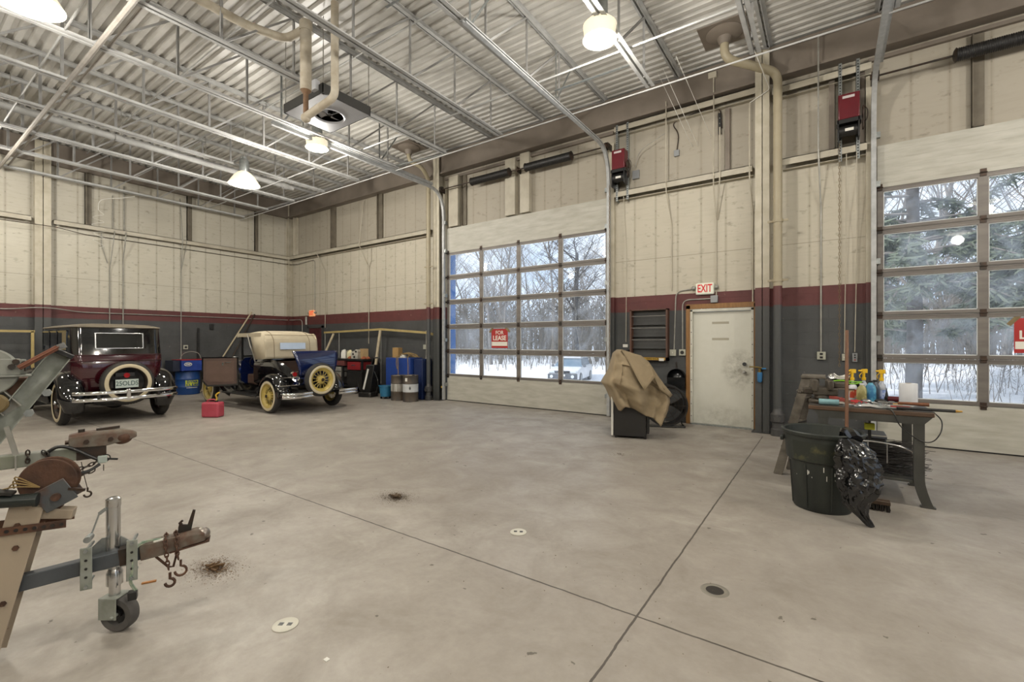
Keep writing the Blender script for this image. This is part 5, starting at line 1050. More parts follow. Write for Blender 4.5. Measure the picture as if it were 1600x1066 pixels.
jug('plastic_jug', 'white plastic jug at the left end of the wall workbench', (-11.47, 8.0, .98), .95, rz=.3); jug('plastic_jug', 'yellowed white jug on the wall workbench, right of the taller one', (-11.28, 8.05, .98), .9, mat('jug_cream', 'cfc79f', .5), rz=1)
t = thing('engine_casting', 'pale metal casting with round holes on the wall workbench', 'machine part', (-10.88, 8.0, .98), .2)
b = B(); bx(b, -.14, .1, -.08, .08, 0, .16); cyl(b, (-.06, -.085, .13), (-.06, .085, .13), .085, n=20); cyl(b, (.04, -.08, .2), (.04, .08, .2), .06, n=20); obj('casting_block', b, mat('pale_metal', 'b8b4a9', .5, .2, '8f8a7e', .6, 9), t, bevel=.008)
b = B(); [cyl(b, (x, -.088, z), (x, -.08, z), .03, n=14) for x, z in ((-.06, .13), (.04, .2), (-.02, .05))]; obj('bores', b, M_BLACK, t)
small_box('open_carton', 'small tan carton behind the pale casting on the workbench', 'box', (-10.72, 8.12, .98), (.2, .16, .28), mat('carton_light', 'a98f68', .8, 0, '947b56', .5, 8), -.2, True)
random.seed(7)
for i, (x, w) in enumerate(((-11.12, .14), (-11.03, .1), (-10.55, .16), (-10.40, .12))):
    b = B(); R_ = [rnd(.8, 1.2) for _ in range(12)]
    loft(b, [[Vector((w/2*k*R_[j]*math.cos(2*PI*j/12), w/2*k*R_[(j+z_)%12]*math.sin(2*PI*j/12), z)) for j in range(12)] for z_, (k, z) in enumerate(((1, 0), (1.05, .02), (.7, .05), (.2, .07)))]); o = obj('shop_rag', b, mat('orange_rag', '9a5638', .9, 0, '75402a', .6, 12)); o.location = (x, 7.95+.02*i, .981); tag(o, 'crumpled orange shop rag on the wall workbench, %s of four' % ('leftmost', 'second from left', 'third from left', 'rightmost')[i], 'rag', 'orange rags on the wall workbench')
b = B(); random.seed(9)
for c_ in range(9): ball(b, (rnd(-.15, .15), rnd(-.05, .05), .06+rnd(0, .22)), (rnd(.05, .09),)*3, 7)
for v_ in b.verts: v_.co += Vector((rnd(-.012, .012), rnd(-.012, .012), rnd(-.012, .012)))
o = obj('crumpled_sheeting', b, mat('pale_sheet', 'aeaba2', .6, 0, '8a867b', .6, 10), smooth=20); o.location = (-10.98, 7.76, .24); tag(o, 'heap of crumpled pale sheeting under the wall workbench', 'sheeting'); o.location.y = 7.98
# black upright machine beside the bench
t = thing('floor_jack_press', 'tall black machine with a white stripe, right of the wall workbench', 'machine', (-10.02, 7.72, 0), .25)
b = B(); bx(b, -.2, .2, -.16, .16, 0, .13); obj('foot', b, M_BLACK, t, bevel=.02); b = B(); loft(b, [[Vector((x+s_, y, z)) for x, y in ((-.13, -.1), (.13, -.1), (.13, .1), (-.13, .1))] for z, s_ in ((.13, 0), (.85, .14))]); obj('housing', b, M_BLACK, t, bevel=.015)
b = B(); bar(b, (-.06, -.115, .2), (.09, -.115, .74), .05, .01, (0, 1, 0)); obj('white_stripe', b, M_WHITE, t, smooth=0); b = B(); tube(b, rpath([(.05, .05, .8), (.12, .05, 1.02), (.3, .05, 1.04), (.33, .05, .9)], .04), .018, 8); obj('handle', b, M_BLACK, t)
b = B(); tube(b, smooth_path([(-.12, -.05, .7), (-.3, -.05, .45), (-.22, -.05, .15)], 6), .01, 6); tube(b, smooth_path([(.2, -.05, .75), (.35, -.05, .4), (.28, -.05, .1)], 6), .01, 6); obj('hoses', b, M_BLACK, t)
# tan pipe frames and leaning poles
M_RAILW = mat('raw_rail', 'aa9762', .6, 0, '8f7c4c', .5, 6); M_POLE = mat('pale_pole', 'b3a68c', .6, 0, '96896d', .5, 6)
t = thing('rail_frame', 'tan rail on thin posts along the far wall above the workbench', 'rail', (-10.2, 8.25, 0))
for p, q in (((-2.62, 0, 1.74), (.05, 0, 1.80)), ((.05, 0, 1.80), (1.9, 0, 1.68)), ((1.95, .0, 1.66), (2.12, 0, 1.63))): b = B(); bar(b, p, q, .05, .055); obj('rail', b, M_RAILW, t, smooth=0)
for x, z0 in ((-2.62, 0), (-1.9, 0), (.02, .3), (1.78, .0), (1.86, .0)): b = B(); cyl(b, (x, .02, z0), (x, .02, 1.74), .012, n=8); obj('post', b, M_CONDUIT, t)
def pole(p, q, r, label, m=M_POLE, name='leaning_pole', cat='pole'):
    p, q = Vector(p), Vector(q); b = B(); cyl(b, (0, 0, 0), q-p, r, n=12); o = obj(name, b, m); o.location = p; return tag(o, label, cat)
pole((-12.85, 7.75, 0), (-12.3, 8.22, 1.70), .035, 'thick tan pole leaning on the rail behind the blue rumble lid'); pole((-10.3, 8.05, 0), (-10.12, 8.2, 1.77), .04, 'thick tan pole leaning on the rail joint above the black machine')
t = thing('push_mop', 'long wooden handled squeegee standing on its head beside the cream drain pipe', 'squeegee', (-8.5, 8.2, 0)); b = B(); cyl(b, (0, 0, .05), (.1, .1, 1.42), .016, n=10); obj('handle', b, M_POLE, t); b = B(); bx(b, -.13, .13, -.025, .025, 0, .05); obj('head', b, M_TRIMW, t)
pole((-14.85, 5.62, 0), (-15.03, 7.13, 2.40), .022, 'long pale pipe leaning on the left wall behind the roadster'); pole((-14.75, 5.95, 0), (-15.03, 7.22, 2.33), .02, 'dark pipe leaning on the left wall just behind the pale one', M_IRON)
t = thing('rail_frame', 'tan rail frame standing along the left wall at the left edge of the picture', 'rail', (-14.75, 1.5, 0)); b = B(); bar(b, (0, -1.6, 1.69), (0, .78, 1.69), .05, .05); obj('rail', b, M_RAILW, t, smooth=0); b = B(); bx(b, -.025, .025, .72, .77, 0, 1.69); obj('post', b, M_RAILW, t, smooth=0); b = B(); bx(b, -.025, .025, -1.6, -1.55, 0, 1.69); obj('post', b, M_RAILW, t, smooth=0)
# yellow plug on the jamb
t = thing('drop_plug', 'small yellow plug on a short cord on the jamb by the tall garage door', 'plug', (-7.9, 8.3, .33)); b = B(); ball(b, (0, 0, 0), .03, 8); obj('plug_body', b, mat('spout_yellow', 'c8a53a', .5), t); b = B(); tube(b, smooth_path([(0, 0, 0), (.02, -.01, -.08), (-.02, 0, -.15)], 4), .005, 5); obj('cord', b, M_BLACK, t)
# ================================================================ covered machine and barrel fan by the exit door
RV, FV = Vector((.8207, .5714, 0)), Vector((-.5714, .8207, 0))
t = thing('black_cabinet_unit', 'black box with a white front edge standing under the tan canvas', 'appliance', (-2.51, 6.80, 0), math.radians(17))
b = B(); bx(b, -.24, .24, -.2, .22, .03, .74); obj('case', b, mat('case_black', '1c1a19', .45, 0, '211f1e', .4, 4), t, bevel=.012)
b = B(); bx(b, -.275, -.24, -.2, .22, .03, .74); obj('white_door', b, M_WHITE, t, bevel=.01); b = B(); bx(b, .24, .28, -.18, .2, .08, .45); obj('rear_grille', b, M_BLACK, t, bevel=.01)
for x in (-.2, .22):
    for y in (-.16, .18): b = B(); cyl(b, (x, y, 0), (x, y, .04), .022, n=10); obj('foot', b, M_BLACK, t)
b = B(); bx(b, -.14, -.04, .0, .12, .74, 1.2); bx(b, -.12, .12, .0, .16, .74, .98); obj('upper_housing', b, M_BLACK, t, bevel=.03)
M_CLOTH = mat('khaki_canvas', '928268', .95, 0, '7c6d54', .6, 2.5, bump=.25, bscale=70)
def L2(tab, z):
    for (z0, a0), (z1, a1) in zip(tab, tab[1:]):
        if z1 <= z <= z0: k = (z0-z)/(z0-z1+1e-9); return a0+(a1-a0)*k
    return tab[-1][1] if z < tab[-1][0] else tab[0][1]
dep = 6.93; px = dep/711.1
TL = [(1.45-(v-534.5)*px, (u-988)*px) for u, v in ((959, 547), (952, 552), (945, 579), (934, 598), (941, 608), (949, 626), (956, 641), (958, 670))]
TRt = [(1.45-(v-534.5)*px, (u-988)*px) for u, v in ((962, 547), (976, 551), (995, 559), (1009, 579), (1022, 594), (1033, 612), (1035, 626), (1032, 640), (1024, 662), (1023, 670))]
def cloth(a, k):          # a 0..1 round (0 = right, .75 = towards the camera), k 0..1 downwards
    ph = 2*PI*a; c, s = math.cos(ph), math.sin(ph)
    hem = {0: .34, .0625: .5, .125: .55, .25: .6, .375: .55, .5: .42, .56: .42, .62: .50, .69: .46, .75: .36, .80: .32, .86: .20, .90: .33, .95: .30, 1: .34}
    ks = sorted(hem); zb = .4
    for a0, a1 in zip(ks, ks[1:]):
        if a0 <= a <= a1: zb = hem[a0]+(hem[a1]-hem[a0])*(a-a0)/(a1-a0)
    z = 1.33+(zb-1.33)*k; xl, xr = L2(TL, z), L2(TRt, z); cx, hw = (xl+xr)/2, (xr-xl)/2
    f = 0
    for q, am, w in ((.80, -.10, .035), (.70, .07, .05), (.62, -.08, .03), (.90, .06, .05), (.55, .05, .04), (.86, -.09, .02)):
        f += am*math.exp(-((a+.10*(k-.5)*(1 if q > .75 else -1)-q)/w)**2)
    f *= min(1, k*1.6); f += .06*noise.noise((a*9, k*6, 1))+.03*abs(noise.noise((a*22, k*9, 4)))+.02*abs(math.sin(a*21+3*k))*k
    m_ = abs(s)**2*.9+.1 if abs(c) > .75 else 1
    dd = .33*min(1, .40+1.2*k)+.02
    # flap fold: a ledge running from the peak down to the right
    led = .05*(1 if (k > .25+.9*max(0, a-.72)*2 and .66 < a < .95) else 0)
    return Vector((-2.41, 6.86, z))+RV*(cx+hw*math.copysign(abs(c)**.85, c)*(1+f*.3*m_)-.02)+FV*(math.copysign(abs(s)**.55, s)*(dd+f-led))
b = B(); grid(b, cloth, 96, 44); bmesh.ops.remove_doubles(b, verts=b.verts[:], dist=.0008)
o = obj('canvas_tarp', b, M_CLOTH, smooth=70, solid=.012); tag(o, 'khaki canvas tarp draped in heavy folds over the black box', 'tarp')
# a loose turned-back flap on the tarp
b = B(); flap = [(957, 548, -.17), (985, 556, -.25), (996, 566, -.3), (1013, 594, -.33), (1034, 618, -.27), (1030, 622, -.3), (1012, 610, -.36), (1002, 591, -.40), (985, 611, -.43), (977, 596, -.38), (965, 566, -.28)]
P = [Vector((-2.41, 6.86, 0))+RV*((u-988)*(dep+d)/711.1)+FV*d+Vector((0, 0, 1.45-(v-534.5)*(dep+d)/711.1)) for u, v, d in flap]
vs = [b.verts.new(p) for p in P]; b.faces.new(vs); bmesh.ops.triangulate(b, faces=b.faces[:]); bmesh.ops.subdivide_edges(b, edges=b.edges[:], cuts=3, use_grid_fill=True)
for v_ in b.verts: v_.co += FV*.018*noise.noise(v_.co*7)
obj('turned_flap', b, M_CLOTH, None, smooth=50, solid=.01); fl_ = bpy.data.objects['turned_flap']; fl_.parent = o
t = thing('barrel_fan', 'big round black floor fan standing behind the tarp-covered box', 'fan', (-2.32, 7.95, 0), math.radians(25)); Mf = TR(0, 0, .37) @ RX(PI/2)
b = B(); lathe(b, [(.33, -.14), (.355, -.14), (.36, 0), (.355, .14), (.33, .14), (.325, 0), (.33, -.14)], 40, Mf); obj('fan_drum', b, M_BLACK, t)
b = B()
for r_ in (.08, .14, .2, .26, .32): lathe(b, [(r_+.003*math.cos(q), .14+.003*math.sin(q)) for q in [2*PI*i/6 for i in range(7)]], 36, Mf)
for k in range(12): a = 2*PI*k/12; cyl(b, Mf @ Vector((.03*math.cos(a), .03*math.sin(a), .14)), Mf @ Vector((.33*math.cos(a), .33*math.sin(a), .14)), .003, n=5)
obj('grille', b, M_IRON, t)
b = B(); [grid(b, lambda u, v: Mf @ Vector((math.cos(q0+(.9*v-.45)*(.4+u*.6))*(.05+.25*u), math.sin(q0+(.9*v-.45)*(.4+u*.6))*(.05+.25*u), .06*(v-.5))), 5, 4) for q0 in (0, 2.1, 4.2)]; cyl(b, Mf @ Vector((0, 0, -.08)), Mf @ Vector((0, 0, .08)), .06); obj('fan_blades', b, M_BLACK, t)
b = B(); tube(b, rpath([(-.3, -.15, .02), (-.3, .15, .02), (-.3, 0, .3)], .05), .013, 8); tube(b, rpath([(.3, -.15, .02), (.3, .15, .02), (.3, 0, .3)], .05), .013, 8); tube(b, [(-.3, -.15, .02), (.3, -.15, .02)], .013, 8); obj('stand', b, M_BLACK, t)
# ================================================================ workbench on the right
M_BW = mat('oily_bench_wood', '5f4631', .55, 0, '3b2c21', .8, 6, stretch=(.5, 3, 3)); M_BTOP = mat('oily_bench_surface', '504b46', .5, 0, '2c2825', .8, 7); M_BLEG = mat('bench_grey_steel', '4b4b47', .5, .3, '393833', .5, 6)
X0, X1, Y0, Y1, ZT = -.165, .75, 5.30, 6.15, .84
t = thing('shop_bench', 'steel legged workbench with a thick oily wooden top covered in tools', 'workbench', (.29, 5.72, 0)); ox, oy = -.29, -5.72
b = B(); bx(b, X0+ox, X1+ox, Y0+oy, Y1+oy, ZT-.045, ZT-.006); obj('bench_top', b, M_BW, t, bevel=.006); b = B(); bx(b, X0+ox+.004, X1+ox-.004, Y0+oy+.004, Y1+oy-.004, ZT-.006, ZT); obj('top_surface', b, M_BTOP, t, smooth=0)
for x in (X0+.12, X1-.1):
    for y in (Y0+.04, Y1-.06):
        b = B(); s_ = 1 if x > .3 else -1; bar(b, (x+ox, y+oy, ZT-.045), (x+ox, y+oy, .3), .075, .045, (0, 1, 0)); P = smooth_path([(x+ox, y+oy, .3), (x+ox+s_*.005, y+oy, .2), (x+ox+s_*.035, y+oy, .08), (x+ox+s_*.06, y+oy, .012)], 4)
        rings = [[p+Vector((-.0375, -.022, 0)), p+Vector((.0375, -.022, 0)), p+Vector((.0375, .022, 0)), p+Vector((-.0375, .022, 0))] for p in P]; loft(b, rings); bx(b, x+ox+s_*.06-.05, x+ox+s_*.06+.05, y+oy-.03, y+oy+.03, 0, .012); obj('leg', b, M_BLEG, t, smooth=30)
for yy_ in (Y0+oy+.03, Y1+oy-.05): b = B(); prism(b, [(X0+ox+.03, 0), (X1+ox-.01, 0), (X1+ox-.07, -.07), (X0+ox+.1, -.07)], -.02, .02, axes((0, yy_, ZT-.045), (1, 0, 0), (0, 0, 1), (0, -1, 0))); obj('apron_rail', b, M_BLEG, t, smooth=0)
b = B(); bx(b, X0+ox+.06, X1+ox-.06, Y0+oy+.04, Y1+oy-.04, .2, .225); obj('lower_shelf', b, M_BLEG, t, bevel=.004)
ZS = .2255
# bottles
def lbl(name, c1, c2): return mat(name, c1, .4, 0, c2, .8, 18, lo=.45, hi=.55)
def spray(x, y, h, body, head, label, lab=None, liquid=None):
    t = thing('spray_bottle', label, 'spray bottle', (x, y, ZT), rnd(-.5, .5)); r = .042; hb = h*.62
    b = B(); lathe(b, [(.0005, 0), (r*.92, 0), (r, .008), (r, hb*.62), (r*.9, hb*.75), (r*.45, hb*.93), (.014, hb), (.014, hb+.015), (.0005, hb+.015)], 24); bo = obj('bottle', b, body, t, smooth=60)
    if lab: b = B(); lathe(b, [(r+.0008, hb*.15), (r+.0008, hb*.58)], 24, None, -2.6, .4); obj('paper_label', b, lab, bo)
    b = B(); cyl(b, (0, 0, hb+.005), (0, 0, hb+.035), .019); cyl(b, (0, 0, hb+.035), (0, 0, h-.045), .011, .013); bx(b, -.018, .03, -.013, .013, h-.045, h-.004); cyl(b, (-.05, 0, h-.022), (-.018, 0, h-.022), .008, .011); tube(b, [(-.02, 0, h-.045), (-.042, 0, h-.07), (-.034, 0, h-.10)], .005, 6); obj('trigger_head', b, head, t, bevel=.003)
M_YH = mat('yellow_trigger', 'e0b41c', .4); M_CW = mat('clear_plastic', 'c6ccd6', .2, 0, trans=.35); M_WPL = mat('white_plastic', 'd8d9dc', .35)
random.seed(2)
spray(.20, 5.93, .33, M_WPL, M_YH, 'spray bottle with a bright yellow head and red label, leftmost on the bench', lbl('label_red', 'c24a35', 'd8c9a0')); spray(.30, 6.02, .33, M_CW, M_YH, 'clear spray bottle with a yellow and white head, middle of three', None); spray(.445, 6.02, .33, M_CW, M_YH, 'clear spray bottle with blue markings, rightmost of three', lbl('label_blue', 'b9c6e6', '3c63b8'))
def flask(x, y, h, r, m, label, cap):
    t = thing('fluid_bottle', label, 'bottle', (x, y, ZT)); b = B(); lathe(b, [(.0005, 0), (r*.95, 0), (r, .008), (r, h*.62), (r*.85, h*.75), (.018, h*.88), (.016, h*.93), (.0005, h*.93)], 22); obj('bottle', b, m, t, smooth=60); b = B(); cyl(b, (0, 0, h*.92), (0, 0, h), .02); obj('cap', b, cap, t)
flask(.275, 5.82, .19, .045, lbl('bottle_olive', '8b8552', 'b5ad7a'), 'olive yellow fluid bottle in front of the spray bottles', M_WPL); flask(.345, 5.83, .22, .045, lbl('bottle_blue', '2f6c96', '5aa0b8'), 'squat blue bottle with a dark cap in front of the spray bottles', M_BLACK); flask(.39, 5.95, .22, .035, mat('bottle_slate', '39434f', .3), 'slim slate grey bottle behind the blue one', M_BLACK)
t = thing('paper_towel_roll', 'white paper roll standing at the right end of the bench', 'paper roll', (.63, 5.80, ZT)); b = B(); lathe(b, [(.022, 0), (.068, 0), (.07, .004), (.07, .206), (.068, .21), (.022, .21), (.022, 0)], 32); obj('roll', b, mat('paper_white', 'cfd0d2', .9), t, smooth=50); b = B(); lathe(b, [(.020, .0), (.022, .0), (.022, .212), (.02, .212)], 16); obj('core', b, M_CARD, t)
# vise
M_VISE = mat('worn_vise_iron', '5d574e', .45, .6, '3c332b', .8, 9)
t = thing('bench_vise', 'heavy worn grey bench vise on the left corner of the bench', 'vise', (-.06, 5.52, ZT), math.radians(8)); t.scale = (1.3, 1.3, 1.3)
b = B(); cyl(b, (0, 0, 0), (0, 0, .03), .085, n=20); cyl(b, (0, 0, .03), (0, 0, .07), .05, .045); bx(b, -.06, .10, -.05, .05, .06, .12); bx(b, .03, .07, -.07, .07, .10, .18); bx(b, .07, .16, -.035, .035, .12, .165); obj('fixed_jaw', b, M_VISE, t, bevel=.01)
b = B(); bx(b, -.07, -.03, -.07, .07, .09, .18); bx(b, -.12, .02, -.028, .028, .07, .115); cyl(b, (-.16, 0, .08), (.05, 0, .08), .016); cyl(b, (-.15, -.09, .08), (-.15, .09, .08), .008); obj('sliding_jaw', b, M_VISE, t, bevel=.008)
# step ladder behind the bin
M_LAD = mat('paint_spattered_ladder', '6a6358', .7, 0, '443e36', .8, 10)
t = thing('step_ladder', 'worn paint-spattered step ladder leaning behind the left end of the bench', 'ladder', (-.2, 5.9, 0))
A0, A1 = Vector((-.26, -.12, 0)), Vector((-.16, .16, 0)); T0, T1 = Vector((.0, -.02, 1.06)), Vector((.04, .24, 1.06))
for a_, c_ in ((A0, T0), (A1, T1)): b = B(); bar(b, a_, c_, .05, .085, (1, 0, 0)); obj('rail', b, M_LAD, t, smooth=0)
for k in (.28, .53, .78): p, q = A0.lerp(T0, k), A1.lerp(T1, k); b = B(); bar(b, p, q, .1, .025); obj('step', b, M_LAD, t, smooth=0)
b = B(); bx(b, -.05, .17, -.07, .29, 1.06, 1.085); obj('top_cap', b, M_LAD, t, bevel=.004); b = B(); bx(b, .05, .42, -.02, .24, .95, .965); bar(b, (.12, .24, 1.06), (.36, .24, .96), .02, .01, (0, 1, 0)); obj('pail_shelf', b, M_LAD, t, bevel=.003)
for y in (-.0, .24): b = B(); bar(b, (.10, y, 1.06), (.14, y, .0), .03, .02, (1, 0, 0)); obj('back_leg', b, M_LAD, t, smooth=0)
# bag and clamp lamp on the ladder
t = thing('tool_bag', 'black bag with lime green stripes lying on the ladder top', 'bag', (.10, 5.98, .966))
b = B(); ball(b, (0.04, .02, .05), (.16, .10, .05), 10); 
for v_ in b.verts: v_.co += Vector((0, 0, .012*noise.noise(v_.co*14)))
obj('bag_body', b, mat('bag_black', '15161c', .6), t); b = B(); [tube(b, smooth_path([(-.1, -.06, .05+k*.012), (0, -.085, .06+k*.02), (.12, -.075, .05+k*.02), (.18, -.04, .07)], 5), .007, 6) for k in (0, 1)]; obj('lime_stripe', b, mat('lime_green', '86c030', .5), t)
t = thing('clamp_lamp', 'small silver clamp lamp with a coiled cable on top of the black bag', 'lamp', (.05, 5.95, 1.06)); b = B(); bx(b, -.0, .11, -.03, .02, .02, .045, RY(.4)); lathe(b, [(.045, 0), (.04, .03), (.02, .05), (.0005, .055)], 18, TR(-.02, 0, 0)); obj('shade', b, M_STEEL, t); b = B(); [tube(b, [(.05+.08*math.cos(q)*(1-k*.15), .0+.05*math.sin(q), -.0+.012*k+.03*math.cos(q)**2) for q in [2*PI*i/20 for i in range(20)]], .005, 5, closed=True) for k in range(3)]; obj('cable', b, M_WHITE, t)
# tools scattered on the bench, each one its own thing
def tool(name, label, cat, p, q, parts):
    p, q = Vector(p), Vector(q); t = thing(name, label, cat, (p+q)/2, 0); d = (q-p)/2; 
    for nm, f0, f1, r0, r1, m in parts: b = B(); cyl(b, -d+2*d*f0, -d+2*d*f1, r0, r1, n=10); obj(nm, b, m, t)
    return t
M_RDH = mat('red_handle', '8f2a22', .4, 0, '6e1f1a', .5, 9); M_WDH = mat('wood_handle', '7a4a2c', .5, 0, '5a3520', .5, 9); Zt = ZT+.014
tool('hammer_handle', 'long wooden tool handle lying at the right end of the bench', 'handle', (.38, 5.52, Zt+.03), (.74, 5.50, Zt+.03), (('shaft', 0, .45, .006, .006, M_STEEL), ('grip', .4, 1, .012, .017, M_WDH)))
tool('screwdriver', 'screwdriver with a dark red handle in the middle of the bench', 'screwdriver', (.33, 5.44, Zt), (.60, 5.42, Zt), (('blade', 0, .5, .004, .004, M_STEEL), ('grip', .5, 1, .011, .013, M_RDH)))
tool('screwdriver', 'thin screwdriver with a red handle nearest the front edge of the bench', 'screwdriver', (.36, 5.38, Zt-.004), (.56, 5.36, Zt-.004), (('blade', 0, .5, .004, .004, M_STEEL), ('grip', .5, 1, .01, .01, M_RDH)))
tool('screwdriver', 'screwdriver with a pale amber handle beside the paper roll', 'screwdriver', (.44, 5.62, Zt), (.57, 5.66, Zt), (('blade', 0, .4, .004, .004, M_STEEL), ('grip', .4, 1, .012, .013, mat('amber_handle', 'b08a48', .3))))
tool('pry_bar', 'steel pry bar lying along the front edge of the bench', 'bar', (.12, 5.40, Zt-.004), (.50, 5.36, Zt-.004), (('shaft', 0, 1, .008, .008, M_GALV),))
tool('grease_wand', 'long black rod with a brass tip sticking out past the right end of the bench', 'rod', (.50, 5.34, Zt+.003), (.93, 5.36, Zt+.003), (('rod', 0, .9, .013, .013, M_BLACK), ('brass_tip', .9, 1, .013, .007, mat('brass', 'b58f4a', .3, .9))))
def pliers(x, y, rz, label, m):
    t = thing('pliers', label, 'pliers', (x, y, ZT+.001), rz); b = B(); prism(b, [(-.015, 0), (.015, 0), (.008, .06), (-.008, .06)], 0, .014); cyl(b, (0, 0, 0), (0, 0, .016), .016); obj('jaws', b, M_STEEL, t, bevel=.002)
    for s in (-1, 1): b = B(); tube(b, smooth_path([(0, 0, .008), (s*.03, -.04, .008), (s*.028, -.13, .01)], 5), .008, 6); obj('handle', b, m, t)
pliers(.16, 5.45, 1.9, 'pliers with red grips left of the middle of the bench', M_RDH); pliers(.28, 5.60, -1.2, 'pliers with dark grips near the olive bottle', M_BLACK); pliers(.45, 5.48, 1.4, 'pliers with red grips in front of the paper roll', M_RDH)
def ratchet(x, y, rz, label): t = thing('ratchet', label, 'ratchet', (x, y, ZT+.001), rz); b = B(); bar(b, (-.1, 0, .012), (.06, 0, .012), .016, .014); obj('handle', b, M_STEEL, t); b = B(); cyl(b, (.08, 0, .0), (.08, 0, .032), .022); obj('head', b, M_GALV, t)
ratchet(.31, 5.50, .2, 'chrome ratchet in the middle of the bench'); ratchet(.43, 5.70, .5, 'chrome socket wrench behind the screwdrivers')
def rag(x, y, w, h, m, label, seed, z=ZT, nm='rag'):
    random.seed(seed); b = B(); grid(b, lambda u, v: ((u-.5)*w*(1+.2*noise.noise((u*3, v*3, seed))), (v-.5)*w*.7*(1+.2*noise.noise((u*3, v*3, seed+5))), .003+h*max(0, 1-((2*u-1)**2+(2*v-1)**2)*.7)*(.6+.6*abs(noise.noise((u*6, v*6, seed+9))))), 18, 14)
    o = obj(nm, b, m, smooth=60, solid=.004); o.location = (x, y, z+.003); tag(o, label, nm.replace('_', ' ')); return o
rag(.02, 5.70, .26, .07, mat('red_rag', '8c3a30', .9, 0, '6a2c26', .6, 14), 'crumpled red rag behind the vise', 3); rag(.21, 5.66, .2, .03, mat('bright_red_rag', 'a82a2c', .9), 'small bright red cloth in the middle of the bench', 6); rag(.1, 5.55, .2, .012, mat('paper_sheet', 'a7a196', .8), 'crumpled pale paper beside the pliers', 11, nm='paper_sheet'); rag(.5, 5.58, .3, .012, mat('grey_rag', '8c8a86', .9, 0, '5c5955', .6, 14), 'grey cloth spread under the tools at the right of the bench', 14); rag(.3, 5.42, .2, .02, mat('white_rag', 'a9a8a4', .9), 'pale cloth hanging over the front edge of the bench', 18)
b = B(); cyl(b, (-.08, 0, .03), (.08, 0, .03), .028, n=14); o = obj('rolled_cloth', b, mat('pale_blue_cloth', '7fa3a8', .9, 0, '67888c', .5, 14)); o.location = (-.0, 5.36, ZT); tag(o, 'rolled pale blue cloth at the left front of the bench', 'cloth')
t = thing('air_grinder', 'dark red air grinder with an upright nozzle left of the paper roll', 'grinder', (.54, 6.0, ZT)); b = B(); cyl(b, (-.05, 0, .03), (.08, 0, .03), .028, n=14); obj('motor_body', b, mat('dark_red_tool', '5f1d25', .4), t); b = B(); cyl(b, (-.06, 0, 0), (-.06, 0, .05), .025); cyl(b, (-.06, 0, .05), (-.06, 0, .14), .02, .004); obj('nozzle', b, M_BLACK, t)
# cord loop hanging off the right end
b = B(); tube(b, smooth_path([(0, 0, 0), (.05, -.04, -.02), (.1, -.06, -.14), (.22, -.05, -.25), (.31, -.03, -.26), (.37, 0, -.18), (.38, .03, -.08), (.33, .05, -.01)], 7), .005, 6); o = obj('hanging_cord', b, M_BLACK); o.location = (.42, 5.33, ZT+.006); tag(o, 'thin black cord looping off the right front corner of the bench', 'cord')
# below the bench
t = thing('yellow_meter', 'small yellow and black gauge hanging under the bench top', 'gauge', (.32, 5.55, .64)); b = B(); bx(b, -.04, .04, -.03, .03, -.03, .03); obj('meter_case', b, mat('meter_yellow', 'c3c630', .5), t, bevel=.008); b = B(); cyl(b, (0, 0, .03), (0, 0, .155), .008); bx(b, -.012, .012, -.02, .02, -.14, -.03); obj('hook', b, M_BLACK, t)
t = thing('black_machine_case', 'black box with a white-edged lid on the shelf under the bench', 'box', (.28, 5.72, ZS)); b = B(); bx(b, -.17, .17, -.15, .15, 0, .30); obj('case', b, M_BLACK, t, bevel=.015); b = B(); bx(b, -.175, .175, -.155, .155, .30, .33); obj('lid', b, mat('lid_grey', '6a6d75', .3), t, bevel=.008); b = B(); bx(b, -.176, .176, -.158, -.152, .322, .334); obj('lid_edge', b, M_WHITE, t, smooth=0)
random.seed(12); b = B()
for i in range(330):
    z = rnd(.02, .24); y = rnd(-.18, .18); x0 = rnd(-.26, -.05); L = rnd(.22, .40); a = rnd(-.25, .25); p = Vector((x0, y, z)); q = p+Vector((L, math.sin(a)*L*.5, rnd(-.05, .05))); tube(b, smooth_path([p, p.lerp(q, .5)+Vector((0, 0, rnd(-.015, .015))), q], 3), .0022, 4, cap=False)
wb = obj('wire_bundle', b, mat('dark_wire', '3a3838', .5, .5, '55504c', .5, 20), smooth=0); wb.location = (.46, 5.62, ZS); tag(wb, 'tangled bundle of dark wire rods bristling out of the bench shelf', 'wire', kind='stuff')
b = B(); tube(b, smooth_path([(-.35, -.2, .27), (-.2, -.21, .29), (0, -.21, .27), (.12, -.2, .22)], 6), .008, 6); [tube(b, [(x, -.205, .28), (x, -.2, .10)], .004, 5) for x in (-.22, -.08)]; o = obj('bent_rod', b, M_STEEL); o.location = (.52, 5.60, ZS+.01); tag(o, 'bright bent rod arching over the wire bundle', 'rod')
# bin with bag, broom
M_BIN = mat('dark_green_bin_plastic', '1b1f1d', .5, 0, '343832', .7, 5, stretch=(1, 1, .25)); M_BINS = mat('bin_yellow_scuffs', '23271f', .6, 0, '5f5a35', .8, 8, lo=.55, hi=.7)
t = thing('trash_bin', 'big dark green plastic bin with yellow paint smears in front of the bench', 'bin', (-.05, 4.85, 0)); H_ = .68
b = B(); lathe(b, [(.0005, .004), (.21, 0), (.222, .02), (.246, .40), (.25, .42), (.270, .43), (.284, .60), (.288, .64), (.303, .645), (.311, .66), (.311, .675), (.301, .683), (.283, .675), (.274, .60), (.25, .44), (.235, .40), (.21, .03), (.0005, .02)], 56); obj('bin_shell', b, M_BIN, t, smooth=35)
b = B(); lathe(b, [(.2725, .435), (.2845, .60)], 40, None, -2.4, -.7); obj('paint_smear', b, M_BINS, t)
b = B(); 
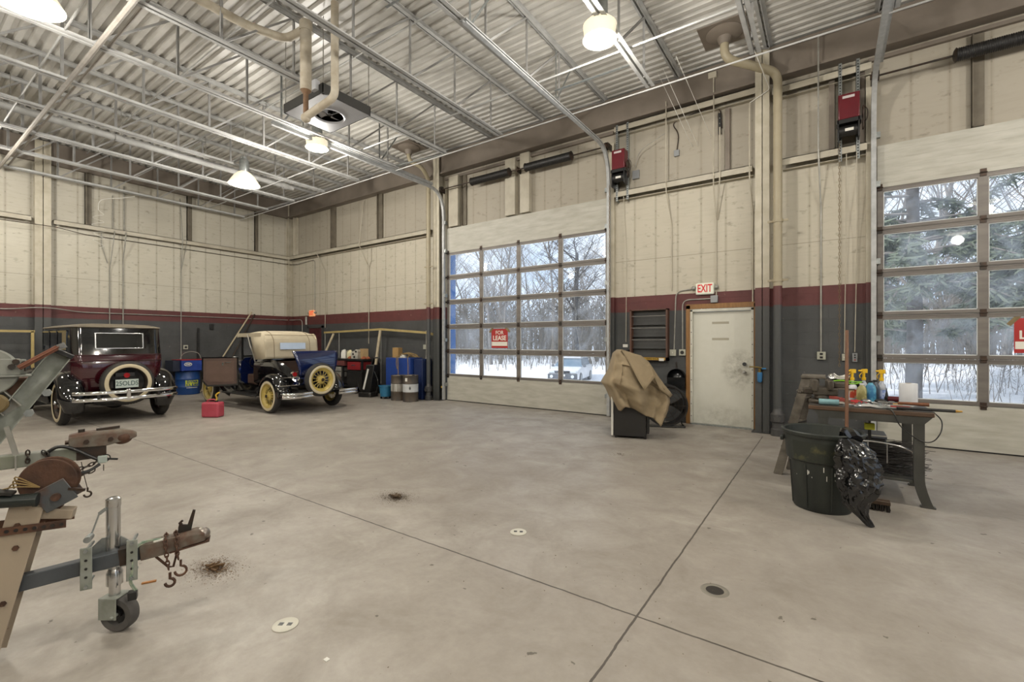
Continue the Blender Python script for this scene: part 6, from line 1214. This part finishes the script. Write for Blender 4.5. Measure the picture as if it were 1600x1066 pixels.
for k in range(8): a = k*PI/4+.3; bar(b, (.224*math.cos(a), .224*math.sin(a), .03), (.247*math.cos(a), .247*math.sin(a), .40), .012, .008)
obj('ribs', b, M_BIN, t); b = B(); [bx(b, s*.30-.015, s*.30+.015, -.06, .06, .56, .60) for s in (-1, 1)]; obj('handle', b, M_BIN, t, bevel=.008)
random.seed(4); b = B(); lathe(b, [(.0005, .40), (.15, .42), (.24, .41)], 24); 
for v_ in b.verts: v_.co.z += rnd(-.02, .03)
obj('rubbish', b, mat('bin_contents', '4a4034', .9, 0, '2b251e', .7, 14), t)
M_BAG = mat('black_bag_plastic', '0c0c0d', .16, 0, '141417', .4, 6, spec=.7)
def bag(a, k):
    ph = 2*PI*a; c = math.cos(ph); s = math.sin(ph)
    prof = [(0, .05, .02, 0, .0), (.06, .12, .05, .03, -.03), (.2, .17, .08, .06, -.06), (.4, .19, .10, .09, -.07), (.6, .16, .09, .07, -.08), (.75, .10, .07, .04, -.07), (.85, .06, .05, .07, -.08), (.93, .04, .03, .12, -.10), (1, .035, .02, .16, -.12)]
    for p, q in zip(prof, prof[1:]):
        if p[0] <= k <= q[0]: f = (k-p[0])/(q[0]-p[0]); w, d, ox_, oy_ = [p[i]+(q[i]-p[i])*f for i in (1, 2, 3, 4)]; break
    n_ = .30*noise.noise((c*1.8, s*1.8, k*5))+.45*abs(noise.noise((c*3, s*3, k*9+3)))+.08*abs(noise.noise((c*7, s*7, k*16+8)))+.16*abs(math.sin(ph*4+k*9))
    return Vector((.19, 4.60, .67-.67*k+.008))+RV*(ox_*.8-.105+w*.72*c*(1+n_))+FV*(oy_*.7-.02+d*s*(1+n_)*.85)
b = B(); grid(b, bag, 90, 80); bmesh.ops.remove_doubles(b, verts=b.verts[:], dist=.0006); o = obj('black_plastic_bag', b, M_BAG, smooth=28); tag(o, 'crumpled shiny black plastic bag hanging over the right side of the bin to the floor', 'bag')
b = B(); tube(b, [Vector((.19, 4.60, .66))+RV*-.02+FV*-.01, Vector((.16, 4.66, .70))+RV*-.01, Vector((.12, 4.74, .695)), Vector((.10, 4.76, .60))], [.05, .045, .05, .04], 8); obj('bag_lip', b, M_BAG, o)
t = thing('push_broom', 'wooden handled push broom with its head on the floor behind the bin', 'broom', (.17, 5.03, 0))
b = B(); tube(b, [(-.04, .02, .09), (-.03, .32, 1.56)], .0145, 12); obj('handle', b, mat('broom_wood', '6e482b', .45, 0, '543420', .6, 5, stretch=(4, 4, .4)), t); b = B(); bx(b, -.26, .26, -.035, .035, .055, .09); obj('head_block', b, mat('broom_block', '4c3a2a', .6), t, bevel=.006)
random.seed(6); b = B(); [bar(b, (x+rnd(-.003, .003), y, .056), (x+rnd(-.012, .012), y*1.35, .002), .007, .007) for x in [-.25+.0125*i for i in range(41)] for y in (-.027, -.012, .004, .02, .03)]; br_ = obj('bristles', b, mat('bristle_dark', '2b2620', .9), t, smooth=0); br_['kind'] = 'stuff'
# more small things among the tools
M_SOC = mat('socket_chrome', 'a5a5a3', .25, .9, '6a6865', .5, 30)
for i, (x, y, r_, h_) in enumerate(((.16, 5.56, .016, .03), (.24, 5.50, .013, .028), (.27, 5.46, .012, .03), (.48, 5.60, .018, .03), (.40, 5.60, .014, .026))):
    b = B(); lathe(b, [(r_*.6, 0), (r_, 0), (r_, h_), (r_*.6, h_), (r_*.6, h_*.4), (.0005, h_*.4)], 14); o = obj('socket', b, M_SOC); o.location = (x, y, ZT+.008); tag(o, 'small steel socket standing among the tools on the bench, ' + ('beside the red gripped pliers', 'left of the chrome ratchet', 'in front of the chrome ratchet', 'behind the red screwdriver', 'beside the socket wrench')[i], 'socket')
t = thing('black_knob_tool', 'dark round knob lying in the middle of the bench', 'knob', (.30, 5.66, ZT)); b = B(); ball(b, (0, 0, .026), (.045, .03, .026), 8); obj('knob_body', b, M_SOC, t); b = B(); cyl(b, (.04, 0, .02), (.1, .01, .015), .008); obj('stem', b, M_STEEL, t)
t = thing('angle_gauge', 'small black tool with chrome jaws near the back of the bench', 'tool', (.42, 5.80, ZT)); b = B(); ball(b, (0, 0, .022), (.05, .028, .022), 8); obj('tool_body', b, M_BLACK, t); b = B(); cyl(b, (-.09, 0, .012), (-.04, 0, .015), .009); obj('jaws', b, M_STEEL, t)
tool('file', 'flat steel file with a wooden handle left of the middle of the bench', 'file', (-.02, 5.62, Zt), (.2, 5.52, Zt), (('blade', 0, .65, .008, .008, M_GALV), ('grip', .65, 1, .012, .014, M_WDH)))
tool('wrench', 'long chrome wrench lying across the middle of the bench', 'wrench', (.22, 5.36, Zt-.004), (.46, 5.50, Zt-.004), (('shaft', .08, .92, .008, .008, M_STEEL), ('open_end', 0, .1, .017, .015, M_STEEL), ('ring_end', .9, 1, .013, .018, M_STEEL)))
random.seed(23); bb_ = bpy.data.objects['trash_bin']; b = B()
for i in range(26):      # dried white paint drips down the bin
    a = rnd(-2.6, -.6); z0 = rnd(.1, .38); r_ = .212+.034*z0/.4+.0015; h_ = rnd(.015, .06); bar(b, (r_*math.cos(a), r_*math.sin(a), z0), ((r_+.0075*h_/.1)*math.cos(a), (r_+.0075*h_/.1)*math.sin(a), z0+h_), .006, .0015, (math.cos(a), math.sin(a), 0))
q_ = obj('paint_drips', b, M_WHITE, bb_, smooth=0); q_['kind'] = 'stuff'
# ================================================================ two boat trailer tongues at the left
M_RUST = mat('rusty_steel', '5c3f2e', .75, .2, '37261d', .9, 9, bump=.3, bscale=40); M_RUSTG = mat('rust_blotched_grey', '6a6358', .7, .2, '54382a', .9, 9, lo=.42, hi=.6); M_GREYT = mat('tongue_grey_paint', '4d5155', .5, .2, '383b3f', .6, 5); M_GV = mat('weathered_galvanised', '92958d', .55, .2, '73776c', .8, 14, lo=.3, hi=.7); M_CRM = mat('rust_spotted_cream', '9d8f7c', .55, 0, '6a4a35', .8, 14, lo=.66, hi=.72); M_GREEN = mat('mossy_galvanised', '7f8078', .6, .1, '6c7059', .8, 5); M_ORG = mat('faded_orange_handle', '74452f', .6, 0, '5b3626', .5, 9)
def chain_tube(b, pts, link=.028, r=.0035):
    P = smooth_path(pts, 12); L = [0]
    for a_, c_ in zip(P, P[1:]): L.append(L[-1]+(c_-a_).length)
    n = int(L[-1]/(link*.78)); j = 0
    for i in range(n):
        s = i*link*.78
        while j < len(L)-2 and L[j+1] < s: j += 1
        d = (P[j+1]-P[j]); p = P[j]+d*((s-L[j])/max(d.length, 1e-6)); x, y, z = frame_of(d); w = x if i % 2 else y
        tube(b, [p+z*math.cos(q)*link*.55+w*math.sin(q)*link*.28 for q in [2*PI*k/8 for k in range(8)]], r, 5, closed=True)
def hook(b, p, s=.03, r=.005, up=.03):
    p = Vector(p); tube(b, [p+Vector((0, 0, up))]+[p+Vector((math.sin(a)*s*.5, 0, -s*.5+math.cos(a)*s*.5)) for a in [PI*k/10*1.5 for k in range(11)]], r, 6)
def rear(t, z):       # frame, axle and wheels of the trailer, standing beyond the left edge of the picture
    b = B(); [bar(b, (-1.3, 0, z), (-2.3, s*.6, .45), .06, .08) for s in (-1, 1)]; [bar(b, (-2.3, s*.6, .45), (-4.3, s*.6, .45), .06, .08) for s in (-1, 1)]; bar(b, (-2.3, -.6, .45), (-2.3, .6, .45), .06, .06); bar(b, (-4.3, -.6, .45), (-4.3, .6, .45), .06, .06); bar(b, (-3.4, -.7, .3), (-3.4, .7, .3), .05, .05); bx(b, -3.45, -3.35, -.62, -.58, .3, .45); bx(b, -3.45, -3.35, .58, .62, .3, .45); obj('frame', b, M_GV, t, smooth=0)
    for s in (-1, 1): b = B(); cyl(b, (-3.4, s*.72, .29), (-3.4, s*.88, .29), .29, n=28); w = obj('wheel', b, M_TYRE, t); b = B(); cyl(b, (-3.4, s*.875, .29), (-3.4, s*.89, .29), .16, n=20); obj('rim', b, M_GALV, w)
# ---- nearer trailer with the jack wheel
t = thing('boat_trailer', 'grey trailer tongue on a small jack wheel with a cream winch post, nearest the camera', 'trailer', (-2.914, .730, 0), math.radians(65))
zc = lambda s: .375+.10*s
b = B(); bar(b, (-1.4, 0, zc(-1.4)), (.14, 0, zc(.14)), .05, .07); obj('tongue', b, M_GREYT, t, bevel=.004)
b = B(); bx(b, -.0, .06, -.031, .031, -.04, .04, TR(.02, 0, zc(.05)) @ RY(-.1)); obj('tongue_patch', b, M_IRON, t, smooth=0)
Mc = TR(.13, 0, zc(.13)) @ RY(-.1)
b = B(); bx(b, -.03, .14, -.035, .035, -.038, .04, Mc); rings = []
for x, w, h0, h1 in ((.10, .034, -.03, .042), (.17, .036, -.025, .045), (.21, .04, -.022, .045), (.245, .036, -.02, .03)): rings.append([Mc @ Vector(p) for p in ((x, -w, h0), (x, w, h0), (x, w, h1*.6), (x, w*.6, h1), (x, -w*.6, h1), (x, -w, h1*.6))])
loft(b, rings); obj('coupler', b, M_RUSTG, t, bevel=.004)
b = B(); ball(b, Mc @ Vector((.232, 0, .008)), (.036, .036, .036), 12); obj('ball_socket', b, mat('worn_socket', '97918a', .35, .8, '6b4a35', .6, 10), t); b = B(); bar(b, Mc @ Vector((.09, 0, -.034)), Mc @ Vector((.262, 0, -.026)), .085, .006); obj('coupler_lip', b, M_RUST, t)
b = B(); prism(b, [(-.02, 0), (.035, 0), (.055, .105), (.043, .11), (.02, .035), (-.0, .04), (-.012, .06), (-.02, .03)], -.006, .006, axes(Mc @ Vector((.15, 0, .045)), (1, 0, 0), (0, 0, 1))); tube(b, [Mc @ Vector(p) for p in ((.13, 0, .05), (.145, 0, .075), (.14, 0, .095), (.155, 0, .105))], .006, 6); obj('latch_lever', b, M_IRON, t)
b = B(); tube(b, [Mc @ Vector(p) for p in ((.03, -.02, -.04), (.075, -.02, -.11), (.095, -.02, -.115), (.12, -.02, -.04))], .006, 6); obj('chain_loop', b, M_RUST, t)
b = B(); c0 = Mc @ Vector((.09, -.04, .045))
chain_tube(b, [Mc @ Vector(p) for p in ((.075, .04, .02), (.08, 0, .055), (.08, -.045, .03), (.078, -.05, -.06), (.08, -.05, -.13))]); hook(b, Mc @ Vector((.08, -.05, -.16)), .04, .007)
chain_tube(b, [Mc @ Vector(p) for p in ((.12, .04, .02), (.12, 0, .055), (.125, -.045, .02), (.122, -.05, -.05), (.128, -.05, -.09))]); hook(b, Mc @ Vector((.13, -.05, -.11)), .05, .006); obj('safety_chain', b, M_RUST, t)
# wiring pigtail with plug
b = B(); tube(b, smooth_path([Mc @ Vector(p) for p in ((.06, -.02, .045), (-.01, -.03, .055), (-.04, -.05, .03), (-.065, -.06, -.07), (-.075, -.06, -.12), (-.06, -.06, -.165))], 6), .004, 5); tube(b, smooth_path([Mc @ Vector(p) for p in ((.05, -.02, .042), (-.01, -.03, .048), (-.045, -.055, .02), (-.06, -.062, -.07), (-.068, -.06, -.12), (-.052, -.06, -.165))], 6), .0035, 5); wj = obj('wiring', b, mat('pale_wire', 'a3a690', .6, 0, '5d7a6a', .9, 30), t)
b = B(); bx(b, -.02, .016, -.018, .018, -.205, -.165, TR(*(Mc @ Vector((-.05, -.06, 0)))) ); obj('plug', b, M_BLACK, wj, bevel=.003); b = B(); bx(b, .03, .07, -.034, -.02, .03, .045, Mc); obj('white_connector', b, M_WHITE, wj)
# jack
JY = .042
b = B(); cyl(b, (-.015, JY, .34), (-.015, JY, .655), .029, n=20); lathe(b, [(.029, .62), (.031, .625), (.031, .66), (.02, .668), (.0005, .668)], 20, TR(-.015, JY, 0)); cyl(b, (-.01, JY, .15), (-.01, JY, .40), .024, n=20); obj('jack_tube', b, M_STEEL, t)
b = B(); cyl(b, (-.04, JY-.02, .62), (-.065, JY-.02, .60), .008, n=8); bar(b, (-.065, JY-.02, .60), (-.095, JY-.02, .50), .012, .006); cyl(b, (-.095, JY-.03, .50), (-.095, JY-.085, .50), .015); obj('crank_handle', b, M_GALV, t)
b = B(); prism(b, [(-.095, -.06), (.07, -.06), (.075, .05), (.02, .10), (-.05, .10), (-.10, .05)], -.004, .004, axes((-.01, .045, .37), (1, 0, 0), (0, 0, 1))); obj('mounting_plate', b, M_GALV, t, smooth=0)
for x in (-.095, .075):
    b = B(); bx(b, x-.022, x+.022, -.062, -.055, .27, .47); bx(b, x-.022, x-.018, -.062, -.045, .27, .47); p_ = obj('slotted_bracket', b, M_GV, t, bevel=.003); b = B(); [cyl(b, (x, -.064, z), (x, -.061, z), .006, n=10) for z in (.33, .37, .41)]; obj('slot_holes', b, M_BLACK, p_); b = B(); [cyl(b, (x, -.072, z), (x, .055, z), .008, n=6) for z in (.285, .455)]; obj('bolts', b, M_GALV, p_)
b = B(); lathe(b, [(.025, 0), (.034, .0), (.034, .06), (.025, .08)], 20, TR(-.01, JY, .23)); obj('swivel_collar', b, M_STEEL, t)
b = B(); Mj = TR(-.01, JY, 0) @ RZ(-.55) @ TR(.01, 0, 0); bx(b, -.055, .035, -.045, -.038, .07, .175, Mj); bx(b, -.055, .035, .038, .045, .07, .175, Mj); bx(b, -.055, .035, -.045, .045, .17, .178, Mj); cyl(b, Mj @ Vector((.017, -.055, .085)), Mj @ Vector((.017, .055, .085)), .009, n=8); obj('wheel_fork', b, M_GV, t, bevel=.004)
b = B(); lathe(b, [(.05, -.026), (.078, -.028), (.085, -.02), (.086, 0), (.085, .02), (.078, .028), (.05, .026), (.045, 0), (.05, -.026)], 32, TR(-.01, JY, 0) @ RZ(-.55) @ TR(.027, 0, .086) @ RX(PI/2)); jw = obj('jack_wheel', b, mat('jack_rubber', '53504d', .8, 0, '3d3a38', .6, 12), t, smooth=50)
b = B(); lathe(b, [(.012, -.02), (.02, -.02), (.02, .02), (.012, .02)], 16, Mj @ TR(.017, 0, .086) @ RX(PI/2)); [bar(b, Mj @ Vector((.017+.018*math.cos(a), 0, .086+.018*math.sin(a))), Mj @ Vector((.017+.05*math.cos(a), 0, .086+.05*math.sin(a))), .03, .012, (0, 1, 0)) for a in [2*PI*k/5 for k in range(5)]]; obj('jack_hub', b, M_BLACK, jw)
# winch post
b = B(); bar(b, (-.45, -.045, .05), (-.30, -.045, .70), .006, .115, (1, 0, 0)); bar(b, (-.45, .045, .05), (-.30, .045, .70), .006, .115, (1, 0, 0)); bar(b, (-.50, 0, .06), (-.35, 0, .71), .09, .006, (1, 0, 0)); obj('winch_post', b, M_CRM, t, smooth=0)
for x, z in ((-.375, .28), (-.335, .52), (-.33, .62)): b = B(); cyl(b, (x, -.056, z), (x, -.047, z), .012, n=6); obj('bolt', b, M_RUST, t)
b = B(); bar(b, (-.33, 0, .665), (-.15, 0, .63), .06, .045); obj('winch_arm', b, M_CRM, t, bevel=.004); b = B(); bar(b, (-.33, .0, .55), (-.20, .0, .68), .03, .03); obj('brace', b, M_RUST, t, smooth=0)
b = B(); Mw = axes((-.205, -.05, .735), (math.cos(.5), 0, math.sin(.5)), (-math.sin(.5), 0, math.cos(.5))); bx(b, -.062, .062, -.055, .055, -.003, .003, Mw); bx(b, -.062, .062, -.055, .055, -.003, .003, axes((-.205, .05, .735), (math.cos(.5), 0, math.sin(.5)), (-math.sin(.5), 0, math.cos(.5)))); wp = obj('winch_plate', b, mat('winch_plate_grey', '55585a', .5, .4, '5d3b28', .8, 7, lo=.5, hi=.65), t, bevel=.003)
b = B(); cyl(b, (-.20, -.07, .73), (-.20, -.045, .73), .017, n=14); obj('pivot_bolt', b, M_RUST, wp); b = B(); bar(b, (-.16, -.05, .76), (-.10, -.05, .745), .012, .012); obj('ratchet_pawl', b, M_IRON, wp)
b = B(); lathe(b, [(.0005, -.03), (.10, -.032), (.104, -.028), (.10, -.022), (.05, -.018), (.035, 0), (.05, .018), (.10, .022), (.104, .028), (.10, .032), (.0005, .03)], 36, TR(-.235, 0, .80) @ RX(PI/2)); obj('winch_drum', b, M_RUST, t, smooth=15)
b = B(); cyl(b, (-.60, -.08, .765), (-.265, -.08, .735), .028, n=20); lathe(b, [(.028, 0), (.031, .0), (.031, .012), (.0005, .012)], 20, axes((-.266, -.08, .735), (0, 1, 0), (.09, 0, 1))); obj('grip_tube', b, mat('dark_green_tube', '1e2422', .3), t); b = B(); bar(b, (-.42, -.08, .80), (-.33, -.08, .775), .05, .012); bar(b, (-.5, -.08, .86), (-.40, -.08, .79), .03, .012); obj('tube_strap', b, M_BLACK, t)
b = B(); bar(b, (-.65, -.06, .61), (-.165, -.06, .60), .006, .035); bar(b, (-.65, .06, .61), (-.165, .06, .60), .006, .035); pb = obj('perforated_bar', b, M_RUST, t, smooth=0); b = B(); [cyl(b, (-.18-.03*k, -.0645, .60+.0006*k), (-.18-.03*k, -.0625, .60+.0006*k), .008, n=8) for k in range(10)]; obj('bar_holes', b, M_BLACK, pb)
b = B(); [tube(b, smooth_path([(-.38+.02*k, -.05, .79), (-.33, -.07, .80+.015*k), (-.26, -.04, .78)], 5), .003, 5) for k in range(4)]; obj('loose_wires', b, mat('tan_cord', '8c7346', .8), t)
rear(t, zc(-1.3))
# ---- farther trailer, coupler raised, galvanised winch stand
t = thing('boat_trailer', 'mossy galvanised trailer tongue with a rusty coupler and safety chains, behind the jack wheel one', 'trailer', (-3.438, .408, 0), math.radians(77.6))
b = B(); bar(b, (-1.4, 0, .835), (.40, 0, .842), .065, .068); obj('tongue', b, M_GREEN, t, bevel=.005); b = B(); bx(b, .28, .402, -.0335, .0335, .806, .878); obj('tongue_end', b, M_IRON, t, smooth=0)
b = B(); rings = []
for x, w, z0, z1 in ((.25, .04, .88, .945), (.30, .045, .875, .955), (.40, .045, .87, .955), (.47, .042, .885, .955), (.52, .03, .895, .935), (.535, .02, .90, .925)): rings.append([Vector(p) for p in ((x, -w, z0), (x, w, z0), (x, w, z1-.015), (x, w*.6, z1), (x, -w*.6, z1), (x, -w, z1-.015))])
loft(b, rings); obj('coupler', b, M_RUSTG, t, bevel=.004)
b = B(); ball(b, (.47, 0, .905), (.05, .048, .042), 10); obj('ball_socket', b, M_RUST, t); b = B(); [cyl(b, (x, -.055, .905), (x, -.04, .905), .012, n=8) for x in (.32, .42)]; cyl(b, (.3, 0, .95), (.3, 0, .97), .014); bar(b, (.36, 0, .96), (.46, 0, .965), .02, .012); cyl(b, (.235, 0, .905), (.25, 0, .905), .012); obj('coupler_bolts', b, M_IRON, t)
b = B(); chain_tube(b, [(.16, -.04, .87), (.20, -.05, .80), (.28, -.06, .765), (.36, -.05, .79), (.385, -.04, .83)], .03); chain_tube(b, [(.17, -.05, .86), (.19, -.06, .79), (.25, -.07, .735), (.33, -.06, .74), (.37, -.05, .76)], .032); chain_tube(b, [(.10, -.037, .88), (.10, -.04, .80)], .026); hook(b, (.20, -.06, .745), .04, .006); obj('safety_chain', b, M_IRON, t)
b = B(); tube(b, smooth_path([(.17, -.04, .87), (.21, -.05, .895), (.26, -.05, .88), (.34, -.05, .82), (.37, -.05, .80)], 6), .009, 8); tube(b, smooth_path([(.20, -.05, .80), (.24, -.06, .755), (.32, -.06, .745), (.375, -.05, .775)], 6), .008, 8); obj('brake_cable', b, M_BLACK, t)
b = B(); bx(b, .365, .405, -.065, -.035, .78, .82); pg_ = obj('plug_box', b, mat('pale_plug', '9aa39c', .6), t, bevel=.005); b = B(); bar(b, (.40, -.05, .80), (.45, -.05, .79), .01, .01); tube(b, [(.40+.018*math.cos(a), -.05, .805+.018*math.sin(a)) for a in [2*PI*k/10 for k in range(10)]], .003, 5, closed=True); obj('clip', b, M_BLACK, pg_)
b = B(); tube(b, smooth_path([(.30, -.05, .80), (.31, -.05, .73), (.325, -.05, .65)], 5), .0018, 4); hook(b, (.325, -.05, .635), .03, .005, .02); tube(b, [(.39, -.05, .77), (.39, -.05, .735)], .002, 4); obj('hook_cable', b, M_IRON, t)
def chan(p, q, w, d, nm, m=M_GV, th=.005):      # open channel seen from its hollow side
    p, q = Vector(p), Vector(q); dv = (q-p).normalized(); s = dv.cross(Vector((0, 1, 0))).normalized(); b = B()
    bar(b, p+Vector((0, d/2, 0)), q+Vector((0, d/2, 0)), w, th, (0, 1, 0))
    for k in (-1, 1): bar(b, p+s*k*w/2, q+s*k*w/2, th, d, (0, 1, 0))
    return obj(nm, b, m, t, smooth=0)
chan((-.25, 0, .60), (.222, 0, 1.385), .085, .05, 'winch_stand_channel'); b = B(); bx(b, -.05, .05, -.03, .03, -.012, .012, axes((.225, 0, 1.39), (.86, 0, -.51), (0, 1, 0))); obj('channel_cap', b, M_BLACK, t, bevel=.004)
for x, z in ((.150, 1.185), (.085, 1.085)): b = B(); cyl(b, (x+.02, -.05, z), (x+.02, .04, z), .012, n=10); cyl(b, (x+.02, -.06, z), (x+.02, -.045, z), .02, n=6); obj('clamp_bolt', b, M_GALV, t)
chan((-.12, .0, 1.32), (.045, 0, 1.10), .075, .04, 'support_arm', M_CONDUIT); b = B(); bar(b, (.025, -.02, 1.02), (.058, -.02, .87), .022, .02); bar(b, (.058, -.036, .87), (.058, -.036, .80), .03, .006); obj('lower_strut', b, M_CONDUIT, t, smooth=0)
b = B(); bx(b, -.5, .115, -.05, .05, 1.272, 1.282); bx(b, -.5, .09, .03, .036, 1.282, 1.36); obj('winch_base', b, mat('winch_housing', '8b8c84', .5, .3, '70726a', .6, 7), t, bevel=.003)
b = B(); lathe(b, [(.0005, -.03), (.115, -.03), (.12, -.025), (.115, -.018), (.06, -.012), (.06, .012), (.115, .018), (.12, .025), (.115, .03), (.0005, .03)], 40, TR(-.05, .0, 1.30) @ RX(PI/2)); wd = obj('winch_gear_cover', b, mat('winch_housing', '8b8c84', .5, .3), t, smooth=30)
b = B(); bx(b, -.3, .075, -.045, -.038, 1.282, 1.365); obj('side_plate', b, mat('winch_housing', '8b8c84', .5, .3), wd, bevel=.003)
for x, z in ((.06, 1.35), (.045, 1.325), (.09, 1.34)): b = B(); cyl(b, (x, -.06, z), (x, -.03, z), .014, n=8); cyl(b, (x, -.03, z-.012), (x, -.03, z-.04), .004, n=6); obj('gear_bolt', b, M_IRON, t)
b = B(); bar(b, (.07, -.07, 1.318), (.215, -.07, 1.425), .008, .026, (0, 1, 0)); bar(b, (.07, -.07, 1.318), (.215, -.07, 1.425), .026, .008, (0, 1, 0)); ch_ = obj('crank_arm', b, M_ORG, t, bevel=.003); b = B(); cyl(b, (.228, -.09, 1.432), (.228, -.05, 1.432), .012); bar(b, (.21, -.07, 1.42), (.24, -.07, 1.436), .03, .01, (0, 1, 0)); obj('crank_tip', b, M_STEEL, ch_)
b = B(); lathe(b, [(.0005, -.025), (.04, -.025), (.05, -.015), (.05, .015), (.04, .025), (.0005, .025)], 20, TR(-.015, -.01, 1.14) @ RX(PI/2)); obj('bow_roller', b, mat('amber_roller', '6e5d3c', .5), t)
b = B(); bx(b, -.0, .12, .05, .25, 1.13, 1.265); obj('bow_pad', b, mat('brown_pad', '6a4c3a', .7), t, bevel=.02)
rear(t, .835)
# ================================================================ floor fittings and dirt
def outlet(x, y, label, rz=0):
    t = thing('floor_outlet', label, 'floor outlet', (x, y, 0), rz); b = B(); lathe(b, [(.0005, .001), (.062, .001), (.062, .004), (.058, .006), (.0005, .006)], 32, Matrix.Diagonal((1, 1, 1, 1))); obj('cover_plate', b, mat('outlet_cream', 'c6c2b4', .4), t); 
    for s in (-1, 1): b = B(); bx(b, s*.022-.012, s*.022+.012, -.012, .012, .006, .0068); obj('socket', b, M_BLACK, t, smooth=0)
outlet(-1.941, 2.872, 'cream round floor outlet with two dark sockets, farther of the two', .5); outlet(-2.283, 1.249, 'cream round floor outlet with two dark sockets, nearer one at the bottom left', .6)
t = thing('floor_drain', 'small round open floor drain with a metal ring in front of the bin', 'drain', (-.546, 2.854, 0)); b = B(); lathe(b, [(.045, .0005), (.06, .003), (.075, .003), (.078, .0005)], 32); obj('ring', b, mat('drain_ring', '8a857a', .5, .4), t); b = B(); lathe(b, [(.0005, .0008), (.05, .0012)], 24); obj('opening', b, mat('drain_dark', '28241f', .9), t)
def debris(x, y, rx, ry, n, label, m, seed, big=0):
    random.seed(seed); b = B()
    for i in range(n):
        a = rnd(0, 2*PI); q = abs(random.gauss(0, .45)); s = rnd(.001, .0032)*(1.6-min(q, 1)); X, Y_ = rx*q*math.cos(a), ry*q*math.sin(a); Z = .012*max(0, 1-q*1.6)*random.random()
        c = Vector((X, Y_, Z+s*.5)); v = [c+Vector((rnd(-1, 1), rnd(-1, 1), rnd(-.4, .4)))*s*1.6 for _ in range(4)]; v[0].z = max(v[0].z, 0); _add(b, [tuple(k) for k in v], [(0, 1, 2), (0, 2, 3), (0, 3, 1), (1, 3, 2)])
    for i in range(big):
        a = rnd(0, 2*PI); bar(b, (rnd(-.04, .04), rnd(-.03, .03), .01+.012*random.random()), (rnd(-.07, .07), rnd(-.04, .04), .015+.02*random.random()), .012, .006)
    o = obj('dirt_pile', b, m, smooth=0); o.location = (x, y, .001); tag(o, label, 'dirt', kind='stuff'); return o
M_DIRT = mat('dry_dirt', '5c4b38', .95, 0, '3c3126', .6, 30)
debris(-3.31, 2.86, .34, .26, 2600, 'dark dirt and leaf crumbs on the open floor beyond the long joint', M_DIRT, 5, 14); debris(-3.22, 1.30, .34, .22, 2600, 'brown dirt pile on the floor beside the trailer coupler', mat('brown_dirt', '6e5438', .95, 0, '4d3a26', .6, 30), 8, 12)
debris(-2.2, 5.6, .5, .3, 260, 'faint scatter of grit on the floor in front of the covered box', M_DIRT, 9); debris(-1.1, 2.6, 4.5, 4, 200, 'loose specks of grit scattered over the near floor', M_DIRT, 10)
b = B(); bx(b, -.035, .035, -.008, .008, 0, .008); o = obj('wood_splinter', b, mat('orange_splinter', 'a06a34', .7), smooth=0); o.location = (-3.36, 1.0, .0); o.rotation_euler = (0, 0, 1.1); tag(o, 'small orange wood splinter on the floor under the trailer plug', 'splinter')
b = B(); bx(b, -.012, .012, -.01, .01, 0, .003); o = obj('paper_scrap', b, M_WHITE, smooth=0); o.location = (-1.88, 1.22, 0); tag(o, 'tiny white paper scrap on the near floor', 'scrap')
